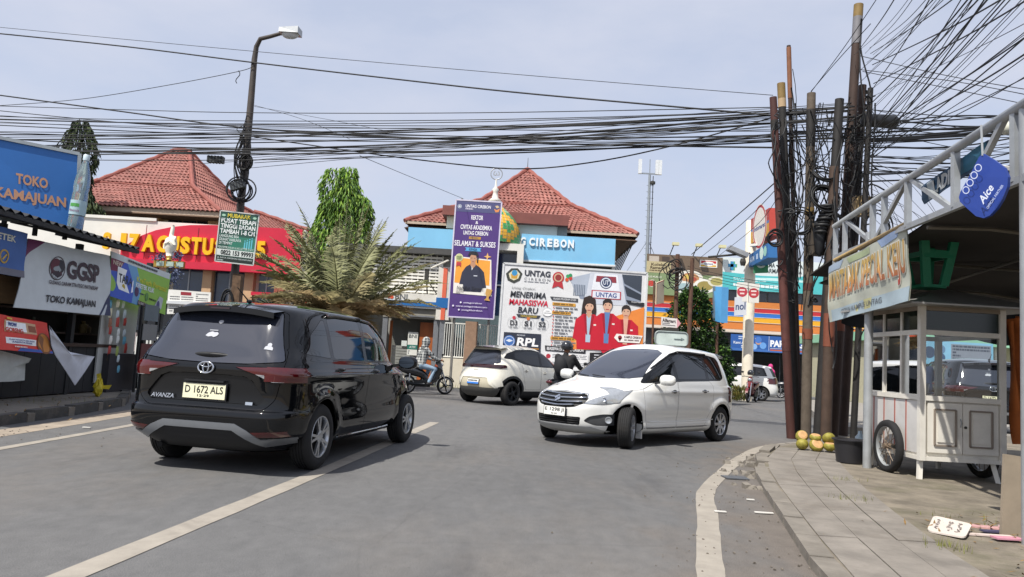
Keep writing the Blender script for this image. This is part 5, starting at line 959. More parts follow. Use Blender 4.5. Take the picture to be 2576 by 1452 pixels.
for x in (CX0-.12, CX1+.1):
    m = MB(); m.lathe([(.25, -.035), (.29, -.05), (.325, -.035), (.335, 0), (.325, .035), (.29, .05), (.25, .035)], 32, (x, CY0+.55, .38), 'x'); w_ = m.build('wheel', tyre, t, smooth=True)
    m = MB(); m.lathe([(.245, -.03), (.255, -.035), (.262, 0), (.255, .035), (.245, .03), (.238, 0), (.245, -.03)], 32, (x, CY0+.55, .38), 'x'); m.build('rim', galv, w_, smooth=True)
    m = MB(); m.lathe([(0, -.06), (.035, -.06), (.035, .06), (0, .06)], 12, (x, CY0+.55, .38), 'x')
    for k in range(16): a = 2*math.pi*k/16; m.tube([(x+(.03 if k % 2 else -.03), CY0+.55+.03*math.cos(a), .38+.03*math.sin(a)), (x, CY0+.55+.242*math.cos(a+.15), .38+.242*math.sin(a+.15))], .005, 4)
    m.build('spokes', pm('spoke_rust', '7a6a5a', .5, .4, var=.3), w_)
# paper price cards and trays in the cabinet
for k, (px, py, w_, h_, c_) in enumerate(((2296, 862, .16, .12, 'b9925c'), (2297, 892, .17, .12, 'c09a66'), (2299, 917, .16, .11, 'b08a58'), (2312, 873, .08, .16, '9aa0a6'))):
    p = ax(px, py, CX0+.015); m = MB(); m.box(CX0+.01, CX0+.018, p.y-w_/2, p.y+w_/2, p.z-h_/2, p.z+h_/2); m.build('price_card', ink(c_), t)
m = MB(); m.box(CX0+.02, CX0+.028, CY0+.92, CY1-.05, 1.55, 1.78); m.build('red_cloth', ink('8a2030'), t)
m = MB(); m.grid(lambda u, v: (CX0+.05+.015*math.sin(u*20), CY0+.48+u*.8, 1.08+.48*v), 24, 3); m.build('white_curtain', ink('c9ccc8'), t, smooth=True)
for k in range(4): m = MB(); m.lathe([(.07, 1.07), (.09, 1.2), (.08, 1.21), (.065, 1.08)], 14, (CX0+.2+.13*k, CY0+1.05, 0)); m.build('steel_pot', galv, t, smooth=True)
# upside-down green stools on the cart roof
def stool(name, lab, p, rz, ss, flip=True):
    M_ = Matrix.Translation(p) @ Matrix.Rotation(rz, 4, 'Z') @ (Matrix.Scale(-1, 4, (0, 0, 1)) if flip else Matrix.Identity(4)); M_ = M_ @ Matrix.Scale(ss, 4); t = thing(name, lab, 'stool', p); g = pm('stool_green', '228666', .4, var=.06)
    m = MB(M_); m.prism([(x, y, -.03) for x, y in rrect(-.14, -.14, .14, .14, .05)], (0, 0, .03)); m.build('seat', g, t)
    for sx in (1, -1):
        for sy in (1, -1): m = MB(M_); m.prism([(sx*.05, sy*.10, -.02), (sx*.14, sy*.10, -.02), (sx*.14, sy*.14, -.02), (sx*.05, sy*.14, -.02)], (sx*.07, sy*.06, -.45)); m.build('leg', g, t)
    for sx in (1, -1): m = MB(M_); m.box(-.16, .16, sx*.165-.018, sx*.165+.018, -.38, -.30); m.build('rung', g, t); m = MB(M_); m.box(sx*.17-.012, sx*.17+.012, -.16, .16, -.36, -.31); m.build('rung', g, t)
stool('stool', 'green plastic stool upside down on the cart roof', at(2332, 726, 9.25), .12, 1.2)
# orange cloth at the cart's side
m = MB(); fz = lambda u, v: V((CX1+.10+.28*u*(.4+v)+.05*math.sin(u*9+v*5)+.12*v, CY0+.05+.07*math.sin(u*13+v*3), 1.98-1.45*v+.12*u))
m.grid(fz, 16, 22); m.grid(lambda u, v: fz(u, v)+V((0, .01, 0)), 16, 22); tag(m.build('orange_cloth', pm('cloth_orange', 'a85a22', .8, var=.25, scale=3, bump=.15, bscale=8), None, smooth=True), 'rust orange cloth hanging at the right end of the food cart', 'cloth')
# loose things about the stall
t = thing('basin', 'round black plastic basin on the pavement beside the stall post', 'basin', gr(2137, 1165, .065)); p = gr(2137, 1163, .065)
m = MB(); m.lathe([(0, 0), (.17, 0), (.21, .3), (.235, .3), (.235, .315), (.2, .315), (.16, .02), (0, .02)], 28, p); m.build('bowl', pm('basin_black', '26262a', .45, var=.08), t, smooth='auto'); m = MB(); m.lathe([(0, .26), (.1, .29), (.195, .27)], 16, p); m.build('husk_filling', pm('husk', '9a7a4a', .9, var=.4, scale=20), t)
cg = pm('coconut_green', '8c8434', .65, var=.5, scale=14, dirt=.7, dirtcol='8a6a3a'); cb = pm('coconut_flesh', 'c39a6a', .7, var=.25, scale=9)
for i, (px, py) in enumerate(((2021, 1106), (2055, 1108), (2090, 1110), (2018, 1124), (2053, 1127), (2087, 1130), (2107, 1130))):
    z0 = .065 if i > 2 else .22; p = gr(px, py+8, .065) if i > 2 else None
    if i > 2: pos = p
    else: q = gr((2018, 2053, 2087)[i], (1124, 1127, 1130)[i]+8, .065); pos = q+V((.01, .06, .115))
    t = thing('coconut', ('topmost', 'lower')[i > 2]+' cut young coconut, '+('left', 'middle', 'right', 'left', 'middle', 'right', 'half hidden by the basin,')[i]+' in the row at the pole feet', 'coconut', pos, group='coconuts at the pole feet')
    M_ = Matrix.Translation(pos+V((0, 0, .085))) @ Matrix.Rotation(random.uniform(-1.2, 1.2), 4, 'X') @ Matrix.Rotation(random.uniform(0, 3), 4, 'Z') @ Matrix.Diagonal((random.uniform(.75, 1.0), random.uniform(.7, .9), random.uniform(.65, .85), 1)); m = MB(M_); m.lathe([(0, -.09), (.06, -.085), (.11, -.04), (.122, .01), (.11, .05), (.09, .07)], 14); m.build('husk', cg, t, smooth=True); m = MB(M_); m.lathe([(.09, .07), (.06, .08), (0, .082)], 14); m.build('cut_face', cb, t)
# fallen notice board and scraps
t = thing('fallen_sign', 'white cardboard sign with black handwriting lying flat on the pavement', 'sign', gr(2390, 1335, .05))
c4 = [gr(2349, 1300, .075), gr(2446, 1322, .11), gr(2428, 1356, .07), gr(2331, 1338, .055)]
m = MB(); n_ = V((0, 0, 1)); pts = []
for u, v in rrect(0, 0, 1, 1, .14): pts.append(c4[0].lerp(c4[1], u).lerp(c4[3].lerp(c4[2], u), v))
m.prism(pts, (0, 0, .012)); m.build('board', ink('cfc5bb'), t)
def bil(u, v, z): return c4[0].lerp(c4[1], u).lerp(c4[3].lerp(c4[2], u), v)+V((0, 0, z))
rnd = random.Random(6)
for u0, n, h_ in ((.2, 6, .1), (.52, 5, .16), (.76, 6, .16)):     # handwriting too smeared to read
    for k in range(n):
        v0 = .2+k*.62/n; P_ = [bil(u0+rnd.uniform(-.5, .5)*h_, v0+rnd.uniform(0, .6)/n, .0165) for _ in range(4)]; m = MB(); m.tube(P_, .0028, 4); m.build('pen_stroke', ink('6a605c'), t)
for k, (pa, pb, w_, c_) in enumerate((((2440, 1322), (2520, 1330), .11, 'c49a98'), ((2432, 1343), (2545, 1350), .05, 'd0c0b8'), ((2470, 1335), (2530, 1338), .06, '4a4660'), ((2500, 1352), (2570, 1356), .09, 'c48a9a'), ((2520, 1325), (2576, 1328), .09, 'c9b0b4'))):
    a, b2 = gr(*pa, .06+.006*k), gr(*pb, .06+.006*k); m = MB(); m.bar(a, b2, w_, .012); tag(m.build('torn_board', ink(c_), None), ('pale pink torn board strip touching the fallen sign', 'cream wooden slat under the pink board strip', 'dark violet board scrap between pale strips', 'red and white printed scrap at the right pavement edge', 'pale pink board end by the canopy post foot')[k], 'board')
p = gr(2565, 1352, .045); m = MB(); m.bar(p, p+V((.06, .05, .62)), .03, .3); tag(m.build('leaning_board', pm('board_taupe', '8d8170', .8, var=.12), None), 'taupe board end leaning against the canopy post at the right edge', 'board')
t = thing('water_jug', 'clear plastic water bottle beside the cart wheel behind the basin', 'bottle', gr(2160, 1130, .065)); p = gr(2163, 1135, .065); m = MB(); m.lathe([(0, 0), (.07, 0), (.075, .05), (.075, .22), (.03, .28), (.03, .32)], 12, p); m.build('body', pm('clear_plastic', 'a8bcc8', .1, var=.1), t, smooth=True)
wt = pm('litter_white', 'd2cfc8', .8, var=.05)
for (px, py), l, lab in (((1812, 1288), .10, 'thin white litter scrap nearest the kerb'), ((1922, 1291), .16, 'long white litter strip beside the kerb stones'), ((1888, 1258), .07, 'small white litter scrap in the gutter near the rubble'), ((588-370, 1076), .1, 'white litter scrap on the left road edge')):
    p = gr(px, py, .008); m = MB(); m.prism([p+V((-l/2, -.02, 0)), p+V((l/2, -.012, 0)), p+V((l/2, .015, .0)), p+V((-l/2, .02, 0))], (0, 0, .008)); tag(m.build('litter', wt, None), lab, 'litter')
m = MB(); p = gr(1850, 1203, .006); m.prism([p+V((-.13, -.1, 0)), p+V((.13, -.1, 0)), p+V((.14, .1, 0)), p+V((-.14, .1, 0))], (0, 0, .012)); tag(m.build('drain_cover', pm('drain_metal', '5d6064', .6, .3, var=.15), None), 'dark metal drain cover in the gutter by the broken kerb', 'drain')
# ---------------------------------------------------------------- what shows behind the stall
m = MB(); m.prism([(6.9, 16.0, -.02), (40, 16.0, -.02), (40, 34, -.02), (13.2, 34, -.02)], (0, 0, .22)); struct('forecourt', m, pm('forecourt', '8a857d', .9, var=.12))
t = thing('mint_building', 'cream building with a mint green roof edge seen through the cart glass', 'building', (24, 36, 0))
m = MB(); m.box(15.8, 40, 33.2, 40, .2, 2.95); m.build('wall', pm('wall_cream2', 'b4b096', .85, var=.07), t); m = MB(); m.box(15.5, 40, 32.2, 40.5, 2.95, 3.35); m.build('roof_edge', pm('mint', '8fc2a2', .6, var=.05), t)
for x in (23.2, 25.6, 28): m = MB(); m.box(x, x+1.9, 33.1, 33.22, 1.0, 2.6); f = m.build('window', dkglass, t); m = MB(); m.box(x+.9, x+1.0, 33.05, 33.12, 1.0, 2.6); m.build('mullion', kw, f)
for x in (21.2, 22.6): m = MB(); m.tube([(x, 32.6, .2), (x, 32.6, 2.95)], .12, 10); m.build('column', kw, t)
t = thing('photo_poster', 'pale blue poster of group photos behind the cart glass', 'poster', (19, 32, 0)); s_ = Sheet(t, (17.5, 31.8, 3.05), (20.6, 31.8, 3.05), (20.6, 31.8, 2.05), (17.5, 31.8, 2.05), ink('7fb4d0'), .04); s_.rect(.42, .1, .97, .85, '7d8490').up(); s_.lines(.44, .15, .95, .8, 5, '3a4250', .6, 5); s_.disc(.12, .5, .08, '3a4a64').disc(.28, .35, .06, '5a7a9a').disc(.28, .7, .06, '2f4a6a'); s_.done()
for x in (17.6, 20.5): m = MB(); m.bar((x, 31.9, .2), (x, 31.9, 2.1), .06); m.build('post', galv, t)
t = thing('lattice_fence', 'dark lattice fence below the pale blue poster', 'fence', (19, 32, .2))
for k in range(16): x = 17.5+k*.2; m = MB(); m.bar((x, 31.95, .2), (x, 31.95, 2.0), .03); m.build('bar', kw, t)
for k in range(7): z = .6+k*.22; m = MB(); m.bar((17.5, 31.95, z), (20.6, 31.95, z), .03); m.build('rail', kw, t)
m = MB(); m.box(17.4, 20.7, 32.0, 32.06, .2, 2.0); m.build('backing', pm('fence_dark', '3f4246', .8), t)
# ================================================================ utility poles and overhead cables
cab = pm('cable_black', '121315', .6, var=.1); rustd = pm('pole_rust', '3f2f28', .75, var=.35, scale=4, dirt=.6, dirtcol='2b2420', stretch=(1, 1, .4)); redp2 = pm('pole_red', '4a2a24', .7, var=.3, scale=4, dirt=.5, dirtcol='3a2420', stretch=(1, 1, .4)); dkp = pm('pole_dark', '242221', .7, var=.3, scale=5, dirt=.3, dirtcol='4a3a2c'); concp = pm('pole_concrete', '5f554a', .85, var=.25, scale=5, dirt=.5, dirtcol='4d3d30', bump=.3, bscale=14); yp = pm('pole_yellow', '80693c', .65, var=.15)
PG = 'utility poles clustered at the corner'
POLES = []
def pole(lab, top, base, Y, w_, mat, bands=(), taper=.85):
    b2 = gr(base[0], base[1], .03) if Y is None else at(base[0], base[1], Y); b2.z = 0
    a = at(top[0], top[1], b2.y-.15); t = thing('utility_pole', lab, 'pole', b2, group=PG); r_ = w_*.42
    m = MB(); m.tube([b2.lerp(a, k/8) for k in range(9)], [r_*(1-(1-taper)*k/8) for k in range(9)], 12); m.build('shaft', mat, t, smooth='auto')
    for f0, f1, mt in bands: m = MB(); rr = r_*(1-(1-taper)*(f0+f1)/2)+.006; m.tube([b2.lerp(a, f0), b2.lerp(a, f1)], rr, 12); m.build('band', mt, t, smooth='auto')
    POLES.append((b2, a, r_)); return t, b2, a
PP = [('short red-brown utility pole at the left of the cluster', (1945, 245), (1990, 1108), 14.6, .20, redp2, ((.9, .93, dkp), (.25, .5, pm('pole_red2', '56302a', .7, var=.3)))),
      ('utility pole with a yellow-banded top second from the left', (1965, 210), (2004, 1106), 15.0, .21, dkp, ((.955, 1.0, yp), (.93, .955, pm('pole_buff', 'b39a78', .7)))),
      ('thin rust-topped pole rising behind the yellow-banded pole', (1984, 115), (2012, 1102), 15.5, .12, rustd, ((.86, .995, pm('rust_top', '80543a', .7, var=.2)),)),
      ('pale concrete pole wrapped in tape and cable ties', (2041, 235), (2027, 1100), 14.9, .24, concp, ((.55, .62, pm('tape_dark', '35322e', .7)), (.64, .66, yp), (.42, .44, redp2), (.28, .31, pm('band_orange', '7c4632', .7)), (.84, .95, dkp))),
      ('dark pole draped with black cables in the middle of the cluster', (2112, 250), (2058, 1104), 14.5, .24, dkp, ()),
      ('tallest utility pole with a yellow and grey top', (2160, 12), (2094, 1106), 15.1, .25, rustd, ((.97, 1.0, yp), (.905, .97, pm('pole_grey2', '77767a', .6)), (.24, .34, pm('band_orange')))),
      ('rusty pole carrying stacked insulators right of the tallest pole', (2170, 215), (2120, 1106), 15.4, .22, rustd, ((.55, .75, dkp),)),
      ('slim dark pole at the right of the cluster', (2190, 222), (2146, 1110), 14.8, .15, dkp, ()),
      ('stout brown pole with an orange painted band near eye level', (2098, 420), (2077, 1106), 14.4, .25, pm('pole_brown', '4a3a30', .75, var=.3, scale=4, dirt=.4), ((.34, .46, pm('band_orange')),))]
PT = [pole(*q) for q in PP]
def ring_coil(par, c, r_, n, rad, name='cable_coil', tilt=0, sq=1.0):
    for k in range(n):
        rr = r_*random.uniform(.85, 1.12); a0 = random.uniform(0, 6); cc = V(c)+V((random.uniform(-.04, .04), random.uniform(-.06, .06), random.uniform(-.04, .04))); m = MB()
        m.tube([cc+V((rr*math.cos(a), tilt*rr*math.sin(a)+.03*math.sin(a+a0), sq*rr*math.sin(a))) for a in np.linspace(0, 6.2832, 26)], rad, 5, cap=False); m.build(name, cab, par, smooth=True)
t5, b5, a5 = PT[4]
ring_coil(t5, at(2074, 500, 14.3), .26, 6, .018, tilt=.4); ring_coil(t5, at(2088, 560, 14.3), .2, 4, .016, tilt=-.5, sq=.8); ring_coil(PT[6][0], at(2208, 570, 15), .28, 4, .012, sq=1.2); ring_coil(PT[0][0], at(1948, 600, 14.3), .14, 5, .015); ring_coil(t5, at(2076, 440, 14.3), .2, 4, .015, tilt=.7, sq=.7); ring_coil(PT[2][0], at(2010, 560, 14.6), .25, 4, .014)
for k in range(9): m = MB(); p = at(2083-k*2.4+random.uniform(-2, 2), 520+k*8, 14.3); rr = random.uniform(.10, .15); m.lathe([(rr-.02, -.03), (rr, -.015), (rr, .015), (rr-.02, .03)], 16, p); m.build('coil_turn', cab, t5, smooth=True)
# splice boxes, brackets
m = MB(); p = at(2218, 305, 14.8); m.lathe([(0, -.36), (.13, -.33), (.14, .3), (.1, .36), (0, .37)], 14, (p.x-.05, p.y, p.z), 'x'); m.build('splice_case', pm('case_black', '1d1f22', .5, var=.1), PT[7][0], smooth='auto')
m = MB(); a, b2 = at(2160, 505, 15.2), at(2228, 498, 15.2); m.bar(a, b2, .06, .08); m.build('bracket', rustd, PT[6][0]); m = MB(); p = at(2170, 520, 15.1); m.box(p.x-.18, p.x+.2, p.y-.1, p.y+.1, p.z-.2, p.z+.2); m.build('clamp', pm('clamp_tan', 'b39a70', .7, var=.3, scale=8), PT[6][0])
for k in range(5): m = MB(); p = at(2171-k*1.5, 232+k*17, 15.3); m.lathe([(.05, -.05), (.11, -.03), (.12, .0), (.06, .04)], 12, p); m.build('insulator', pm('insulator', 'b9b4aa', .3, var=.1) if k % 2 else cab, PT[6][0], smooth=True)
m = MB(); p = at(2062, 595, 14.4); m.lathe([(.02, -.4), (.09, -.3), (.13, .1), (.10, .3), (.05, .34)], 10, p); m.build('cable_bundle_case', pm('case_black'), t5, smooth=True)
m = MB(); p = at(2052, 590, 14.6); m.box(p.x-.12, p.x+.14, p.y-.12, p.y+.12, p.z-.42, p.z+.2); m.build('meter_box', pm('meter_brown', '50483f', .7, var=.2), PT[3][0])
# hanging vertical runs and tangles round the pole heads
rnd = random.Random(21)
for i in range(70):
    pt, b2, a = PT[rnd.randrange(len(PT))]; f0, f1 = rnd.uniform(.35, .98), rnd.uniform(.25, .95); p0, p1 = b2.lerp(a, f0), b2.lerp(a, f1); P_ = []
    bx, by = rnd.uniform(-.25, .25), rnd.uniform(-.3, -.05)
    for k in range(13): u = k/12; q = p0.lerp(p1, u); P_.append(q+V((bx*math.sin(math.pi*u)+.06*math.sin(u*9+i), by*math.sin(math.pi*u)-.1, .03*math.sin(u*13+i))))
    m = MB(); m.tube(P_, rnd.choice((.008, .012, .016)), 5); m.build('drop_cable', cab, pt, smooth=True)
for i in range(60):
    a1 = at(rnd.uniform(1950, 2190), rnd.uniform(240, 640), rnd.uniform(14.2, 15.2)); b3 = at(rnd.uniform(1950, 2190), rnd.uniform(240, 640), rnd.uniform(14.2, 15.2)); sg = rnd.uniform(.05, .5); m = MB()
    m.tube([a1.lerp(b3, u/14)+V((0, 0, -sg*math.sin(math.pi*u/14)+.03*math.sin(u+i))) for u in range(15)], rnd.choice((.006, .009, .012)), 5); m.build('jumper_cable', cab, PT[rnd.randrange(len(PT))][0], smooth=True)
# ---------------------------------------------------------------- street lamp with notice and coils, leaning
base = V((-7.42, 20, 0)); t = thing('street_lamp', 'leaning rusty street lamp wound with cables, rising above the red sign wall', 'street lamp', base)
pts = [base, at(585, 760, 20), at(605, 520, 20), at(618, 400, 20), at(630, 270, 20), at(640, 150, 19.9), at(645, 118, 19.9), at(655, 98, 19.8), at(680, 92, 19.7), at(708, 84, 19.6)]
m = MB(); m.tube(pts, [.12, .11, .1, .1, .09, .075, .065, .06, .055, .05], 10); m.build('pole', pm('lamp_pole', '46403c', .65, var=.35, scale=3, dirt=.5, dirtcol='6a4a38'), t, smooth='auto')
p = at(728, 80, 19.5); M_ = Matrix.Translation(p) @ Matrix.Rotation(-.0, 4, 'Y'); m = MB(M_)
m.add([(-.25, -.12, .07), (.27, -.16, .11), (.3, .16, .10), (-.25, .12, .07), (-.25, -.14, -.06), (.28, -.18, -.08), (.30, .18, -.08), (-.25, .14, -.06)], [(0, 1, 2, 3), (0, 4, 5, 1), (1, 5, 6, 2), (2, 6, 7, 3), (3, 7, 4, 0), (4, 7, 6, 5)]); m.build('lamp_housing', pm('lamp_grey'), t)
m = MB(M_); m.add([(x*.24+.03, y*.14, -.07-.13*math.sqrt(max(0, 1-r_*r_))) for r_ in (1, .8, .5, .05) for x, y in circ(0, 0, r_, n=16)], [(i*16+j, i*16+(j+1) % 16, (i+1)*16+(j+1) % 16, (i+1)*16+j) for i in range(3) for j in range(16)]); m.build('lamp_glass', pm('lamp_diffuser', 'c4c9cc', .2, var=.1), t, smooth=True)
for i in range(26):
    f0, f1 = rnd.uniform(0, 1), rnd.uniform(0, 1); p0, p1 = at(606+f0*18, 520-f0*230, 19.9), at(606+f1*18, 520-f1*230, 19.9); bx = rnd.uniform(-.22, .22); m = MB(); m.tube([p0.lerp(p1, k/10)+V((bx*math.sin(math.pi*k/10), -.12-.06*math.sin(math.pi*k/10), 0)) for k in range(11)], rnd.choice((.01, .014, .02)), 5); m.build('wound_cable', cab, t, smooth=True)
ring_coil(t, at(617, 407, 19.7), .17, 4, .02, sq=1.3); ring_coil(t, at(612, 480, 19.7), .30, 2, .02); ring_coil(t, at(600, 478, 19.6), .30, 3, .02); ring_coil(t, at(571, 765, 19.7), .14, 6, .018, sq=2.6)
for (px, py, w_, h_, an) in ((598, 467, .38, .2, .35), (543, 402, .42, .17, 0)):
    p = at(px, py, 19.6); M2 = Matrix.Translation(p) @ Matrix.Rotation(-an, 4, 'Y'); m = MB(M2); m.box(-w_/2, w_/2, -.08, .08, -h_/2, h_/2); o = m.build('splice_case', pm('case_grey', '3f4446', .5, var=.1), t)
    for k in range(5): m = MB(M2); x = -w_/2+w_*(k+.5)/5; m.box(x-.012, x+.012, -.09, .09, -h_/2-.008, h_/2+.008); m.build('case_rib', pm('case_black'), o)
m = MB(); m.tube([at(600, 178, 19.9)+V((.05*math.sin(k), 0, -.06*k)) for k in range(7)], .012, 5); m.build('loose_end', cab, t)
m = MB(); m.bar(at(600, 690, 19.85), (at(590, 800, 19.85).x, 19.85, 0), .22, .22); m.build('stump', pm('bark_brown', '5f4a38', .9, var=.4, scale=9), t)
t = thing('green_notice', 'green therapy notice with white lettering tied to the leaning street lamp', 'sign', at(595, 665, 19.6))
s_ = Sheet(t, at(555, 530, 19.6), at(652, 541, 19.6), at(637, 668, 19.6), at(541, 657, 19.6), ink('1b4a3e'), .02)
s_.pg([(.3, .48), (1, .48), (1, .78), (.3, .75)], '26705c').rect(0, .745, 1, .87, 'c6cdc8').rect(0, .885, 1, 1, '10201c').up()
s_.text('MUBARAK', .2, .035, .80, .115, 'c9b83c', .03).text('PUSAT TERAPI', .05, .135, .95, .225, 'd8dedc', .03).text('TINGGI BADAN', .05, .24, .95, .33, 'd8dedc', .03).text('TAMBAH 1-8 CM', .05, .345, .95, .435, 'd8dedc', .03).text('LANGSUNG BISA', .05, .455, .55, .51, 'c4d0cc', .02).text('DILIHAT HASILNYA', .05, .525, .62, .58, 'c4d0cc', .02).text('DI TEMPAT', .05, .595, .4, .65, 'c4d0cc', .02).text('MENYEMBUHKAN KAKI LETTER O & X', .03, .685, .97, .73, 'b8c8c0', .01)
s_.text('0822 153 99993', .12, .76, .97, .855, '16201e', .03).text('JL RAYA CIREBON KEDAWUNG', .05, .9, .95, .935, 'b8c4c0', .01).lines(.04, .95, .95, .98, 1, '9aa8a4', .8).disc(.1, .08, .05, '9ac0a8', 16, .6).disc(.9, .08, .05, '9ac0a8', 16, .6)
for k in range(4): s_.pg([(.70+k*.06, .70), (.70+k*.06, .57-k*.02), (.735+k*.06, .57-k*.02), (.735+k*.06, .70)], '5ab0c0').disc(.718+k*.06, .545-k*.02, .018, '5ab0c0', 10)
s_.done(); s_.frame(.03, ink('b8bcb8'), 'frame', .02)

# ---------------------------------------------------------------- cables across the street
CG = 'overhead cables across the street'
def cable(pts, r_, lab, grp=CG, n=30, name='overhead_cable'):
    """pts: (px,py,Y) along the run; a smooth curve through them"""
    P_ = [at(*q) for q in pts]; k = len(P_); out_ = []
    for i in range(k-1):
        p0, p1, p2, p3 = P_[max(i-1, 0)], P_[i], P_[i+1], P_[min(i+2, k-1)]; sub = max(4, n//(k-1))
        for j in range(sub): u = j/sub; out_.append(.5*((2*p1)+(p2-p0)*u+(2*p0-5*p1+4*p2-p3)*u*u+(3*p1-p0-3*p2+p3)*u**3))
    out_.append(P_[-1]); m = MB(); m.tube(out_, r_*.68, 5); return tag(m.build(name, cab, None, smooth=True), lab, 'cable', grp)
def run(yl, yr, sag, r_, lab, xl=-30, xr=2150, Yl=21.5, Yr=14.9, mid=None):
    K = 7; pts = []
    for k in range(K): u = k/(K-1); pts.append((xl+(xr-xl)*u, yl+(yr-yl)*u+4*sag*u*(1-u), 1/((1-u)/Yl+u/Yr)))
    return cable(pts, r_, lab)
L1 = 'thin black cable high across the street'
run(66, 240, 5, .011, 'topmost thin cable crossing above the street lamp', xr=1945)
cable([(-30, 82, 21.5), (320, 118, 20.6), (640, 158, 19.8), (1000, 200, 18.4), (1290, 232, 17.2), (1620, 262, 16), (1960, 292, 15)], .03, 'thick cable touching the street lamp neck and falling to the poles')
cable([(-30, 268, 21.5), (200, 250, 21), (420, 215, 20.4), (600, 180, 19.9), (640, 165, 19.8)], .014, 'thin cable rising from the left edge to the street lamp neck')
cable([(-30, 236, 21.5), (300, 280, 20.5), (620, 322, 19.8), (1000, 345, 18.3), (1400, 362, 16.8), (1960, 372, 15)], .03, 'thick cable entering at mid height on the left')
cable([(-30, 266, 21.5), (300, 276, 20.8), (640, 284, 19.8), (1200, 284, 17.6), (1960, 270, 15)], .016, 'straight thin cable just above the bundle')
cable([(-30, 276, 21.5), (300, 308, 20.8), (640, 330, 19.8), (1200, 352, 17.6), (1960, 340, 15)], .018, 'thin cable crossing the bundle on the left')
cable([(640, 345, 19.8), (870, 378, 19), (1050, 402, 18.2), (1290, 425, 17.3), (1480, 410, 16.5), (1700, 365, 15.8), (1980, 285, 15)], .024, 'deeply sagging cable lowest over the campus roof')
cable([(640, 265, 19.8), (760, 300, 19.4), (880, 350, 19.0)], .008, 'short fine wire fanning down from the street lamp', 'fine wires from the street lamp'); cable([(640, 268, 19.8), (820, 300, 19.4), (1000, 335, 18.8)], .008, 'longer fine wire fanning right from the street lamp', 'fine wires from the street lamp')
cable([(905, 392, 18.6), (1020, 440, 22), (1165, 500, 27.8)], .012, 'fine wire slanting down to the purple banner'); cable([(640, 410, 19.8), (900, 395, 19), (1400, 380, 17), (1960, 345, 15)], .014, 'thin low cable from the street lamp to the poles')
for i in range(22):
    yl = rnd.choice((rnd.uniform(330, 400), rnd.uniform(285, 345), rnd.uniform(345, 385))); yr = rnd.choice((rnd.uniform(325, 375), rnd.uniform(240, 345))); run(yl, yr, rnd.uniform(10, 42), rnd.choice((.012, .016, .016, .022, .028)), 'black cable in the dense bundle strung across the street', Yl=21.5+rnd.uniform(-.3, .3), Yr=14.9+rnd.uniform(-.4, .4))
for i in range(9): run(rnd.uniform(345, 430), rnd.uniform(255, 330), rnd.uniform(0, 25), .011, 'thin crossing cable within the bundle over the street', xl=rnd.choice((-30, 500, 620)), Yl=20.5)
cable([(1955, 455, 14.8), (1880, 520, 18), (1740, 640, 26.4)], .02, 'dark service cable running down to the posts by the hedge', 'service cables to the hedge posts'); cable([(1958, 470, 14.8), (1870, 560, 18), (1760, 650, 26.4)], .012, 'thin service cable below the dark one to the hedge', 'service cables to the hedge posts'); cable([(1955, 500, 14.8), (1900, 570, 18), (1800, 650, 25)], .01, 'lowest thin service cable to the hedge posts', 'service cables to the hedge posts')
for k in range(4): cable([(1730, 670+k*6, 26.4), (1800, 688+k*7, 28), (1900, 706+k*8, 30), (2010, 722+k*9, 32)], .014, 'thin cable strung low before the teal billboard', 'low cables before the billboard')
# fans of cable from the poles over the viewer's right
FG = 'cables fanning up to the right'
for i in range(38):
    x0, y0 = rnd.uniform(2140, 2200), rnd.uniform(120, 430); an = R(rnd.choice((rnd.uniform(44, 58), rnd.uniform(34, 48), rnd.uniform(24, 36)))); x1 = x0+(y0+40)/math.tan(an); y1 = -40
    if x1 > 2640: y1 = y0-(2640-x0)*math.tan(an); x1 = 2640
    Ye = rnd.uniform(5.8, 8.5); xm_, ym_ = (x0+x1)/2, (y0+y1)/2+rnd.uniform(4, 16); cable([(x0, y0, 14.8), (xm_, ym_, 2/(1/14.8+1/Ye)), (x1, y1, Ye)], rnd.choice((.006, .008, .010, .014)), 'black cable fanning from the pole cluster to the upper right corner', FG)
RG = 'cables running right behind the canopy'
for i in range(26):
    x0, y0 = rnd.uniform(2130, 2195), rnd.uniform(250, 470); y1 = y0*.35+rnd.uniform(180, 300); Ye = rnd.uniform(15.5, 18); cable([(x0, y0, 14.9), ((x0+2660)/2, (y0+y1)/2+rnd.uniform(5, 25), 16), (2660, y1, Ye)], rnd.choice((.009, .012, .016, .026)), 'black cable running level from the poles behind the canopy', RG)
for i in range(10): y0 = rnd.uniform(315, 375); cable([(2140, y0, 14.9), (2400, y0-rnd.uniform(5, 30), 15.6), (2660, y0-rnd.uniform(20, 75), 16.4)], rnd.choice((.024, .034)), 'thick cable of the main bundle carrying on right of the poles', RG)
for i in range(14): x0, y0 = rnd.uniform(2150, 2195), rnd.uniform(400, 520); x1 = rnd.uniform(2250, 2420); cable([(x0, y0, 14.9), ((x0+x1)/2, y0+rnd.uniform(30, 80), 15.5), (x1, rnd.uniform(560, 700), 16.5)], .007, 'fine wire dropping from the poles behind the truss', 'fine wires behind the truss')
for (a, b2, c_) in (((2040, 230), (2100, 160), (2190, 60)), ((2040, 232), (2130, 110), (2230, -40)), ((2160, 140), (2380, 190), (2640, 235)), ((2160, 175), (2400, 205), (2640, 250)), ((2170, 180), (2400, 225), (2640, 275))): cable([(*a, 14.9), (*b2, 13.5), (*c_, 12)], .011, 'single thin cable above the pole heads towards the right', 'single cables above the pole heads')
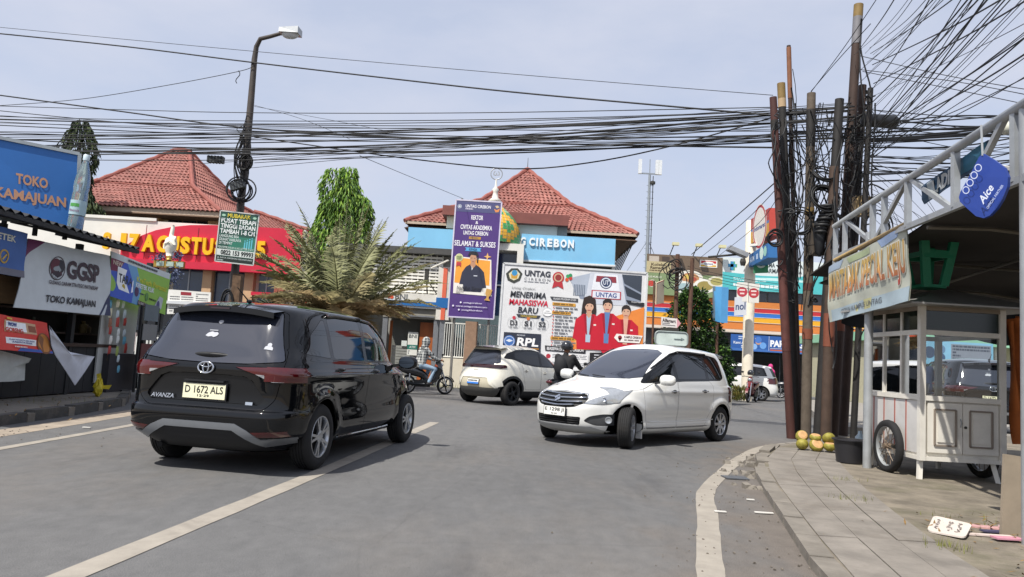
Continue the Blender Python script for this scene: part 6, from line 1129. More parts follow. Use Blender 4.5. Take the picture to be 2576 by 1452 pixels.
# ================================================================ plants
def leafmat(n, c, v=.35): return pm(n, c, .6, var=v, scale=1.6, spec=.3)
def leaf_cloud(par, pts, size, mats, seed, droop=.0, aspect=.4, jitter=.5, name='foliage'):
    rnd = random.Random(seed); mbs = [MB() for _ in mats]
    for p, out_ in pts:
        k = rnd.randrange(len(mats)); l = size*rnd.uniform(.6, 1.3); d = (V(out_)+V((rnd.uniform(-1, 1), rnd.uniform(-1, 1), rnd.uniform(-1, 1)))*jitter+V((0, 0, -droop))).normalized()
        s_ = d.cross(V((rnd.uniform(-1, 1), rnd.uniform(-1, 1), rnd.uniform(-.3, 1)))); s_ = s_.normalized()*l*aspect*.5; n = d.cross(s_).normalized()*l*.08
        p = V(p); a = p+d*l*.5; b2 = p+d*l
        mbs[k].add([p, a+s_-n, b2-V((0, 0, droop*l*.2)), a-s_-n, a+n], [(0, 1, 4), (1, 2, 4), (2, 3, 4), (3, 0, 4)])
    for m, mt in zip(mbs, mats):
        if m.f: o = m.build(name, mt, par); o['kind'] = 'stuff'
def columnar(name, lab, x, y, z0, z1, w_, cols, n, seed, lobes):
    t = thing(name, lab, 'tree', (x, y, 0)); rnd = random.Random(seed); m = MB(); m.tube([(x, y, 0), (x+.05, y, z0), (x, y, z1*.9)], [.22, .18, .05], 8); m.build('trunk', pm('bark', '54493c', .9, var=.3, scale=6), t)
    for k in range(14): z = z0+(z1-z0)*rnd.uniform(.05, .8); a = rnd.uniform(0, 6.3); m = MB(); m.tube([(x, y, z), (x+math.cos(a)*w_*.5, y+math.sin(a)*w_*.5, z-.3)], [.05, .015], 5); m.build('limb', pm('bark'), t)
    pts = []
    for _ in range(n):
        lx, ly, lw, lz1 = rnd.choice(lobes); v = rnd.random()**.85; z = z0+(lz1-z0)*v; prof = lw*(1-.55*max(0, (v-.75)/.25)**2)*(.82+.18*math.sin(v*17+lx*5)); a = rnd.uniform(0, 6.283); q = rnd.uniform(.55, 1.0)**.5*prof*(1+.10*math.sin(a*5+v*9))
        pts.append(((x+lx+q*math.cos(a), y+ly+q*math.sin(a), z), (math.cos(a)*.7, math.sin(a)*.7, -.5)))
    leaf_cloud(t, pts, .25, cols, seed, .9, .34, .6, 'crown')
columnar('columnar_tree', 'bright green columnar tree rising behind the date palm', -8.55, 36, 2.5, 10.2, 1.0, [leafmat('leaf_a', '5d8230'), leafmat('leaf_b', '7e9c3c'), leafmat('leaf_c', '3c5c24')], 13500, 31, [(-.35, 0, 1.0, 10.0), (.25, -.1, .95, 10.1), (.95, -.2, .75, 8.7), (-.75, .2, .7, 8.3), (.35, 0, .8, 9.6)])
columnar('columnar_tree', 'dark olive columnar tree beside the left tile roof', -20.75, 34.6, 3, 11.35, 1.0, [leafmat('leaf_d', '37452a'), leafmat('leaf_e', '4d5834'), leafmat('leaf_f', '232f1e')], 12500, 32, [(0, 0, .85, 11.3), (-.25, 0, 1.0, 9.5), (.25, 0, 1.05, 8.2)])
# date palm
t = thing('date_palm', 'large date palm with dry brown lower fronds in the middle of the street view', 'palm', (-5.55, 25, 0))
m = MB(); m.tube([(-5.75, 25, 0), (-5.73, 25, .8), (-5.72, 25, 1.7), (-5.72, 25, 2.2)], [.34, .3, .32, .22], 12); m.build('trunk', pm('palm_bark', '5c4a36', .95, var=.4, scale=7, bump=.5, bscale=12), t)
rnd = random.Random(5); C0 = V((-5.72, 25, 2.05))
fg = [leafmat('frond_green', '84865f'), leafmat('frond_olive', '938a62'), leafmat('frond_dry', '9a8762'), leafmat('frond_brown', '836c4a')]
def frond(az, el, L_, droop, mat, seed):
    r2 = random.Random(seed); m = MB(); d0 = V((math.cos(az)*math.cos(el), math.sin(az)*math.cos(el), math.sin(el))); side = V((-math.sin(az), math.cos(az), 0)); P_ = []; K = 16
    p = C0.copy(); d = d0.copy()
    for k in range(K+1): P_.append(p.copy()); p = p+d*(L_/K); d = (d+V((0, 0, -droop/K))).normalized()
    m.tube(P_, [.035*(1-k/K*.85) for k in range(K+1)], 5)
    NL = 62
    for i in range(NL):
        u = .12+.88*i/NL; f = u*K; k = min(int(f), K-1); q = P_[k].lerp(P_[k+1], f-k); ax_ = (P_[k+1]-P_[k]).normalized(); upv = side.cross(ax_).normalized()
        if upv.z < 0: upv = -upv
        ll = .56*(math.sin(math.pi*min(1, u*.95+.1))**.6)*r2.uniform(.8, 1.15)
        for sd in (1, -1):
            dv = (ax_*r2.uniform(.35, .75)+side*sd*r2.uniform(.7, 1.1)+upv*r2.uniform(-.1, .5)+V((0, 0, -.1))).normalized(); e = q+dv*ll; wv = ax_.cross(dv).normalized()*.016; mid = q.lerp(e, .5)+V((0, 0, .015))
            m.add([q-wv, q+wv, mid+wv*1.3, mid-wv*1.3, e+V((0, 0, -ll*.08))], [(0, 1, 2, 3), (3, 2, 4)])
    return m.build('frond', mat, t)
for i in range(112):
    lvl = i/111; el = R(82-76*lvl**.85+rnd.uniform(-7, 7)); az = i*2.399+rnd.uniform(-.25, .25); el = max(el, R(34)) if math.cos(az) > .35 else el; L_ = rnd.uniform(3.6, 4.35)*(1.0 if lvl < .5 else .8 if math.cos(az) < .3 else .66)
    mt = fg[0] if lvl < .42 else fg[1] if lvl < .62 else fg[2] if lvl < .85 else fg[3]
    frond(az, el, L_, .65+.4*lvl+rnd.uniform(-.2, .25), mt, i)
# fan palm tuft
t = thing('fan_palm', 'small spiky fan palm left of the date palm', 'palm', (-8.2, 25.5, 0)); c0 = at(688, 775, 25.5); m = MB(); m.tube([(c0.x, c0.y, 0), c0], .1, 8); m.build('trunk', pm('palm_bark'), t); rnd = random.Random(8)
for k in range(46):
    az, el = rnd.uniform(0, 6.283), R(rnd.uniform(-10, 85)); d = V((math.cos(az)*math.cos(el), math.sin(az)*math.cos(el), math.sin(el))); s_ = d.orthogonal().normalized()*.03; L_ = rnd.uniform(.5, .85); m = MB(); m.add([c0-s_*.5, c0+s_*.5, c0+d*L_*.5+s_, c0+d*L_*.5-s_, c0+d*L_+V((0, 0, -.05))], [(0, 1, 2, 3), (3, 2, 4)]); m.build('blade', leafmat('fan_leaf', '3c4a30'), t)
# hedge tree behind the white car
t = thing('hedge_tree', 'dense dark green bushy tree behind the white people carrier', 'tree', (7.4, 28, 0)); rnd = random.Random(17); pts = []
m = MB(); m.tube([(7.4, 28, 0), (7.4, 28, 1.2), (7.2, 28, 3)], [.14, .12, .05], 8); m.build('trunk', pm('bark'), t)
for _ in range(13000):
    lx, lz, lr = rnd.choice(((-.4, 3.1, .85), (-.1, 2.5, .95), (-.9, 1.9, .85), (.3, 1.6, .9), (-.4, 1.3, 1.0), (-.3, 3.7, .55), (.5, 1.1, .7), (-1.1, 1.1, .7))); a = rnd.uniform(0, 6.283); b2 = math.acos(rnd.uniform(-1, 1)); q = lr*rnd.uniform(.6, 1)**.5*(1+.12*math.sin(a*4+b2*5)); d = V((math.sin(b2)*math.cos(a), math.sin(b2)*math.sin(a), math.cos(b2))); p = V((7.15+lx, 28, lz))+d*q
    if p.z > .05: pts.append((p, d))
leaf_cloud(t, pts, .15, [leafmat('hedge_a', '2f4a22'), leafmat('hedge_b', '4a6a2a'), leafmat('hedge_c', '1d3018')], 17, .2, .5, .7, 'crown')
# thin grass tuft by parked motorbike
t = thing('shrub', 'dry weed clump at the roadside by the parked red motorcycle', 'shrub', gr(1868, 985)); c0 = gr(1866, 1000); c0 = V((c0.x, c0.y, 0)); c0 = V((9.75, 31.8, 0)); rnd = random.Random(9); pts = []
for _ in range(500): a = rnd.uniform(0, 6.28); q = rnd.uniform(0, .45); pts.append(((c0.x+q*math.cos(a), c0.y+q*math.sin(a), rnd.uniform(0, .55)), (math.cos(a)*.4, math.sin(a)*.4, 1)))
leaf_cloud(t, pts, .2, [leafmat('weed_a', '7a7038'), leafmat('weed_b', '5a6030')], 9, 0, .15, .5)
# ================================================================ vehicles
from mathutils.interpolate import poly_3d_calc
def pchip(ys, ts):
    y = np.array(ys, float); d = np.diff(y); n = len(y); m = np.zeros(n)
    for i in range(1, n-1):
        if d[i-1]*d[i] > 0: m[i] = 2*d[i-1]*d[i]/(d[i-1]+d[i])
    m[0] = d[0]; m[-1] = d[-1]
    o = []
    for t in ts:
        i = min(int(t), n-2); u = t - i; h00 = 2*u**3-3*u**2+1; h10 = u**3-2*u**2+u; h01 = -2*u**3+3*u**2; h11 = u**3-u**2
        o.append(h00*y[i]+h10*m[i]+h01*y[i+1]+h11*m[i+1])
    return np.array(o)
def inside(p, poly):
    x, y = p; c = False; j = len(poly)-1
    for i in range(len(poly)):
        xi, yi = poly[i]; xj, yj = poly[j]
        if (yi > y) != (yj > y) and x < (xj-xi)*(y-yi)/(yj-yi)+xi: c = not c
        j = i
    return c
def rnd_poly(pts, r=.04, n=3):
    o = []; k = len(pts)
    for i in range(k):
        a, b, c = V(pts[i-1]), V(pts[i]), V(pts[(i+1) % k]); u = (a-b); w_ = (c-b); rr = min(r, u.length*.45, w_.length*.45)
        p, q = b + u.normalized()*rr, b + w_.normalized()*rr
        for j in range(n+1): t = j/n; o.append(tuple(p*(1-t)**2 + b*2*t*(1-t) + q*t*t))
    return o
class Car:
    AX = {'side': (0, 2), 'rear': (1, 2), 'front': (1, 2), 'top': (0, 1)}
    def __init__(s, root, rows, ztop, xm, wheels, rarch, disp=None, sub=4, M=84, roofx=None):
        s.root = root; s.xm = xm; s.wheels = wheels; s.rarch = rarch
        last = rows[-1]; rx0, rx1 = roofx or (last[2], last[1])
        full = [tuple(r_) for r_ in rows]
        for k in (.93, .8, .55, .3, .03):
            z = ztop - (ztop-last[0])*k**2.6
            full.append((z, xm+(last[1]-xm)*k, xm+(last[2]-xm)*k, last[3]*k, last[4]*(.5+.5*k)+1*(1-k), last[5]*(.5+.5*k)+1*(1-k)))
        n = len(full); ts = np.linspace(0, n-1, (n-1)*sub+1)
        A = [pchip([r_[i] for r_ in full], ts) for i in range(6)]
        vs = []; ring = 2*M-2
        for z, xf, xr, w_, nf, nr in zip(*A):
            ph = np.linspace(0, math.pi/2, 160); ph = (math.pi/2)*(ph/(math.pi/2))**1.0
            c, sn = np.cos(ph), np.sin(ph)
            rx = xm-(xm-xr)*c**(2/nr); ry = w_*sn**(2/nr); fx = xm+(xf-xm)*c[::-1]**(2/nf); fy = w_*sn[::-1]**(2/nf)
            X = np.concatenate([rx, fx[1:]]); Y = np.concatenate([ry, fy[1:]])
            X[0] = xr; Y[0] = 0; X[-1] = xf; Y[-1] = 0
            sg = np.concatenate([[0], np.cumsum(np.hypot(np.diff(X), np.diff(Y)))]); tt = np.linspace(0, sg[-1], M)
            hx, hy = np.interp(tt, sg, X), np.interp(tt, sg, Y)
            pts = [(hx[i], hy[i]) for i in range(M)] + [(hx[i], -hy[i]) for i in range(M-2, 0, -1)]
            for x, y in pts:
                if disp: x, y, zz = disp(x, y, z)
                else: zz = z
                vs.append((x, y, zz))
        bm = bmesh.new(); bv = [bm.verts.new(p) for p in vs]; nl = len(ts)
        for i in range(nl-1):
            for j in range(ring):
                j2 = (j+1) % ring; bm.faces.new((bv[i*ring+j], bv[(i+1)*ring+j], bv[(i+1)*ring+j2], bv[i*ring+j2]))
        bm.faces.new([bv[(nl-1)*ring+j] for j in range(ring)][::-1])
        bm.faces.new([bv[j] for j in range(ring)])
        bmesh.ops.recalc_face_normals(bm, faces=bm.faces); bm.normal_update()
        s.base = bm.copy(); s.base.normal_update(); s.base.faces.ensure_lookup_table(); s.bvh = BVHTree.FromBMesh(s.base)
        s.bm = bm; s.lay = bm.faces.layers.int.new('part'); s.parts = ['body']
        for wx, wz in wheels:
            s.region(circ(wx, wz, rarch, n=28), 'side', '_hole')
    def surf(s, x, y, z):
        return s.base_near(V((x, y, z)))
    def base_near(s, p):
        co, no, idx, d = s.bvh.find_nearest(p); f = s.base.faces[idx]
        if len(f.verts) > 4: return co, f.normal.copy()
        wt = poly_3d_calc([v.co for v in f.verts], co); n = V((0, 0, 0))
        for v, k in zip(f.verts, wt): n += v.normal*k
        return co, n.normalized()
    def hit(s, view, a, b, sgn=1):         # point of the skin seen at (a,b) in a view
        o, d = {'side': (V((a, 3*sgn, b)), V((0, -sgn, 0))), 'rear': (V((-3, a, b)), V((1, 0, 0))), 'front': (V((9, a, b)), V((-1, 0, 0))), 'top': (V((a, b, 5)), V((0, 0, -1)))}[view]
        co, no, idx, dd = s.bvh.ray_cast(o, d)
        if co is None: return s.base_near(o + d*3)
        return s.base_near(co)
    def region(s, poly, view, part, only=None, sides=(1, -1), xl=None):
        if part not in s.parts: s.parts.append(part)
        pid = s.parts.index(part); i, j = s.AX[view]; bm = s.bm
        for sg in (sides if view == 'side' else (1,)):
            if view == 'side': flt = lambda c, n: c.y*sg > .3 and n.y*sg > .12
            elif view == 'rear': flt = lambda c, n: c.x < (.46 if xl is None else xl) and n.x < -.12
            elif view == 'front': flt = lambda c, n: c.x > (xl or s.xm) and n.x > .10
            else: flt = lambda c, n: n.z > .25
            x0, x1 = min(p[0] for p in poly), max(p[0] for p in poly); y0, y1 = min(p[1] for p in poly), max(p[1] for p in poly)
            cand = []
            for f in bm.faces:
                vs_ = f.verts
                if max(v.co[i] for v in vs_) < x0 or min(v.co[i] for v in vs_) > x1 or max(v.co[j] for v in vs_) < y0 or min(v.co[j] for v in vs_) > y1: continue
                if flt(f.calc_center_median(), f.normal): cand.append(f)
            k = len(poly); cx = sum(p[0] for p in poly)/k; cy = sum(p[1] for p in poly)/k
            for q in range(k):
                a, b = poly[q], poly[(q+1) % k]; ex, ey = b[0]-a[0], b[1]-a[1]; L_ = math.hypot(ex, ey)
                if L_ < 1e-6: continue
                co = V((0, 0, 0)); no = V((0, 0, 0)); co[i], co[j] = a; no[i], no[j] = ey/L_, -ex/L_
                near = []; far = []
                for f in cand:          # only the faces this edge really crosses
                    ok = False; sm = [((v.co[i]-a[0])*ey-(v.co[j]-a[1])*ex)/L_ for v in f.verts]
                    if min(sm) < -1e-6 and max(sm) > 1e-6:
                        tt = [((v.co[i]-a[0])*ex+(v.co[j]-a[1])*ey)/L_ for v in f.verts]
                        ok = max(tt) > -.01 and min(tt) < L_+.01
                    (near if ok else far).append(f)
                if not near: continue
                geom = list({v for f in near for v in f.verts}) + list({e for f in near for e in f.edges}) + near
                ret = bmesh.ops.bisect_plane(bm, geom=geom, dist=1e-6, plane_co=co, plane_no=no)
                cand = far + [g for g in ret['geom'] if isinstance(g, bmesh.types.BMFace)]
            for f in set(cand):
                if not f.is_valid: continue
                c = f.calc_center_median()
                if flt(c, f.normal) and inside((c[i], c[j]), poly) and (only is None or s.parts[f[s.lay]] in only): f[s.lay] = pid
        return s
    def mesh_part(s, part, name, mat, parent=None, gap=0, off=0, label=None, thick=0):
        pid = s.parts.index(part); fs = [f for f in s.bm.faces if f[s.lay] == pid]
        if not fs: return None
        idx = {}; vs_ = []; pf = []
        for f in fs:
            t = []
            for v in f.verts:
                if v not in idx: idx[v] = len(vs_); vs_.append(v.co.copy())
                t.append(idx[v])
            pf.append(t)
        nn = [s.base_near(v)[1] for v in vs_]
        ec = {}
        for t in pf:
            for a, b in zip(t, t[1:]+t[:1]): ec[(min(a, b), max(a, b))] = ec.get((min(a, b), max(a, b)), 0)+1
        if gap:
            mv = {}
            for t in pf:
                for a, b in zip(t, t[1:]+t[:1]):
                    if ec[(min(a, b), max(a, b))] == 1:
                        e = (vs_[b]-vs_[a]); d = nn[a].cross(e)
                        if d.length > 1e-9:
                            d.normalize()
                            for q in (a, b): mv[q] = mv.get(q, V((0, 0, 0)))+d
            for q, d in mv.items():
                if d.length > 1e-6: vs_[q] = vs_[q]+d.normalized()*gap
        if off: vs_ = [v+n*off for v, n in zip(vs_, nn)]
        if off > 0 or thick:                       # turned-in rim so that the piece has depth
            th = thick or off+.006; ring_ = {}
            for t in list(pf):
                for a, b in zip(t, t[1:]+t[:1]):
                    if ec.get((min(a, b), max(a, b))) == 1:
                        for q in (a, b):
                            if q not in ring_: ring_[q] = len(vs_); vs_.append(vs_[q]-nn[q]*th); nn.append(nn[q])
                        pf.append([b, a, ring_[a], ring_[b]])
        par = list(range(len(vs_)))            # separate pieces (left and right) become separate objects
        def find(a):
            while par[a] != a: par[a] = par[par[a]]; a = par[a]
            return a
        for t in pf:
            for q in t[1:]: par[find(q)] = find(t[0])
        comps = {}
        for t in pf: comps.setdefault(find(t[0]), []).append(t)
        big = sorted(comps.values(), key=len, reverse=True); lst = [big[0]]
        for c_ in big[1:]:
            if len(c_) >= 4: lst.append(c_)
        first = None
        for c_ in lst:
            mp_ = {}; v2 = []; n2 = []
            for t in c_:
                for q in t:
                    if q not in mp_: mp_[q] = len(v2); v2.append(vs_[q]); n2.append(nn[q])
            me = bpy.data.meshes.new(name); me.from_pydata([tuple(v) for v in v2], [], [[mp_[q] for q in t] for t in c_]); me.materials.append(mat)
            me.polygons.foreach_set('use_smooth', [True]*len(me.polygons)); me.update()
            me.normals_split_custom_set_from_vertices([tuple(n) for n in n2])
            o = bpy.data.objects.new(name, me); COL.objects.link(o); o.parent = parent or s.root; WM[o.name] = WM[s.root.name]
            first = first or o
        return first
    def line(s, view, pts, r, name, mat, sgn=1, off=0, n=6, sub=4, parent=None):        # moulding lying on the skin
        P = []
        for q in range(len(pts)-1):
            for k in range(sub):
                t = k/sub; P.append((pts[q][0]*(1-t)+pts[q+1][0]*t, pts[q][1]*(1-t)+pts[q+1][1]*t))
        P.append(pts[-1]); o = []
        for a, b in P: co, no = s.hit(view, a, b, sgn); o.append(co+no*off)
        m = MB(); m.tube(o, r, n); return m.build(name, mat, parent or s.root, smooth=True, world=False)
    def decal(s, view, poly, name, mat, sgn=1, off=.004, parent=None):
        m = MB(); o = []
        for a, b in poly: co, no = s.hit(view, a, b, sgn); o.append(co+no*off)
        m.poly(o); return m.build(name, mat, parent or s.root, world=False)
    def inner(s, mat):
        pid = s.parts.index('_hole'); m = MB(); idx = {}; vs_ = []; pf = []
        for f in s.bm.faces:
            if f[s.lay] == pid: continue
            t = []
            for v in f.verts:
                if v not in idx:
                    idx[v] = len(vs_); vs_.append(v.co-v.normal*.022)
                t.append(idx[v])
            pf.append(t)
        m.add(vs_, pf); o = m.build('inner_shell', mat, s.root, world=False)  # dark shell added inside the skin so panel gaps look dark and closed
        for wx, wz in s.wheels:
            for sg in (1, -1):
                ymax = min(abs(s.hit('side', wx+q_*(s.rarch+.03), z_, sg)[0].y) for q_, z_ in ((0, wz+s.rarch+.02), (1, .3), (-1, .3)))-.02
                w2 = MB(); w2.lathe([(s.rarch*.99, sg*ymax), (s.rarch*1.0, sg*(ymax-.14)), (s.rarch*.97, sg*(ymax-.34)), (.03, sg*(ymax-.35))], 30, (wx, 0, wz), 'y', -.25, math.pi+.25); w2.build('wheel_well', mat, s.root, smooth=True, world=False)
        return o
def wheel(root, x, y, R_, side, rimmat, tyremat, style=5, wd=.195, steer=0, dark=None, twin=True):
    M = Matrix.Translation((x, y, R_)) @ Matrix.Rotation(steer, 4, 'Z')
    if side < 0: M = M @ Matrix.Rotation(math.pi, 4, 'Z')
    h = wd/2; k = R_/.33; m = MB(M)
    prof = [(.205, h-.01), (.225, h), (.262, h+.004), (.298, h-.002), (.318, h-.016), (.328, h-.032)]
    grooves = []
    for g in (.045, .015, -.015, -.045): grooves += [(.33, g+.006), (.321, g+.004), (.321, g-.004), (.33, g-.006)]
    prof = prof+grooves+[(r, -a) for r, a in prof[::-1]]
    m.lathe([(r*k, a) for r, a in prof], 40, axis='y'); t = m.build('wheel', tyremat, root, smooth='auto', world=False)
    r = MB(M); rr = .212*k
    r.lathe([(rr, h-.012), (rr-.004, h-.004), (rr-.014, h-.006), (rr-.022, h-.02), (rr-.03, h-.07), (rr-.03, -h+.02), (rr, -h+.01)], 40, axis='y')
    n = style
    for i in range(n):
        a = 2*math.pi*i/n
        for da in ((-.16, .16) if twin else (0,)):
            a1, a2 = a+da*.55, a+da
            p = V((.035*math.cos(a1), h-.022, .035*math.sin(a1))); q = V(((rr-.012)*math.cos(a2), h-.014, (rr-.012)*math.sin(a2)))
            r.bar(p, q, .026*k if twin else .05*k, .022, up=(0, 1, 0))
    r.lathe([(.062, h-.03), (.062, h-.012), (.05, h-.008), (.03, h-.006), (.0, h-.005)], 18, axis='y')
    for i in range(5): a = 2*math.pi*(i+.5)/5; r.lathe([(.008, h-.012), (.008, h-.004), (0, h-.004)], 8, (.042*math.cos(a), 0, .042*math.sin(a)), 'y')
    r.build('rim', rimmat, t, smooth='auto', world=False)
    b = MB(M); b.lathe([(.16*k, h-.075), (.16*k, h-.06), (.0, h-.06)], 28, axis='y'); b.lathe([(rr-.031, -h+.03), (0, -h+.03)], 28, axis='y')
    b.build('brake_disc', dark, t, world=False)
    return t
def plate(root, M, w_, h_, base, txt, sub, fg, name='number_plate', band=None):
    m = MB(M); m.box(-w_/2-.012, w_/2+.012, -h_/2-.012, h_/2+.012, -.012, 0); fr = m.build('plate_frame', pm('car_black_plastic'), root, world=False)
    m = MB(M); m.box(-w_/2, w_/2, -h_/2, h_/2, 0, .005); p = m.build(name, base, root, world=False)
    if band: b = MB(M); b.box(-w_/2+.002, w_/2-.002, -h_/2+.002, -h_/2+h_*.36, .005, .0065); b.build('plate_band', band, p, world=False)
    m = MB(M @ Matrix.Translation((0, 0, .007))); I = Matrix.Identity(4)
    m.text(txt, I, .012, box=(-w_*.45, -h_*.14, w_*.45, h_*.37)); 
    if sub: m.text(sub, I, .012, box=(-w_*.15, -h_*.38, w_*.13, -h_*.22))
    if not txt:
        for k in range(7): m.box(-w_*.42+k*w_*.12, -w_*.42+k*w_*.12+w_*.085, 0, h_*.3, 0, .001)
    o = m.build('plate_lettering', fg, p, world=False); o['kind'] = 'stuff'; return p
def frame_at(co, n, xdir):      # local x along xdir on the skin, z along the normal
    n = n.normalized(); x = (V(xdir)-n*n.dot(V(xdir))).normalized(); y = n.cross(x)
    return Matrix.Translation(co) @ Matrix((x, y, n)).transposed().to_4x4()
def mirror(root, c, s, paint, dark, glassm, size=1):
    m = MB(); k = size; fn = lambda u, v: None
    cx, cy, cz = c; vs_ = []
    nu, nv = 14, 8
    for j in range(nv+1):
        for i in range(nu):
            a = 2*math.pi*i/nu; b = math.pi*j/nv-math.pi/2
            X = math.cos(b)*abs(math.cos(a))**.7*math.copysign(1, math.cos(a)); Z = math.cos(b)*abs(math.sin(a))**.7*math.copysign(1, math.sin(a)); Y = math.sin(b)
            taper = 1-.25*(-Y)
            vs_.append((cx+max(-.045, Y*.085)*k, cy+s*X*.115*k*taper, cz+Z*.075*k*taper))
    m.add(vs_, [(j*nu+i, j*nu+(i+1) % nu, (j+1)*nu+(i+1) % nu, (j+1)*nu+i) for j in range(nv) for i in range(nu)])
    o = m.build('side_mirror', paint, root, smooth=True, world=False)
    g = MB(); g.poly([(cx-.047*k, cy+s*a*.095*k, cz+b*.062*k) for a, b in circ(0, 0, 1, n=18)]); g.build('mirror_glass', glassm, o, world=False)
    g = MB(); g.bar((cx, cy-s*.09*k, cz-.03*k), (cx+.03, cy-s*.19*k, cz-.05*k), .06, .035); g.build('mirror_arm', dark, o, world=False)
    return o
def door_handle(car, x, z, sg, mat, k=1):
    co, no = car.hit('side', x, z, sg); M = frame_at(co, no, (1, 0, 0)); m = MB(M)
    m.tube([(-.09*k, 0, -.004), (-.075*k, 0, .022), (0, 0, .03), (.075*k, 0, .022), (.09*k, 0, -.004)], .011, 8); o = m.build('door_handle', mat, car.root, smooth=True, world=False)
    c2 = MB(M); c2.poly([(a, b, .002) for a, b in circ(.0, .0, .065*k, .03)]); c2.build('handle_cup', blk, o, world=False)

# ---------------------------------------------------------------- black seven-seater seen from behind
def black_mpv(M):
    root = thing('car', 'black people carrier seen from behind, driving away along the white centre line', 'car', M=M)
    paint = pm('black_paint', (.004, .0045, .0055), .3, var=0, coat=1, spec=0)
    rows = [(.21, 4.20, .17, .70, 3.2, 5), (.28, 4.33, .07, .80, 3.2, 5), (.42, 4.385, .008, .858, 3.2, 8.5), (.53, 4.395, .0, .868, 3.2, 8.5), (.585, 4.392, .012, .87, 3.2, 8.5), (.61, 4.39, .05, .871, 3.2, 8.5),
            (.75, 4.36, .062, .874, 3.2, 8.5), (.88, 4.28, .06, .873, 3, 8.5), (.96, 4.05, .058, .87, 3, 8.5), (1.0, 3.85, .066, .856, 3.1, 8.5), (1.04, 3.66, .085, .845, 3.3, 8.5), (1.08, 3.42, .105, .83, 3.6, 8.5),
            (1.2, 3.17, .16, .795, 4.5, 7), (1.4, 2.80, .265, .742, 6, 7), (1.53, 2.50, .345, .69, 6, 7), (1.585, 2.34, .39, .65, 5, 4.6)]
    def disp(x, y, z):
        s_ = 1 if y > 0 else -1
        if abs(y) > .55 and z < 1.02:
            for wx in (.80, 3.55):
                d = math.hypot(x-wx, z-.33); y += s_*.02*math.exp(-((d-.40)/.05)**2)
            if .9 < x < 3.4: y += -s_*.02*math.exp(-((z-.62-.05*(x-2))/.16)**2)
            y += s_*.012*math.exp(-((z-.93)/.035)**2)
        return x, y, z
    c = Car(root, rows, 1.668, 1.75, [(.80, .33), (3.55, .33)], .375, disp)
    # greenhouse
    c.region(rnd_poly([(3.25, 1.075), (2.98, 1.24), (2.62, 1.43), (2.36, 1.535), (1.3, 1.56), (.86, 1.52), (.58, 1.36), (.40, 1.205), (.22, 1.17), (.30, 1.115), (1.0, 1.085), (2.0, 1.07)], .05), 'side', 'trim')
    wins = {'quarter_window': [(.97, 1.10), (.95, 1.50), (.88, 1.49), (.62, 1.345), (.46, 1.20), (.36, 1.165), (.45, 1.135)],
            'rear_window': [(1.04, 1.10), (1.88, 1.085), (1.90, 1.53), (1.3, 1.535), (1.02, 1.51)],
            'front_window': [(1.97, 1.085), (3.10, 1.09), (2.90, 1.24), (2.56, 1.425), (2.34, 1.515), (1.99, 1.53)]}
    for k, p in wins.items(): c.region(rnd_poly(p, .03), 'side', k, only=('trim',))
    c.region(rnd_poly([(-.56, 1.525), (.56, 1.525), (.66, 1.2), (.735, 1.055), (.4, 1.02), (0, 1.012), (-.4, 1.02), (-.735, 1.055), (-.66, 1.2)], .04), 'rear', 'tail_window')
    c.region([(-.6, 1.12), (-.72, 1.085), (-.5, 1.07), (0, 1.06), (.5, 1.07), (.72, 1.085), (.6, 1.12), (.52, 1.53), (.3, 1.6), (-.3, 1.6), (-.52, 1.53)], 'front', 'windscreen')
    # rear lamps: dark band in the middle, red at the ends, wrapping round the flank
    for s_ in (1, -1):
        c.region([(s_*.30, .985), (s_*.84, 1.0), (s_*.90, .96), (s_*.90, .87), (s_*.66, .865), (s_*.50, .93)][::s_], 'rear', 'tail_lamp')
        c.region([(s_*.50, .93), (s_*.66, .865), (s_*.75, .868), (s_*.76, .905), (s_*.62, .925)][::s_], 'rear', 'reverse_lamp', only=('tail_lamp',))
    c.region([(-.1, 1.0), (.16, 1.0), (.42, .955), (.24, .90), (.16, .87), (-.1, .87)], 'side', 'tail_lamp')
    c.region(rnd_poly([(-.46, .875), (-.36, .905), (.36, .905), (.46, .875), (.60, .70), (.56, .655), (-.56, .655), (-.60, .70)], .03), 'rear', 'plate_recess')
    c.region(rnd_poly([(-.60, .60), (-.70, .70), (-.73, .90), (-.74, 1.06), (-.6, 1.53), (.6, 1.53), (.74, 1.06), (.73, .90), (.70, .70), (.60, .60)], .05), 'rear', 'tailgate', only=('body',))
    c.region([(-.82, .36), (-.60, .345), (-.48, .42), (-.36, .475), (.36, .475), (.48, .42), (.60, .345), (.82, .36), (.80, .31), (.60, .275), (.44, .36), (.34, .415), (-.34, .415), (-.44, .36), (-.60, .275), (-.80, .31)], 'rear', 'bumper_garnish')
    c.region([(-.34, .413), (-.44, .358), (-.60, .272), (-.70, .2), (.70, .2), (.60, .272), (.44, .358), (.34, .413)], 'rear', 'bumper_valance')
    for s_ in (1, -1): c.region([(s_*.52, .405), (s_*.80, .425), (s_*.80, .375), (s_*.58, .365)][::s_], 'rear', 'reflector')
    # doors
    c.region(rnd_poly([(1.02, .66), (1.22, .42), (1.30, .29), (1.93, .29), (1.93, 1.07), (1.0, 1.09)], .03), 'side', 'rear_door', only=('body',))
    c.region(rnd_poly([(1.94, .29), (2.98, .29), (3.08, .5), (3.10, .95), (3.02, 1.075), (1.94, 1.072)], .03), 'side', 'front_door', only=('body',))
    for p, mt, g in (('body', paint, 0), ('trim', pm('gloss_trim', '0c0d0f', .15, var=0), 0), ('tailgate', paint, .006), ('rear_door', paint, .004), ('front_door', paint, .004)):
        c.mesh_part(p, p, mt, gap=g)
    for p in wins: c.mesh_part(p, p, cglass, gap=.004)
    c.mesh_part('windscreen', 'windscreen', cglass); c.mesh_part('tail_window', 'tail_window', cglass2, gap=.004)
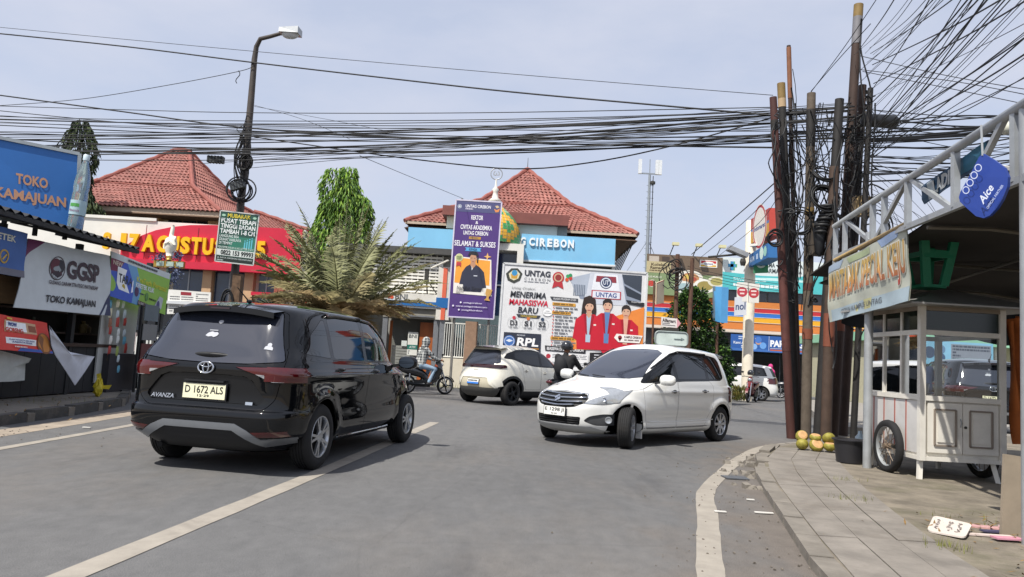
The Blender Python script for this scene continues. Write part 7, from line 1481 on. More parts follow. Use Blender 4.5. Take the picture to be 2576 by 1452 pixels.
    c.mesh_part('tail_lamp', 'tail_lamp', lampred, off=.012); c.mesh_part('reverse_lamp', 'reverse_lamp', lampclr, off=.014)
    c.mesh_part('plate_recess', 'plate_recess', pm('recess_black', '0b0c0e', .3, var=0), off=-.02); c.mesh_part('bumper_garnish', 'bumper_garnish', silver, off=.012)
    c.mesh_part('bumper_valance', 'bumper_valance', blk, off=-.004); c.mesh_part('reflector', 'reflector', lampred, off=.006)
    c.inner(dark)
    # spoiler
    sp = MB(); sp.grid(lambda u, v: (.50-.31*v+.05*(2*u-1)**2*v, (2*u-1)*(.57-.04*v), 1.603-.045*v-.045*(2*u-1)**2), 16, 6)
    sp.grid(lambda u, v: (.50-.31*(1-v)+.05*(2*u-1)**2*(1-v), (2*u-1)*(.57-.04*(1-v)), 1.603-.045*(1-v)-.045*(2*u-1)**2-.055), 16, 6)
    sp.grid(lambda u, v: (.19+.05*(2*u-1)**2, (2*u-1)*.53, 1.558-.045*(2*u-1)**2-.055*v), 16, 2)
    so = sp.build('spoiler', paint, root, smooth=True, world=False)
    b = MB(); b.box(.182, .194, -.10, .10, 1.525, 1.54); b.build('brake_lamp', lampdk, so, world=False)
    # rear wiper cover, emblem, badges, stickers
    def onrear(y, z, off=.0): co, no = c.hit('rear', y, z); return frame_at(co+no*off, no, (0, -1, 0))
    m = MB(onrear(0.0, 1.085, .0)); m.add([(x*.17, y*.028+.006*x*x, z) for x, y, z in [(math.cos(a)*k, math.sin(a)*k, .03*(1-k*k)) for k in (1, .85, .6, .3, .02) for a in np.linspace(0, 2*math.pi, 24, endpoint=False)]], [(i*24+j, i*24+(j+1) % 24, (i+1)*24+(j+1) % 24, (i+1)*24+j) for i in range(4) for j in range(24)])
    m.build('rear_wiper', blk, root, smooth=True, world=False)
    m = MB(onrear(0, .965, .018)); pass
    def ering(mm, rx, ry, cx, cy, t): mm.tube([(cx+rx*math.cos(a), cy+ry*math.sin(a), 0) for a in np.linspace(0, 2*math.pi, 29)], t, 6, cap=False)
    ering(m, .078, .052, 0, 0, .009); ering(m, .028, .05, 0, 0, .006); ering(m, .055, .020, 0, .026, .006); m.build('emblem', chrome, root, smooth=True, world=False)
    m = MB(onrear(.43, .685, .004)); m.text('AVANZA', Matrix.Identity(4), .015, .2, box=(-.12, -.02, .12, .02)); m.build('badge_lettering', chrome, root, world=False)
    m = MB(onrear(-.46, .66, .004)); m.box(-.035, .035, -.014, .014, 0, .004); m.build('badge', chrome, root, world=False)
    wh = pm('sticker_white', 'a9acb4', .6, var=.05)
    m = MB(onrear(.02, 1.40, .006)); m.poly([(a, b, 0) for a, b in circ(0, 0, .026, .019)]); m.build('sticker', wh, root, world=False)
    m = MB(onrear(.06, 1.275, .006) @ Matrix.Scale(.75, 4))
    m.poly([(-.09, -.02, 0), (-.05, -.035, 0), (.0, -.028, 0), (.03, -.04, 0), (.07, -.02, 0), (.085, .01, 0), (.06, .035, 0), (.02, .03, 0), (-.01, .042, 0), (-.045, .03, 0), (-.07, .012, 0)]); m.box(-.055, .06, .055, .065, 0, .001); m.build('sticker', wh, root, world=False)
    m = MB(onrear(-.55, 1.185, .006) @ Matrix.Scale(.75, 4)); m.poly([(a, b, 0) for a, b in circ(0, .03, .028)]); m.poly([(-.055, -.04, 0), (.055, -.04, 0), (.05, -.005, 0), (.03, .012, 0), (-.03, .012, 0), (-.05, -.005, 0)]); m.build('sticker', wh, root, world=False)
    Mp = onrear(0.0, .745, .01); plate(root, Mp, .43, .135, pm('plate_cream', 'e9e6c4', .5, var=.03), 'D 1672 ALS', '12·29', letter)
    m = MB(); m.box(.03, .07, -.2, .2, .835, .85); m.build('plate_lamp_bar', blk, root, world=False)
    for s_ in (1, -1):
        door_handle(c, 1.13, .985, s_, paint); door_handle(c, 2.13, .965, s_, paint)
        c.line('side', [(1.35, .275), (2.95, .275)], .011, 'sill_strip', chrome, s_, .002)
        c.line('side', [(1.0, 1.535), (1.3, 1.552), (1.95, 1.553)], .022, 'rain_visor', pm('visor', '0a0b0d', .12, var=0), s_, .012)
        c.line('side', [(1.97, 1.552), (2.35, 1.53), (2.6, 1.43), (2.9, 1.27), (3.05, 1.17)], .018, 'rain_visor', pm('visor'), s_, .010)
        c.line('side', [(.30, .925), (1.2, .945), (2.2, .935), (3.1, .93)], .006, 'crease_moulding', paint, s_, .0)
        mirror(root, (2.93, s_*1.0, 1.085), s_, paint, blk, mirg, 1.08)
        wheel(root, .80, s_*.755, .325, s_, alloy, tyre, 5, .2, 0, dark); wheel(root, 3.55, s_*.755, .325, s_, alloy, tyre, 5, .2, 0, dark)
    m = MB(); m.tube([(.55, -.08, 1.63), (.35, -.06, 1.75)], [.008, .004], 6); m.ell((.56, -.08, 1.63), (.04, .025, .02)); m.build('antenna', blk, root, smooth=True, world=False)
    m = MB(); m.tube([(.9, .3, .24), (.35, .42, .22), (.12, .45, .22)], .028, 10); m.build('exhaust', dark, root, world=False); m = MB(); m.bar((.8, -.72, .3), (.8, .72, .3), .1, .1); m.build('rear_axle', dark, root, world=False)
    return root

# ---------------------------------------------------------------- white seven-seater seen from the front
def white_mpv(M):
    root = thing('car', 'white people carrier turning towards the viewer with its front wheels steered', 'car', M=M)
    paint = pm('white_paint', 'e2e2de', .3, var=0, coat=1)
    rows = [(.19, 4.02, .2, .70, 3, 5), (.25, 4.17, .10, .79, 3.3, 6), (.34, 4.235, .04, .83, 3.3, 6), (.45, 4.255, .01, .838, 3.3, 6), (.58, 4.26, .0, .84, 3.3, 6), (.70, 4.215, .03, .843, 3.3, 6), (.78, 4.13, .05, .843, 3.3, 6),
            (.84, 3.98, .055, .842, 3.3, 6), (.90, 3.80, .06, .840, 3.3, 6), (.96, 3.58, .065, .836, 3.3, 6), (1.01, 3.37, .08, .83, 3.2, 5), (1.06, 3.20, .09, .818, 3.7, 5), (1.2, 2.93, .13, .78, 4.4, 5), (1.4, 2.50, .21, .715, 5, 5), (1.53, 2.18, .28, .665, 5, 5), (1.585, 2.0, .32, .635, 5, 4.6)]
    def disp(x, y, z):
        s_ = 1 if y > 0 else -1
        if abs(y) > .5 and z < 1.0:
            for wx in (.74, 3.48):
                d = math.hypot(x-wx, z-.32); y += s_*.022*math.exp(-((d-.40)/.055)**2)
            if .9 < x < 3.3: y += -s_*.022*math.exp(-((z-.42)/.10)**2)
            y += s_*.010*math.exp(-((z-.88)/.05)**2)
        return x, y, z
    c = Car(root, rows, 1.685, 1.6, [(.74, .315), (3.48, .315)], .365, disp)
    c.region(rnd_poly([(-.62, 1.165), (-.66, 1.10), (-.5, 1.062), (0, 1.045), (.5, 1.062), (.66, 1.10), (.62, 1.165), (.50, 1.52), (.3, 1.578), (0, 1.59), (-.3, 1.578), (-.50, 1.52)], .02), 'front', 'windscreen')
    c.region(rnd_poly([(-.52, 1.5), (.52, 1.5), (.62, 1.12), (-.62, 1.12)], .05), 'rear', 'tail_window')
    c.region(rnd_poly([(3.06, 1.0), (2.88, 1.15), (2.46, 1.36), (2.14, 1.50), (1.95, 1.545), (1.2, 1.56), (.72, 1.51), (.62, 1.45), (.60, 1.14), (.75, 1.09), (2.0, 1.06)], .05), 'side', 'trim')
    wins = {'quarter_window': [(1.17, 1.11), (1.17, 1.515), (.76, 1.475), (.66, 1.42), (.645, 1.17), (.78, 1.12)], 'rear_window': [(1.25, 1.105), (2.18, 1.085), (2.19, 1.46), (2.05, 1.51), (1.24, 1.53)],
            'front_window': [(2.26, 1.08), (2.86, 1.07), (2.80, 1.165), (2.44, 1.34), (2.26, 1.43)]}
    for k, p in wins.items(): c.region(rnd_poly(p, .03), 'side', k, only=('trim',))
    # headlamps, wrapping
    for s_ in (1, -1):
        c.region(rnd_poly([(s_*.42, .655), (s_*.47, .71), (s_*.60, .815), (s_*.72, .89), (s_*.72, .69), (s_*.60, .655)][::s_], .01), 'front', 'headlamp', xl=3.3)
        c.region(rnd_poly([(s_*.43, .40), (s_*.50, .475), (s_*.62, .515), (s_*.80, .51), (s_*.82, .40), (s_*.74, .345), (s_*.55, .335)][::s_], .03), 'front', 'fog_bezel', xl=3.7)
    c.region(rnd_poly([(3.50, .875), (3.60, .915), (3.74, .91), (3.80, .69), (3.70, .71), (3.58, .80)], .02), 'side', 'headlamp')
    c.region(rnd_poly([(-.43, .66), (-.46, .73), (-.40, .795), (0, .815), (.40, .795), (.46, .73), (.43, .66), (.32, .60), (.2, .585), (-.2, .585), (-.32, .60)], .02), 'front', 'grille', xl=3.6)
    c.region(rnd_poly([(-.40, .455), (.40, .455), (.38, .335), (-.38, .335)], .02), 'front', 'lower_grille', xl=3.6)
    c.region([(-.5, .315), (.5, .315), (.62, .25), (.5, .20), (-.5, .2), (-.62, .25)], 'front', 'skirt_lip', xl=3.6)
    c.region(rnd_poly([(-.76, .86), (-.60, .82), (-.42, .80), (0, .82), (.42, .80), (.60, .82), (.76, .9), (.745, 1.02), (.7, 1.07), (0, 1.05), (-.7, 1.07), (-.745, 1.02)], .03), 'front', 'bonnet', only=('body',))
    c.region(rnd_poly([(-.05, .97), (.16, .98), (.22, .93), (.14, .72), (-.05, .70)], .02), 'side', 'tail_lamp')
    for s_ in (1, -1): c.region([(s_*.62, .72), (s_*.64, .97), (s_*.9, .98), (s_*.9, .70)][::s_], 'rear', 'tail_lamp')
    c.region(rnd_poly([(1.06, .66), (1.24, .40), (1.30, .285), (2.20, .285), (2.20, 1.07), (1.2, 1.10), (1.05, 1.0)], .03), 'side', 'rear_door', only=('body',))
    c.region(rnd_poly([(2.215, .285), (3.02, .285), (3.10, .5), (3.13, .9), (3.06, 1.02), (2.215, 1.065)], .03), 'side', 'front_door', only=('body',))
    c.region([(.9, .36), (1.1, .30), (3.2, .30), (3.3, .2), (.9, .19)], 'side', 'sill', only=('body',))
    for p, mt, g in (('body', paint, 0), ('trim', pm('gloss_trim'), 0), ('bonnet', paint, .005), ('rear_door', paint, .0045), ('front_door', paint, .0045), ('sill', paint, .003)):
        c.mesh_part(p, p, mt, gap=g)
    for p in list(wins)+['tail_window']: c.mesh_part(p, p, cglass, gap=.004)
    c.mesh_part('windscreen', 'windscreen', cglass2, gap=.006)
    c.mesh_part('headlamp', 'headlamp', lampclr, off=.008, gap=.004); c.mesh_part('tail_lamp', 'tail_lamp', lampred, off=.012)
    c.mesh_part('fog_bezel', 'fog_bezel', pm('bezel_grey', '4b4c4e', .45, var=.05), off=-.018); gr_ = c.mesh_part('grille', 'grille', blk, off=-.02)
    c.mesh_part('lower_grille', 'lower_grille', blk, off=-.015); c.mesh_part('skirt_lip', 'skirt_lip', pm('lip_grey', 'a9aaa8', .4, var=.05), off=.004)
    c.inner(dark)
    for z, w_ in ((.79, .36), (.735, .425), (.675, .40), (.625, .30)): c.line('front', [(-w_, z+.01), (-w_*.5, z-.004), (0, z-.012), (w_*.5, z-.004), (w_, z+.01)], .014, 'grille_bar', chrome, 1, .004, parent=gr_)
    for z in (.36, .395, .43): c.line('front', [(-.37, z), (0, z), (.37, z)], .008, 'lower_grille_bar', blk, 1, .002)
    c.line('front', [(-.45, .735), (-.41, .80), (0, .822), (.41, .80), (.45, .735)], .008, 'grille_surround', chrome, 1, .004)
    co, no = c.hit('front', 0, .705); Mf = frame_at(co+no*.022, no, (0, 1, 0)); m = MB(Mf)
    S = [(-.055, .05), (-.002, .02), (.05, .0), (.012, -.022), (-.055, .018)]; m.prism([(x, y, 0) for x, y in [(-.06, .012), (.005, .062), (.03, .046), (-.008, .016), (.008, .004), (.03, .02), (.06, -.006), (-.002, -.058), (-.03, -.04), (.008, -.012), (-.008, 0), (-.03, -.016)]], (0, 0, .008)); m.build('emblem', chrome, gr_, world=False)
    co, no = c.hit('front', 0, .52); Mp = frame_at(co+no*.03, V((1, 0, .06)), (0, 1, 0)); plate(root, Mp, .395, .13, pm('plate_white', 'e4e4de', .5, var=.03), 'E 1298 JI', '02·25', letter)
    for s_ in (1, -1):
        for y, z, r_, mt in ((.66, .425, .052, lampclr), (.60, .725, .036, chrome)):
            co, no = c.hit('front', s_*y, z); Ml = frame_at(co+no*(.004 if z < .5 else .010), (no+V((1, 0, 0))).normalized(), (0, 1, 0)); m = MB(Ml)
            m.lathe([(r_, -.008), (r_, .004), (r_*.86, .006), (r_*.8, -.002), (0, .004)], 20); m.build('lamp_lens', mt, root, smooth=True, world=False)
        door_handle(c, 1.36, .90, s_, chrome); door_handle(c, 2.33, .885, s_, chrome)
        c.line('side', [(1.1, 1.54), (1.6, 1.556), (1.95, 1.55)], .018, 'rain_visor', pm('visor'), s_, .010); c.line('side', [(1.97, 1.548), (2.15, 1.50), (2.46, 1.365), (2.72, 1.24)], .015, 'rain_visor', pm('visor'), s_, .008)
        c.line('side', [(.95, .405), (2.0, .385), (3.15, .40)], .008, 'sill_crease', paint, s_, 0); c.line('side', [(1.05, .30), (3.1, .30)], .006, 'sill_gap', pm('gap_grey', '55575a', .6), s_, 0)
        mirror(root, (2.78, s_*.985, 1.07), s_, paint, blk, mirg, 1.15)
        st = R(24)
        wheel(root, .74, s_*.735, .315, s_, alloy, tyre, 8, .19, 0, dark, False); wheel(root, 3.48, s_*.735, .315, s_, alloy, tyre, 8, .19, st, dark, False)
        m = MB(); m.box(3.09, 3.11, s_*.66-.09, s_*.66+.09, .13, .36); m.build('mud_flap', paint, root, world=False); m = MB(); m.box(.36, .38, s_*.66-.09, s_*.66+.09, .13, .38); m.build('mud_flap', paint, root, world=False)
        m = MB(); P = [c.hit('front', s_*.16-.05, 1.055)[0], c.hit('front', s_*.16-.32, 1.075)[0]]; m.tube([p+V((.012, 0, .014)) for p in P], .009, 6); m.build('wiper', blk, root, world=False)
    sp = MB(); sp.grid(lambda u, v: (.48-.30*v+.05*(2*u-1)**2*v, (2*u-1)*.58, 1.622-.06*v-.035*(2*u-1)**2), 14, 4); sp.grid(lambda u, v: (.18+.3*v+.05*(2*u-1)**2*(1-v), (2*u-1)*.58, 1.535+.04*v-.035*(2*u-1)**2), 14, 4); sp.build('spoiler', paint, root, smooth=True, world=False)
    m = MB(); m.tube([(2.0, 0, 1.675), (1.85, 0, 1.76)], [.006, .003], 6); m.build('antenna', blk, root, world=False)
    return root

# ---------------------------------------------------------------- small cream electric hatchback, seen from behind
def cream_hatch(M):
    root = thing('car', 'small cream hatchback with black wheel arches crossing behind the white people carrier', 'car', M=M)
    paint = pm('cream_paint', 'e4e0d2', .3, var=0, coat=1)
    rows = [(.20, 3.60, .2, .66, 3, 4), (.28, 3.72, .10, .78, 3, 4), (.42, 3.78, .02, .835, 3, 4), (.55, 3.79, .0, .85, 3, 4), (.72, 3.74, .04, .855, 3, 4.2), (.86, 3.6, .085, .85, 3, 4.2), (.93, 3.4, .10, .845, 3, 4.2), (1.0, 3.1, .115, .835, 3.2, 4.4),
            (1.06, 2.9, .14, .82, 3.5, 4.4), (1.2, 2.6, .24, .77, 4.5, 4.4), (1.38, 2.25, .37, .70, 5, 4.6), (1.49, 1.95, .44, .64, 5, 4.6), (1.52, 1.85, .47, .62, 5, 4.4)]
    c = Car(root, rows, 1.59, 1.5, [(.65, .33), (3.1, .33)], .385, None, sub=3, M=64)
    c.region(rnd_poly([(-.5, 1.44), (.5, 1.44), (.66, 1.10), (.5, 1.04), (-.5, 1.04), (-.66, 1.10)], .04), 'rear', 'tail_window')
    c.region([(-.74, 1.045), (.74, 1.045), (.80, .985), (.70, .955), (-.70, .955), (-.80, .985)], 'rear', 'lamp_bar')
    c.region([(-.05, 1.05), (.22, 1.0), (.28, .95), (-.05, .955)], 'side', 'lamp_bar')
    c.region(rnd_poly([(2.95, 1.03), (2.6, 1.22), (2.1, 1.44), (1.5, 1.50), (.9, 1.47), (.55, 1.36), (.42, 1.22), (.72, 1.20), (1.05, 1.10), (1.6, 1.04)], .05), 'side', 'trim')
    c.region(rnd_poly([(1.28, 1.10), (1.75, 1.06), (1.78, 1.455), (1.3, 1.455), (.8, 1.40), (.75, 1.24), (1.1, 1.16)], .03), 'side', 'rear_window', only=('trim',))
    c.region(rnd_poly([(1.83, 1.06), (2.78, 1.06), (2.5, 1.21), (2.05, 1.41), (1.84, 1.45)], .03), 'side', 'front_window', only=('trim',))
    c.region([(-.6, 1.1), (.6, 1.1), (.5, 1.5), (-.5, 1.5)], 'front', 'windscreen')
    c.region(rnd_poly([(-.44, .70), (.44, .70), (.50, .54), (.64, .44), (-.64, .44), (-.50, .54)], .03), 'rear', 'lower_panel')
    c.region([(-.85, .44), (.85, .44), (.85, .2), (-.85, .2)], 'rear', 'bumper_valance', only=('body',))
    for s_ in (1, -1): c.region([(s_*.54, .66), (s_*.74, .70), (s_*.76, .50), (s_*.66, .46)][::s_], 'rear', 'bumper_fin')
    for wx in (.65, 3.1): c.region(circ(wx, .33, .45, n=28), 'side', 'arch_trim', only=('body',))
    c.region([(.9, .38), (2.9, .38), (2.9, .2), (.9, .2)], 'side', 'arch_trim', only=('body',))
    c.region(rnd_poly([(1.02, .9), (1.15, .42), (1.78, .42), (1.78, 1.04), (1.0, 1.13)], .03), 'side', 'rear_door', only=('body',))
    c.region(rnd_poly([(1.79, .42), (2.68, .42), (2.72, .95), (2.7, 1.04), (1.79, 1.04)], .03), 'side', 'front_door', only=('body',))
    for p, mt, g in (('body', paint, 0), ('trim', pm('gloss_trim'), 0), ('rear_door', paint, .005), ('front_door', paint, .005), ('rear_window', cglass, .005), ('front_window', cglass, .005), ('tail_window', cglass2, .005), ('windscreen', cglass, 0)):
        c.mesh_part(p, p, mt, gap=g)
    c.mesh_part('lamp_bar', 'lamp_bar', lampdk, off=.012); c.mesh_part('lower_panel', 'lower_panel', pm('dk_cream', 'b9b29d', .4, var=.03), off=-.012); c.mesh_part('bumper_valance', 'bumper_valance', pm('grey_plastic', '4a4946', .7, var=.1), off=.006)
    c.mesh_part('bumper_fin', 'bumper_fin', pm('fin_white', 'e2dfd2', .3), off=.012); c.mesh_part('arch_trim', 'arch_trim', blk, off=.008); c.inner(dark)
    sp = MB(); sp.grid(lambda u, v: (.62-.34*v+.07*(2*u-1)**2*v, (2*u-1)*.60, 1.555-.04*v-.04*(2*u-1)**2), 14, 4); sp.grid(lambda u, v: (.28+.3*v+.07*(2*u-1)**2*(1-v), (2*u-1)*.60, 1.485+.03*v-.04*(2*u-1)**2), 14, 4); sp.build('spoiler', paint, root, smooth=True, world=False)
    co, no = c.hit('rear', 0, .585); plate(root, frame_at(co+no*.012, no, (0, -1, 0)), .40, .13, pm('plate_white'), '', '', letter, band=pm('plate_blue', '2a72c8', .5))
    co, no = c.hit('rear', 0, .895); m = MB(frame_at(co+no*.004, no, (0, -1, 0))); m.text('BYD', Matrix.Identity(4), .01, box=(-.07, -.014, .07, .014)); m.build('badge_lettering', silver, root, world=False)
    c.line('rear', [(-.6, .995), (0, 1.0), (.6, .995)], .006, 'lamp_strip', lampred, 1, .014)
    for s_ in (1, -1):
        mirror(root, (2.55, s_*.96, 1.06), s_, blk, blk, mirg, 1); door_handle(c, 1.15, .92, s_, paint, .8); door_handle(c, 1.95, .88, s_, paint, .8)
        for x in (.65, 3.1): wheel(root, x, s_*.745, .32, s_, dalloy, tyre, 5, .2, 0, dark)
    return root

# ---------------------------------------------------------------- white seven-seater parked far back
def white_parked(M):
    root = thing('car', 'white people carrier parked behind the cream sign pillar, its rear to the viewer', 'car', M=M)
    paint = pm('white_paint')
    rows = [(.22, 3.95, .15, .70, 3, 5), (.32, 4.1, .04, .81, 3, 5), (.55, 4.14, .0, .83, 3, 5), (.75, 4.08, .04, .835, 3, 5), (.9, 3.9, .05, .83, 3, 5), (1.0, 3.3, .07, .82, 3.4, 5), (1.06, 3.1, .09, .805, 4, 5), (1.3, 2.8, .2, .73, 5, 5), (1.55, 2.4, .34, .63, 5, 4.6)]
    c = Car(root, rows, 1.66, 1.65, [(.74, .32), (3.4, .32)], .37, None, sub=3, M=56)
    c.region(rnd_poly([(-.56, 1.48), (.56, 1.48), (.66, 1.10), (-.66, 1.10)], .05), 'rear', 'tail_window')
    c.region(rnd_poly([(3.1, 1.06), (2.6, 1.40), (2.3, 1.52), (1.2, 1.53), (.65, 1.48), (.5, 1.12)], .05), 'side', 'trim')
    c.region(rnd_poly([(1.02, 1.09), (1.02, 1.49), (.72, 1.44), (.6, 1.15)], .03), 'side', 'quarter_window', only=('trim',)); c.region(rnd_poly([(1.08, 1.09), (1.92, 1.09), (1.92, 1.5), (1.08, 1.49)], .03), 'side', 'rear_window', only=('trim',))
    c.region(rnd_poly([(1.98, 1.09), (2.9, 1.09), (2.5, 1.4), (1.98, 1.5)], .03), 'side', 'front_window', only=('trim',)); c.region([(-.6, 1.1), (.6, 1.1), (.5, 1.53), (-.5, 1.53)], 'front', 'windscreen')
    for s_ in (1, -1): c.region([(s_*.44, .90), (s_*.62, 1.02), (s_*.9, 1.05), (s_*.9, .80), (s_*.66, .78)][::s_], 'rear', 'tail_lamp')
    c.region([(-.05, 1.05), (.2, 1.06), (.34, .96), (.15, .80), (-.05, .8)], 'side', 'tail_lamp')
    for p, mt in (('body', paint), ('trim', pm('gloss_trim')), ('quarter_window', cglass), ('rear_window', cglass), ('front_window', cglass), ('tail_window', cglass2), ('windscreen', cglass)): c.mesh_part(p, p, mt, gap=.004 if 'window' in p else 0)
    c.mesh_part('tail_lamp', 'tail_lamp', lampred, off=.012); c.inner(dark)
    co, no = c.hit('rear', 0, .80); plate(root, frame_at(co+no*.01, no, (0, -1, 0)), .42, .135, pm('plate_black', '1a1a1c', .5), '', '', pm('plate_white'))
    c.line('rear', [(-.4, .90), (0, .91), (.4, .90)], .018, 'tailgate_trim', chrome, 1, .008)
    for s_ in (1, -1):
        mirror(root, (2.75, s_*.97, 1.08), s_, paint, blk, mirg)
        for x in (.74, 3.4): wheel(root, x, s_*.73, .31, s_, alloy, tyre, 6, .19, 0, dark)
    return root
def place(x, y, yaw): return Matrix.Translation((x, y, 0)) @ Matrix.Rotation(yaw, 4, 'Z')
def from_axle(px, py, yaw, ax0): return place(px-math.cos(yaw)*ax0, py-math.sin(yaw)*ax0, yaw)
CAR_BLACK = black_mpv(from_axle(-2.66, 7.75, 1.385, .80))
CAR_WHITE = white_mpv(from_axle(3.15, 13.7, 3.961, .74) @ Matrix.Diagonal((1, 1, .955, 1)))
CAR_CREAM = cream_hatch(from_axle(-.45, 20.3, .85, .65))
CAR_PARK = white_parked(from_axle(11.7, 34.6, R(163), .74))
# ================================================================ motorcycles and people
def motorcycle(name, lab, M, col, group=None):
    t = thing(name, lab, 'motorcycle', M=M, group=group); body = pm('bike_'+col, col, .25, var=.05, coat=.6); bk = blk; W = dict(world=False)
    for x in (0, 1.26):
        m = MB(); m.lathe([(.215, -.03), (.25, -.042), (.275, -.02), (.28, 0), (.275, .02), (.25, .042), (.215, .03)], 26, (x, 0, .28), 'y'); w_ = m.build('wheel', tyre, t, smooth=True, **W)
        m = MB(); m.lathe([(.205, -.025), (.215, -.03), (.22, 0), (.215, .03), (.205, .025), (.2, 0), (.205, -.025)], 26, (x, 0, .28), 'y'); m.build('rim', alloy, w_, smooth=True, **W)
        m = MB(); m.lathe([(0, -.06), (.05, -.06), (.05, .06), (0, .06)], 12, (x, 0, .28), 'y')
        for k in range(5): a = 2*math.pi*k/5; m.bar((x, 0, .28), (x+.21*math.cos(a), 0, .28+.21*math.sin(a)), .03, .03, up=(0, 1, 0))
        m.build('hub', dalloy, w_, **W)
    for s_ in (1, -1): m = MB(); m.tube([(1.26, s_*.07, .28), (1.08, s_*.07, .78)], .022, 8); m.build('fork_leg', alloy, t, **W); m = MB(); m.tube([(0, s_*.1, .28), (.02, s_*.1, .6)], .02, 8); m.build('shock', alloy, t, **W)
    m = MB(); m.tube([(1.06, 0, .6), (1.0, 0, .92), (.96, 0, 1.0)], [.11, .10, .06], 10); m.build('front_cowl', body, t, smooth=True, **W)
    m = MB(); m.grid(lambda u, v: (1.26+.31*math.cos(.35+u*2.2), (v-.5)*.11*(1-.15*abs(u-.5)), .28+.31*math.sin(.35+u*2.2)), 10, 4); m.build('front_mudguard', body, t, smooth=True, **W)
    m = MB(); m.tube([(1.02, 0, .78), (.86, 0, .45), (.66, 0, .36), (.45, 0, .40)], [.14, .12, .10, .1], 10); m.build('leg_shield', body, t, smooth=True, **W)
    m = MB(); m.tube([(.62, 0, .50), (.40, 0, .62), (.10, 0, .68), (-.22, 0, .74), (-.34, 0, .78)], [.10, .13, .14, .10, .04], 10); m.build('side_fairing', body, t, smooth=True, **W)
    m = MB(); m.grid(lambda u, v: (.62-.88*u, (v-.5)*.25*(1-.2*u), .745+.05*u+.03*math.sin(v*math.pi)), 8, 6); m.grid(lambda u, v: (.62-.88*u, (v-.5)*.25*(1-.2*u), .70+.05*u), 8, 6); m.build('seat', bk, t, smooth=True, **W)
    m = MB(); m.tube([(.98, .34, 1.02), (.99, .2, 1.03), (.98, 0, 1.0), (.99, -.2, 1.03), (.98, -.34, 1.02)], .014, 8); m.build('handlebar', bk, t, **W)
    m = MB(); m.ell((1.08, 0, .90), (.07, .09, .07)); m.build('headlamp', lampclr, t, smooth=True, **W); m = MB(); m.ell((-.35, 0, .76), (.04, .08, .04)); m.build('tail_lamp', lampred, t, smooth=True, **W)
    for s_ in (1, -1): m = MB(); m.tube([(.98, s_*.24, 1.03), (.96, s_*.3, 1.18)], .006, 5); m.ell((.95, s_*.32, 1.2), (.012, .06, .04)); m.build('mirror', bk, t, **W)
    m = MB(); m.tube([(.5, -.12, .3), (.1, -.16, .3), (-.2, -.17, .36)], [.03, .05, .055], 10); m.build('exhaust', dalloy, t, smooth=True, **W); m = MB(); m.box(.2, .7, -.12, .12, .22, .42); m.build('engine', bk, t, **W)
    m = MB(); m.bar((-.3, 0, .62), (-.42, 0, .42), .16, .02, up=(0, 1, 0)); m.build('rear_mudguard', bk, t, **W); return t
VOX = []
def remeshed(name, mb, mat, vox, M):
    me = bpy.data.meshes.new(name); me.from_pydata([tuple(p) for p in mb.v], [], mb.f); me.materials.append(mat); o = bpy.data.objects.new(name, me); COL.objects.link(o)
    r_ = o.modifiers.new('r', 'REMESH'); r_.mode = 'VOXEL'; r_.voxel_size = vox; r_.use_smooth_shade = True; s_ = o.modifiers.new('s', 'SMOOTH'); s_.factor = .5; s_.iterations = 3; o.matrix_world = M; VOX.append(o); return o
def limb(m, pts, rr):
    m.tube(pts, rr, 10)
    for p, r_ in zip(pts, rr): m.ell(p, r_, 10, 6)
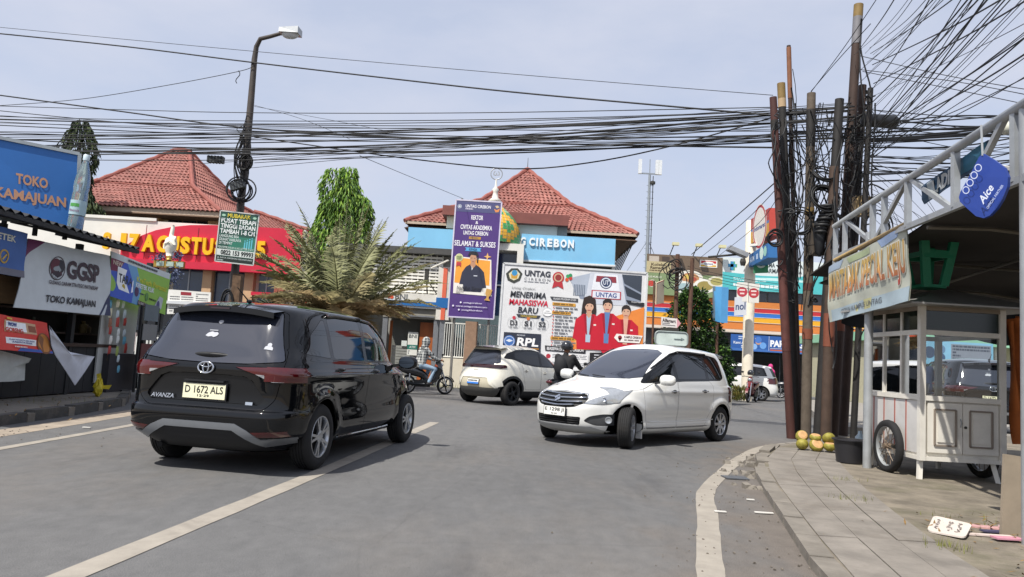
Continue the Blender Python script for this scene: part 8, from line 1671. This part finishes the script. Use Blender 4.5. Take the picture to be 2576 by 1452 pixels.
def person(lab, M, pose, shirt, trousers, skin='9a6a4c', head='helmet', headcol='1a1b1e', bag=None, group=None, shoes='232325', sleeve=True):
    J = pose; sk = pm('skin_'+skin, skin, .6, var=.1); B = MB(); lerp = lambda a, b2, u: tuple(V(a).lerp(V(b2), u))
    def torso(m, k):
        h, c, n = V(J['hip']), V(J['chest']), V(J['neck'])
        for y in (-1, 1):
            limb(m, [h+V((0, y*.08, 0)), h.lerp(c, .5)+V((0, y*.075, 0)), c+V((0, y*.10, 0))], [.125*k, .125*k, .135*k]); limb(m, [c+V((0, y*.1, .02)), V(J['sh'][y])], [.11*k, .075*k])
        limb(m, [c, n], [.11*k, .06*k])
    def arms(m, k, end=1.0):
        for y in (-1, 1): limb(m, [J['sh'][y], J['el'][y], lerp(J['el'][y], J['ha'][y], end)], [.066*k, .05*k, .040*k])
    def legs(m, k, end=1.0):
        h = V(J['hip'])
        for y in (-1, 1): limb(m, [h+V((0, y*.095, -.02)), J['kn'][y], lerp(J['kn'][y], J['an'][y], end)], [.105*k, .075*k, .05*k])
    torso(B, .85); arms(B, .82); legs(B, .82)
    n, hd = V(J['neck']), V(J['head']); f = V(J.get('face', (1, 0, 0))).normalized(); limb(B, [n, hd-V((0, 0, .06))], [.055, .055]); B.ell(hd, (.095, .078, .12), 14, 10); B.ell(hd+f*.095+V((0, 0, -.01)), (.02, .014, .025), 8, 6); B.ell(hd+f*.06+V((0, 0, -.075)), (.04, .045, .04), 8, 6)
    for y in (-1, 1): B.ell(hd+V((-.01, y*.08, 0)), (.02, .012, .032), 8, 6)
    for y in (-1, 1):
        e, ha = V(J['el'][y]), V(J['ha'][y]); d = (ha-e).normalized(); limb(B, [ha, ha+d*.05], [.036, .036])
        for k in range(4): o_ = V((0, 1, 0))*(k-1.5)*.021; limb(B, [ha+d*.06+o_, ha+d*.1+o_+V((0, 0, -.008)), ha+d*(.105+.01*(k in (1, 2)))+o_+V((0, 0, -.04))], [.010, .0095, .008])
        limb(B, [ha+d*.02+V((0, -y*.035, 0)), ha+d*.06+V((0, -y*.055, -.015))], [.012, .009])
        a = V(J['an'][y]); limb(B, [a, a+V((.10, 0, -.05))*1.0], [.04, .035])
    o = remeshed('person', B, sk, .012, M); tag(o, lab, 'person', group); kids = []
    m = MB(); torso(m, 1.08); arms(m, 1.12, .93 if sleeve else .1); kids.append(remeshed('jacket' if sleeve else 'shirt', m, shirt, .018, Matrix.Identity(4)))
    m = MB(); legs(m, 1.1, .95); limb(m, [V(J['hip'])+V((0, -.09, 0)), V(J['hip'])+V((0, .09, 0))], [.128, .128]); kids.append(remeshed('trousers', m, trousers, .018, Matrix.Identity(4)))
    for y in (-1, 1): m = MB(); a = V(J['an'][y]); limb(m, [a+V((-.03, 0, -.045)), a+V((.13, 0, -.055))], [.048, .042]); kids.append(remeshed('shoe', m, pm('shoe_'+shoes, shoes, .7), .015, Matrix.Identity(4)))
    hc = pm('head_'+headcol, headcol, .2 if head == 'helmet' else .8, var=.1, coat=.8 if head == 'helmet' else 0)
    def kid(name, mb, mt, sm=True): me_ = mb.build(name, mt, None, smooth=sm, recentre=False); kids.append(me_); return me_
    if head == 'helmet':
        m = MB(); rows_ = []
        for j in range(9):
            v = j/8*math.pi*.68
            for i in range(18):
                a = 2*math.pi*i/18; rr = .138*math.sin(v); x = rr*math.cos(a)*1.12; rows_.append(hd+V((x-.01, rr*math.sin(a), .02+.145*math.cos(v))))
        m.add(rows_, [(j*18+i, (j+1)*18+i, (j+1)*18+(i+1) % 18, j*18+(i+1) % 18) for j in range(8) for i in range(18)]); kid('helmet', m, hc)
        m = MB(); m.grid(lambda u, v: hd+V((.158*math.cos((u-.5)*2.2)*(1-.12*v), .145*math.sin((u-.5)*2.2)*(1-.1*v), .06-.13*v)), 10, 5); kid('visor', m, cglass)
    elif head == 'hood':
        m = MB(); m.ell(hd+V((-.02, 0, .01)), (.135, .118, .155), 14, 10); limb(m, [hd+V((-.03, 0, -.08)), V(J['neck'])+V((-.03, 0, .0))], [.11, .10]); kids.append(remeshed('hood', m, shirt, .018, Matrix.Identity(4)))
    elif head == 'cap':
        m = MB(); m.add([hd+V((.112*math.sin(v)*math.cos(a), .095*math.sin(v)*math.sin(a), .035+.105*math.cos(v))) for v in np.linspace(0, 1.57, 6) for a in np.linspace(0, 6.283, 14, endpoint=False)], [(j*14+i, (j+1)*14+i, (j+1)*14+(i+1) % 14, j*14+(i+1) % 14) for j in range(5) for i in range(14)]); kid('cap', m, hc); m = MB(); m.poly([hd+V((.1+.09*math.cos(a), .085*math.sin(a), .03)) for a in np.linspace(-1.6, 1.6, 9)]); kid('cap_peak', m, hc)
    elif head == 'scarf':
        m = MB(); m.ell(hd+V((-.015, 0, .0)), (.12, .105, .14), 14, 10); limb(m, [hd+V((0, 0, -.1)), V(J['chest'])+V((-.02, 0, .05))], [.10, .15]); kids.append(remeshed('headscarf', m, hc, .018, Matrix.Identity(4)))
    if bag:
        m = MB(); c = V(J['chest']).lerp(V(J['hip']), .35)+V((-.22, 0, .03)); m.ell(c, (.13, .16, .22), 14, 10); kids.append(remeshed('backpack', m, pm('bag_'+bag, bag, .8, var=.15), .02, Matrix.Identity(4)))
    for k in kids: k.parent = o
    return o
S2 = lambda x, y, z: {1: (x, y, z), -1: (x, -y, z)}
RIDE = dict(hip=(.36, 0, .87), chest=(.47, 0, 1.22), neck=(.50, 0, 1.40), head=(.55, 0, 1.56), sh=S2(.48, .19, 1.33), el=S2(.66, .30, 1.10), ha=S2(.90, .30, 1.045), kn=S2(.78, .19, .76), an=S2(.62, .17, .36))
STAND = dict(hip=(0, 0, .93), chest=(.01, 0, 1.26), neck=(.02, 0, 1.44), head=(.05, 0, 1.60), sh=S2(0, .2, 1.38), el=S2(-.02, .25, 1.08), ha=S2(.10, .24, .84), kn=S2(.02, .10, .50), an=S2(-.02, .11, .10))
def plaid():
    m = bpy.data.materials.new('plaid_cloth'); m.use_nodes = True; t_ = m.node_tree; b = t_.nodes['Principled BSDF']; b.inputs['Roughness'].default_value = .85; tc = t_.nodes.new('ShaderNodeTexCoord')
    ws = []
    for dr in ('X', 'Y', 'Z'):
        w_ = t_.nodes.new('ShaderNodeTexWave'); w_.bands_direction = dr; w_.inputs['Scale'].default_value = 4; w_.inputs['Distortion'].default_value = .4; t_.links.new(tc.outputs['Object'], w_.inputs['Vector']); ws.append(w_)
    a = t_.nodes.new('ShaderNodeMath'); t_.links.new(ws[0].outputs['Fac'], a.inputs[0]); t_.links.new(ws[2].outputs['Fac'], a.inputs[1]); a2 = t_.nodes.new('ShaderNodeMath'); t_.links.new(a.outputs[0], a2.inputs[0]); t_.links.new(ws[1].outputs['Fac'], a2.inputs[1])
    r_ = t_.nodes.new('ShaderNodeValToRGB'); r_.color_ramp.elements[0].position = .3; r_.color_ramp.elements[0].color = lin('33383d')+(1,); r_.color_ramp.elements[1].position = .9; r_.color_ramp.elements[1].color = lin('b4b6b2')+(1,); dv = t_.nodes.new('ShaderNodeMath'); dv.operation = 'MULTIPLY'; dv.inputs[1].default_value = .4; t_.links.new(a2.outputs[0], dv.inputs[0]); t_.links.new(dv.outputs[0], r_.inputs[0]); t_.links.new(r_.outputs[0], b.inputs['Base Color']); MATS['plaid_cloth'] = m; return m
jeans = pm('jeans_pale', '8aa0b4', .85, var=.15, scale=5); dkc = pm('cloth_black', '17181b', .85, var=.15, scale=5); navy = pm('cloth_navy', '202a44', .85, var=.15)
def bikeM(x, y, yaw, k=1, z=0): return Matrix.Translation((x, y, z)) @ Matrix.Rotation(yaw, 4, 'Z') @ Matrix.Scale(k, 4)
M1 = bikeM(-3.0, 22.8, R(32), 1.02); motorcycle('motorcycle', 'dark motorcycle with an orange front ridden by the person in plaid', M1, '2a2c30')
person('person in a checked hooded jacket and pale jeans riding a motorcycle beyond the black car', M1, RIDE, plaid(), jeans, head='hood')
m = MB(M1); m.ell((.98, .02, .84), (.10, .10, .11), 12, 8); o = m.build('helmet', pm('helmet_orange', '8a4028', .4), None, smooth=True); tag(o, 'orange helmet hung at the front of the motorcycle beyond the black car', 'helmet')
M2 = bikeM(1.1, 16.9, R(62), 1.0); motorcycle('motorcycle', 'dark motorcycle hidden between the cream hatchback and the white people carrier', M2, '1b1c20')
person('person in black helmet and backpack riding between the cream and white cars', M2, RIDE, dkc, dkc, head='helmet', headcol='24262a', bag='1d1e22')
M3 = bikeM(10.75, 32.4, R(238), 1.05); motorcycle('motorcycle', 'parked red motorcycle at the foot of the cream sign pillar', M3, '6a1c20')
m = MB(M3); m.add([V((.95, 0, 1.16))+V((.14*math.sin(v)*math.cos(a), .13*math.sin(v)*math.sin(a), .14*math.cos(v))) for v in np.linspace(0, 2.1, 8) for a in np.linspace(0, 6.283, 16, endpoint=False)], [(j*16+i, (j+1)*16+i, (j+1)*16+(i+1) % 16, j*16+(i+1) % 16) for j in range(7) for i in range(16)]); o = m.build('helmet', pm('head_24262a', '24262a', .2), None, smooth=True); tag(o, 'black helmet resting on the handlebar of the parked red motorcycle', 'helmet')
M4 = bikeM(14.6, 40.0, R(150), 1.05); motorcycle('motorcycle', 'motorcycle of the person in pink, half hidden by the poles', M4, '2c3038')
person('person in a bright pink jacket and headscarf on a motorcycle behind the poles', M4, RIDE, pm('cloth_pink', 'c0307c', .8, var=.1), navy, head='scarf', headcol='c4387c')
M5 = bikeM(9.15, 16.3, R(80), 1.0, .2); motorcycle('motorcycle', 'motorcycle standing behind the food cart near the black car', M5, '23324a')
person('person in a navy jacket with a grey and white helmet behind the food cart glass', M5, RIDE, navy, dkc, head='helmet', headcol='9a9c9e')
person('person in dark clothes and a grey-blue cap standing behind the poles', bikeM(9.2, 20.5, R(170), 1.03, .2), STAND, dkc, navy, head='cap', headcol='7d8698')
bpy.context.view_layer.update(); dg = bpy.context.evaluated_depsgraph_get()
for o in VOX:
    me = bpy.data.meshes.new_from_object(o.evaluated_get(dg)); o.modifiers.clear(); o.data = me
    me.polygons.foreach_set('use_smooth', [True]*len(me.polygons))
bpy.data.objects['person']
# second black car seen through the cart glass
CB2 = copy_tree(CAR_BLACK, Matrix.Translation((0, 0, .2)) @ from_axle(11.0, 17.4, R(75), .8), 'black car standing behind the food cart, seen through its glass')
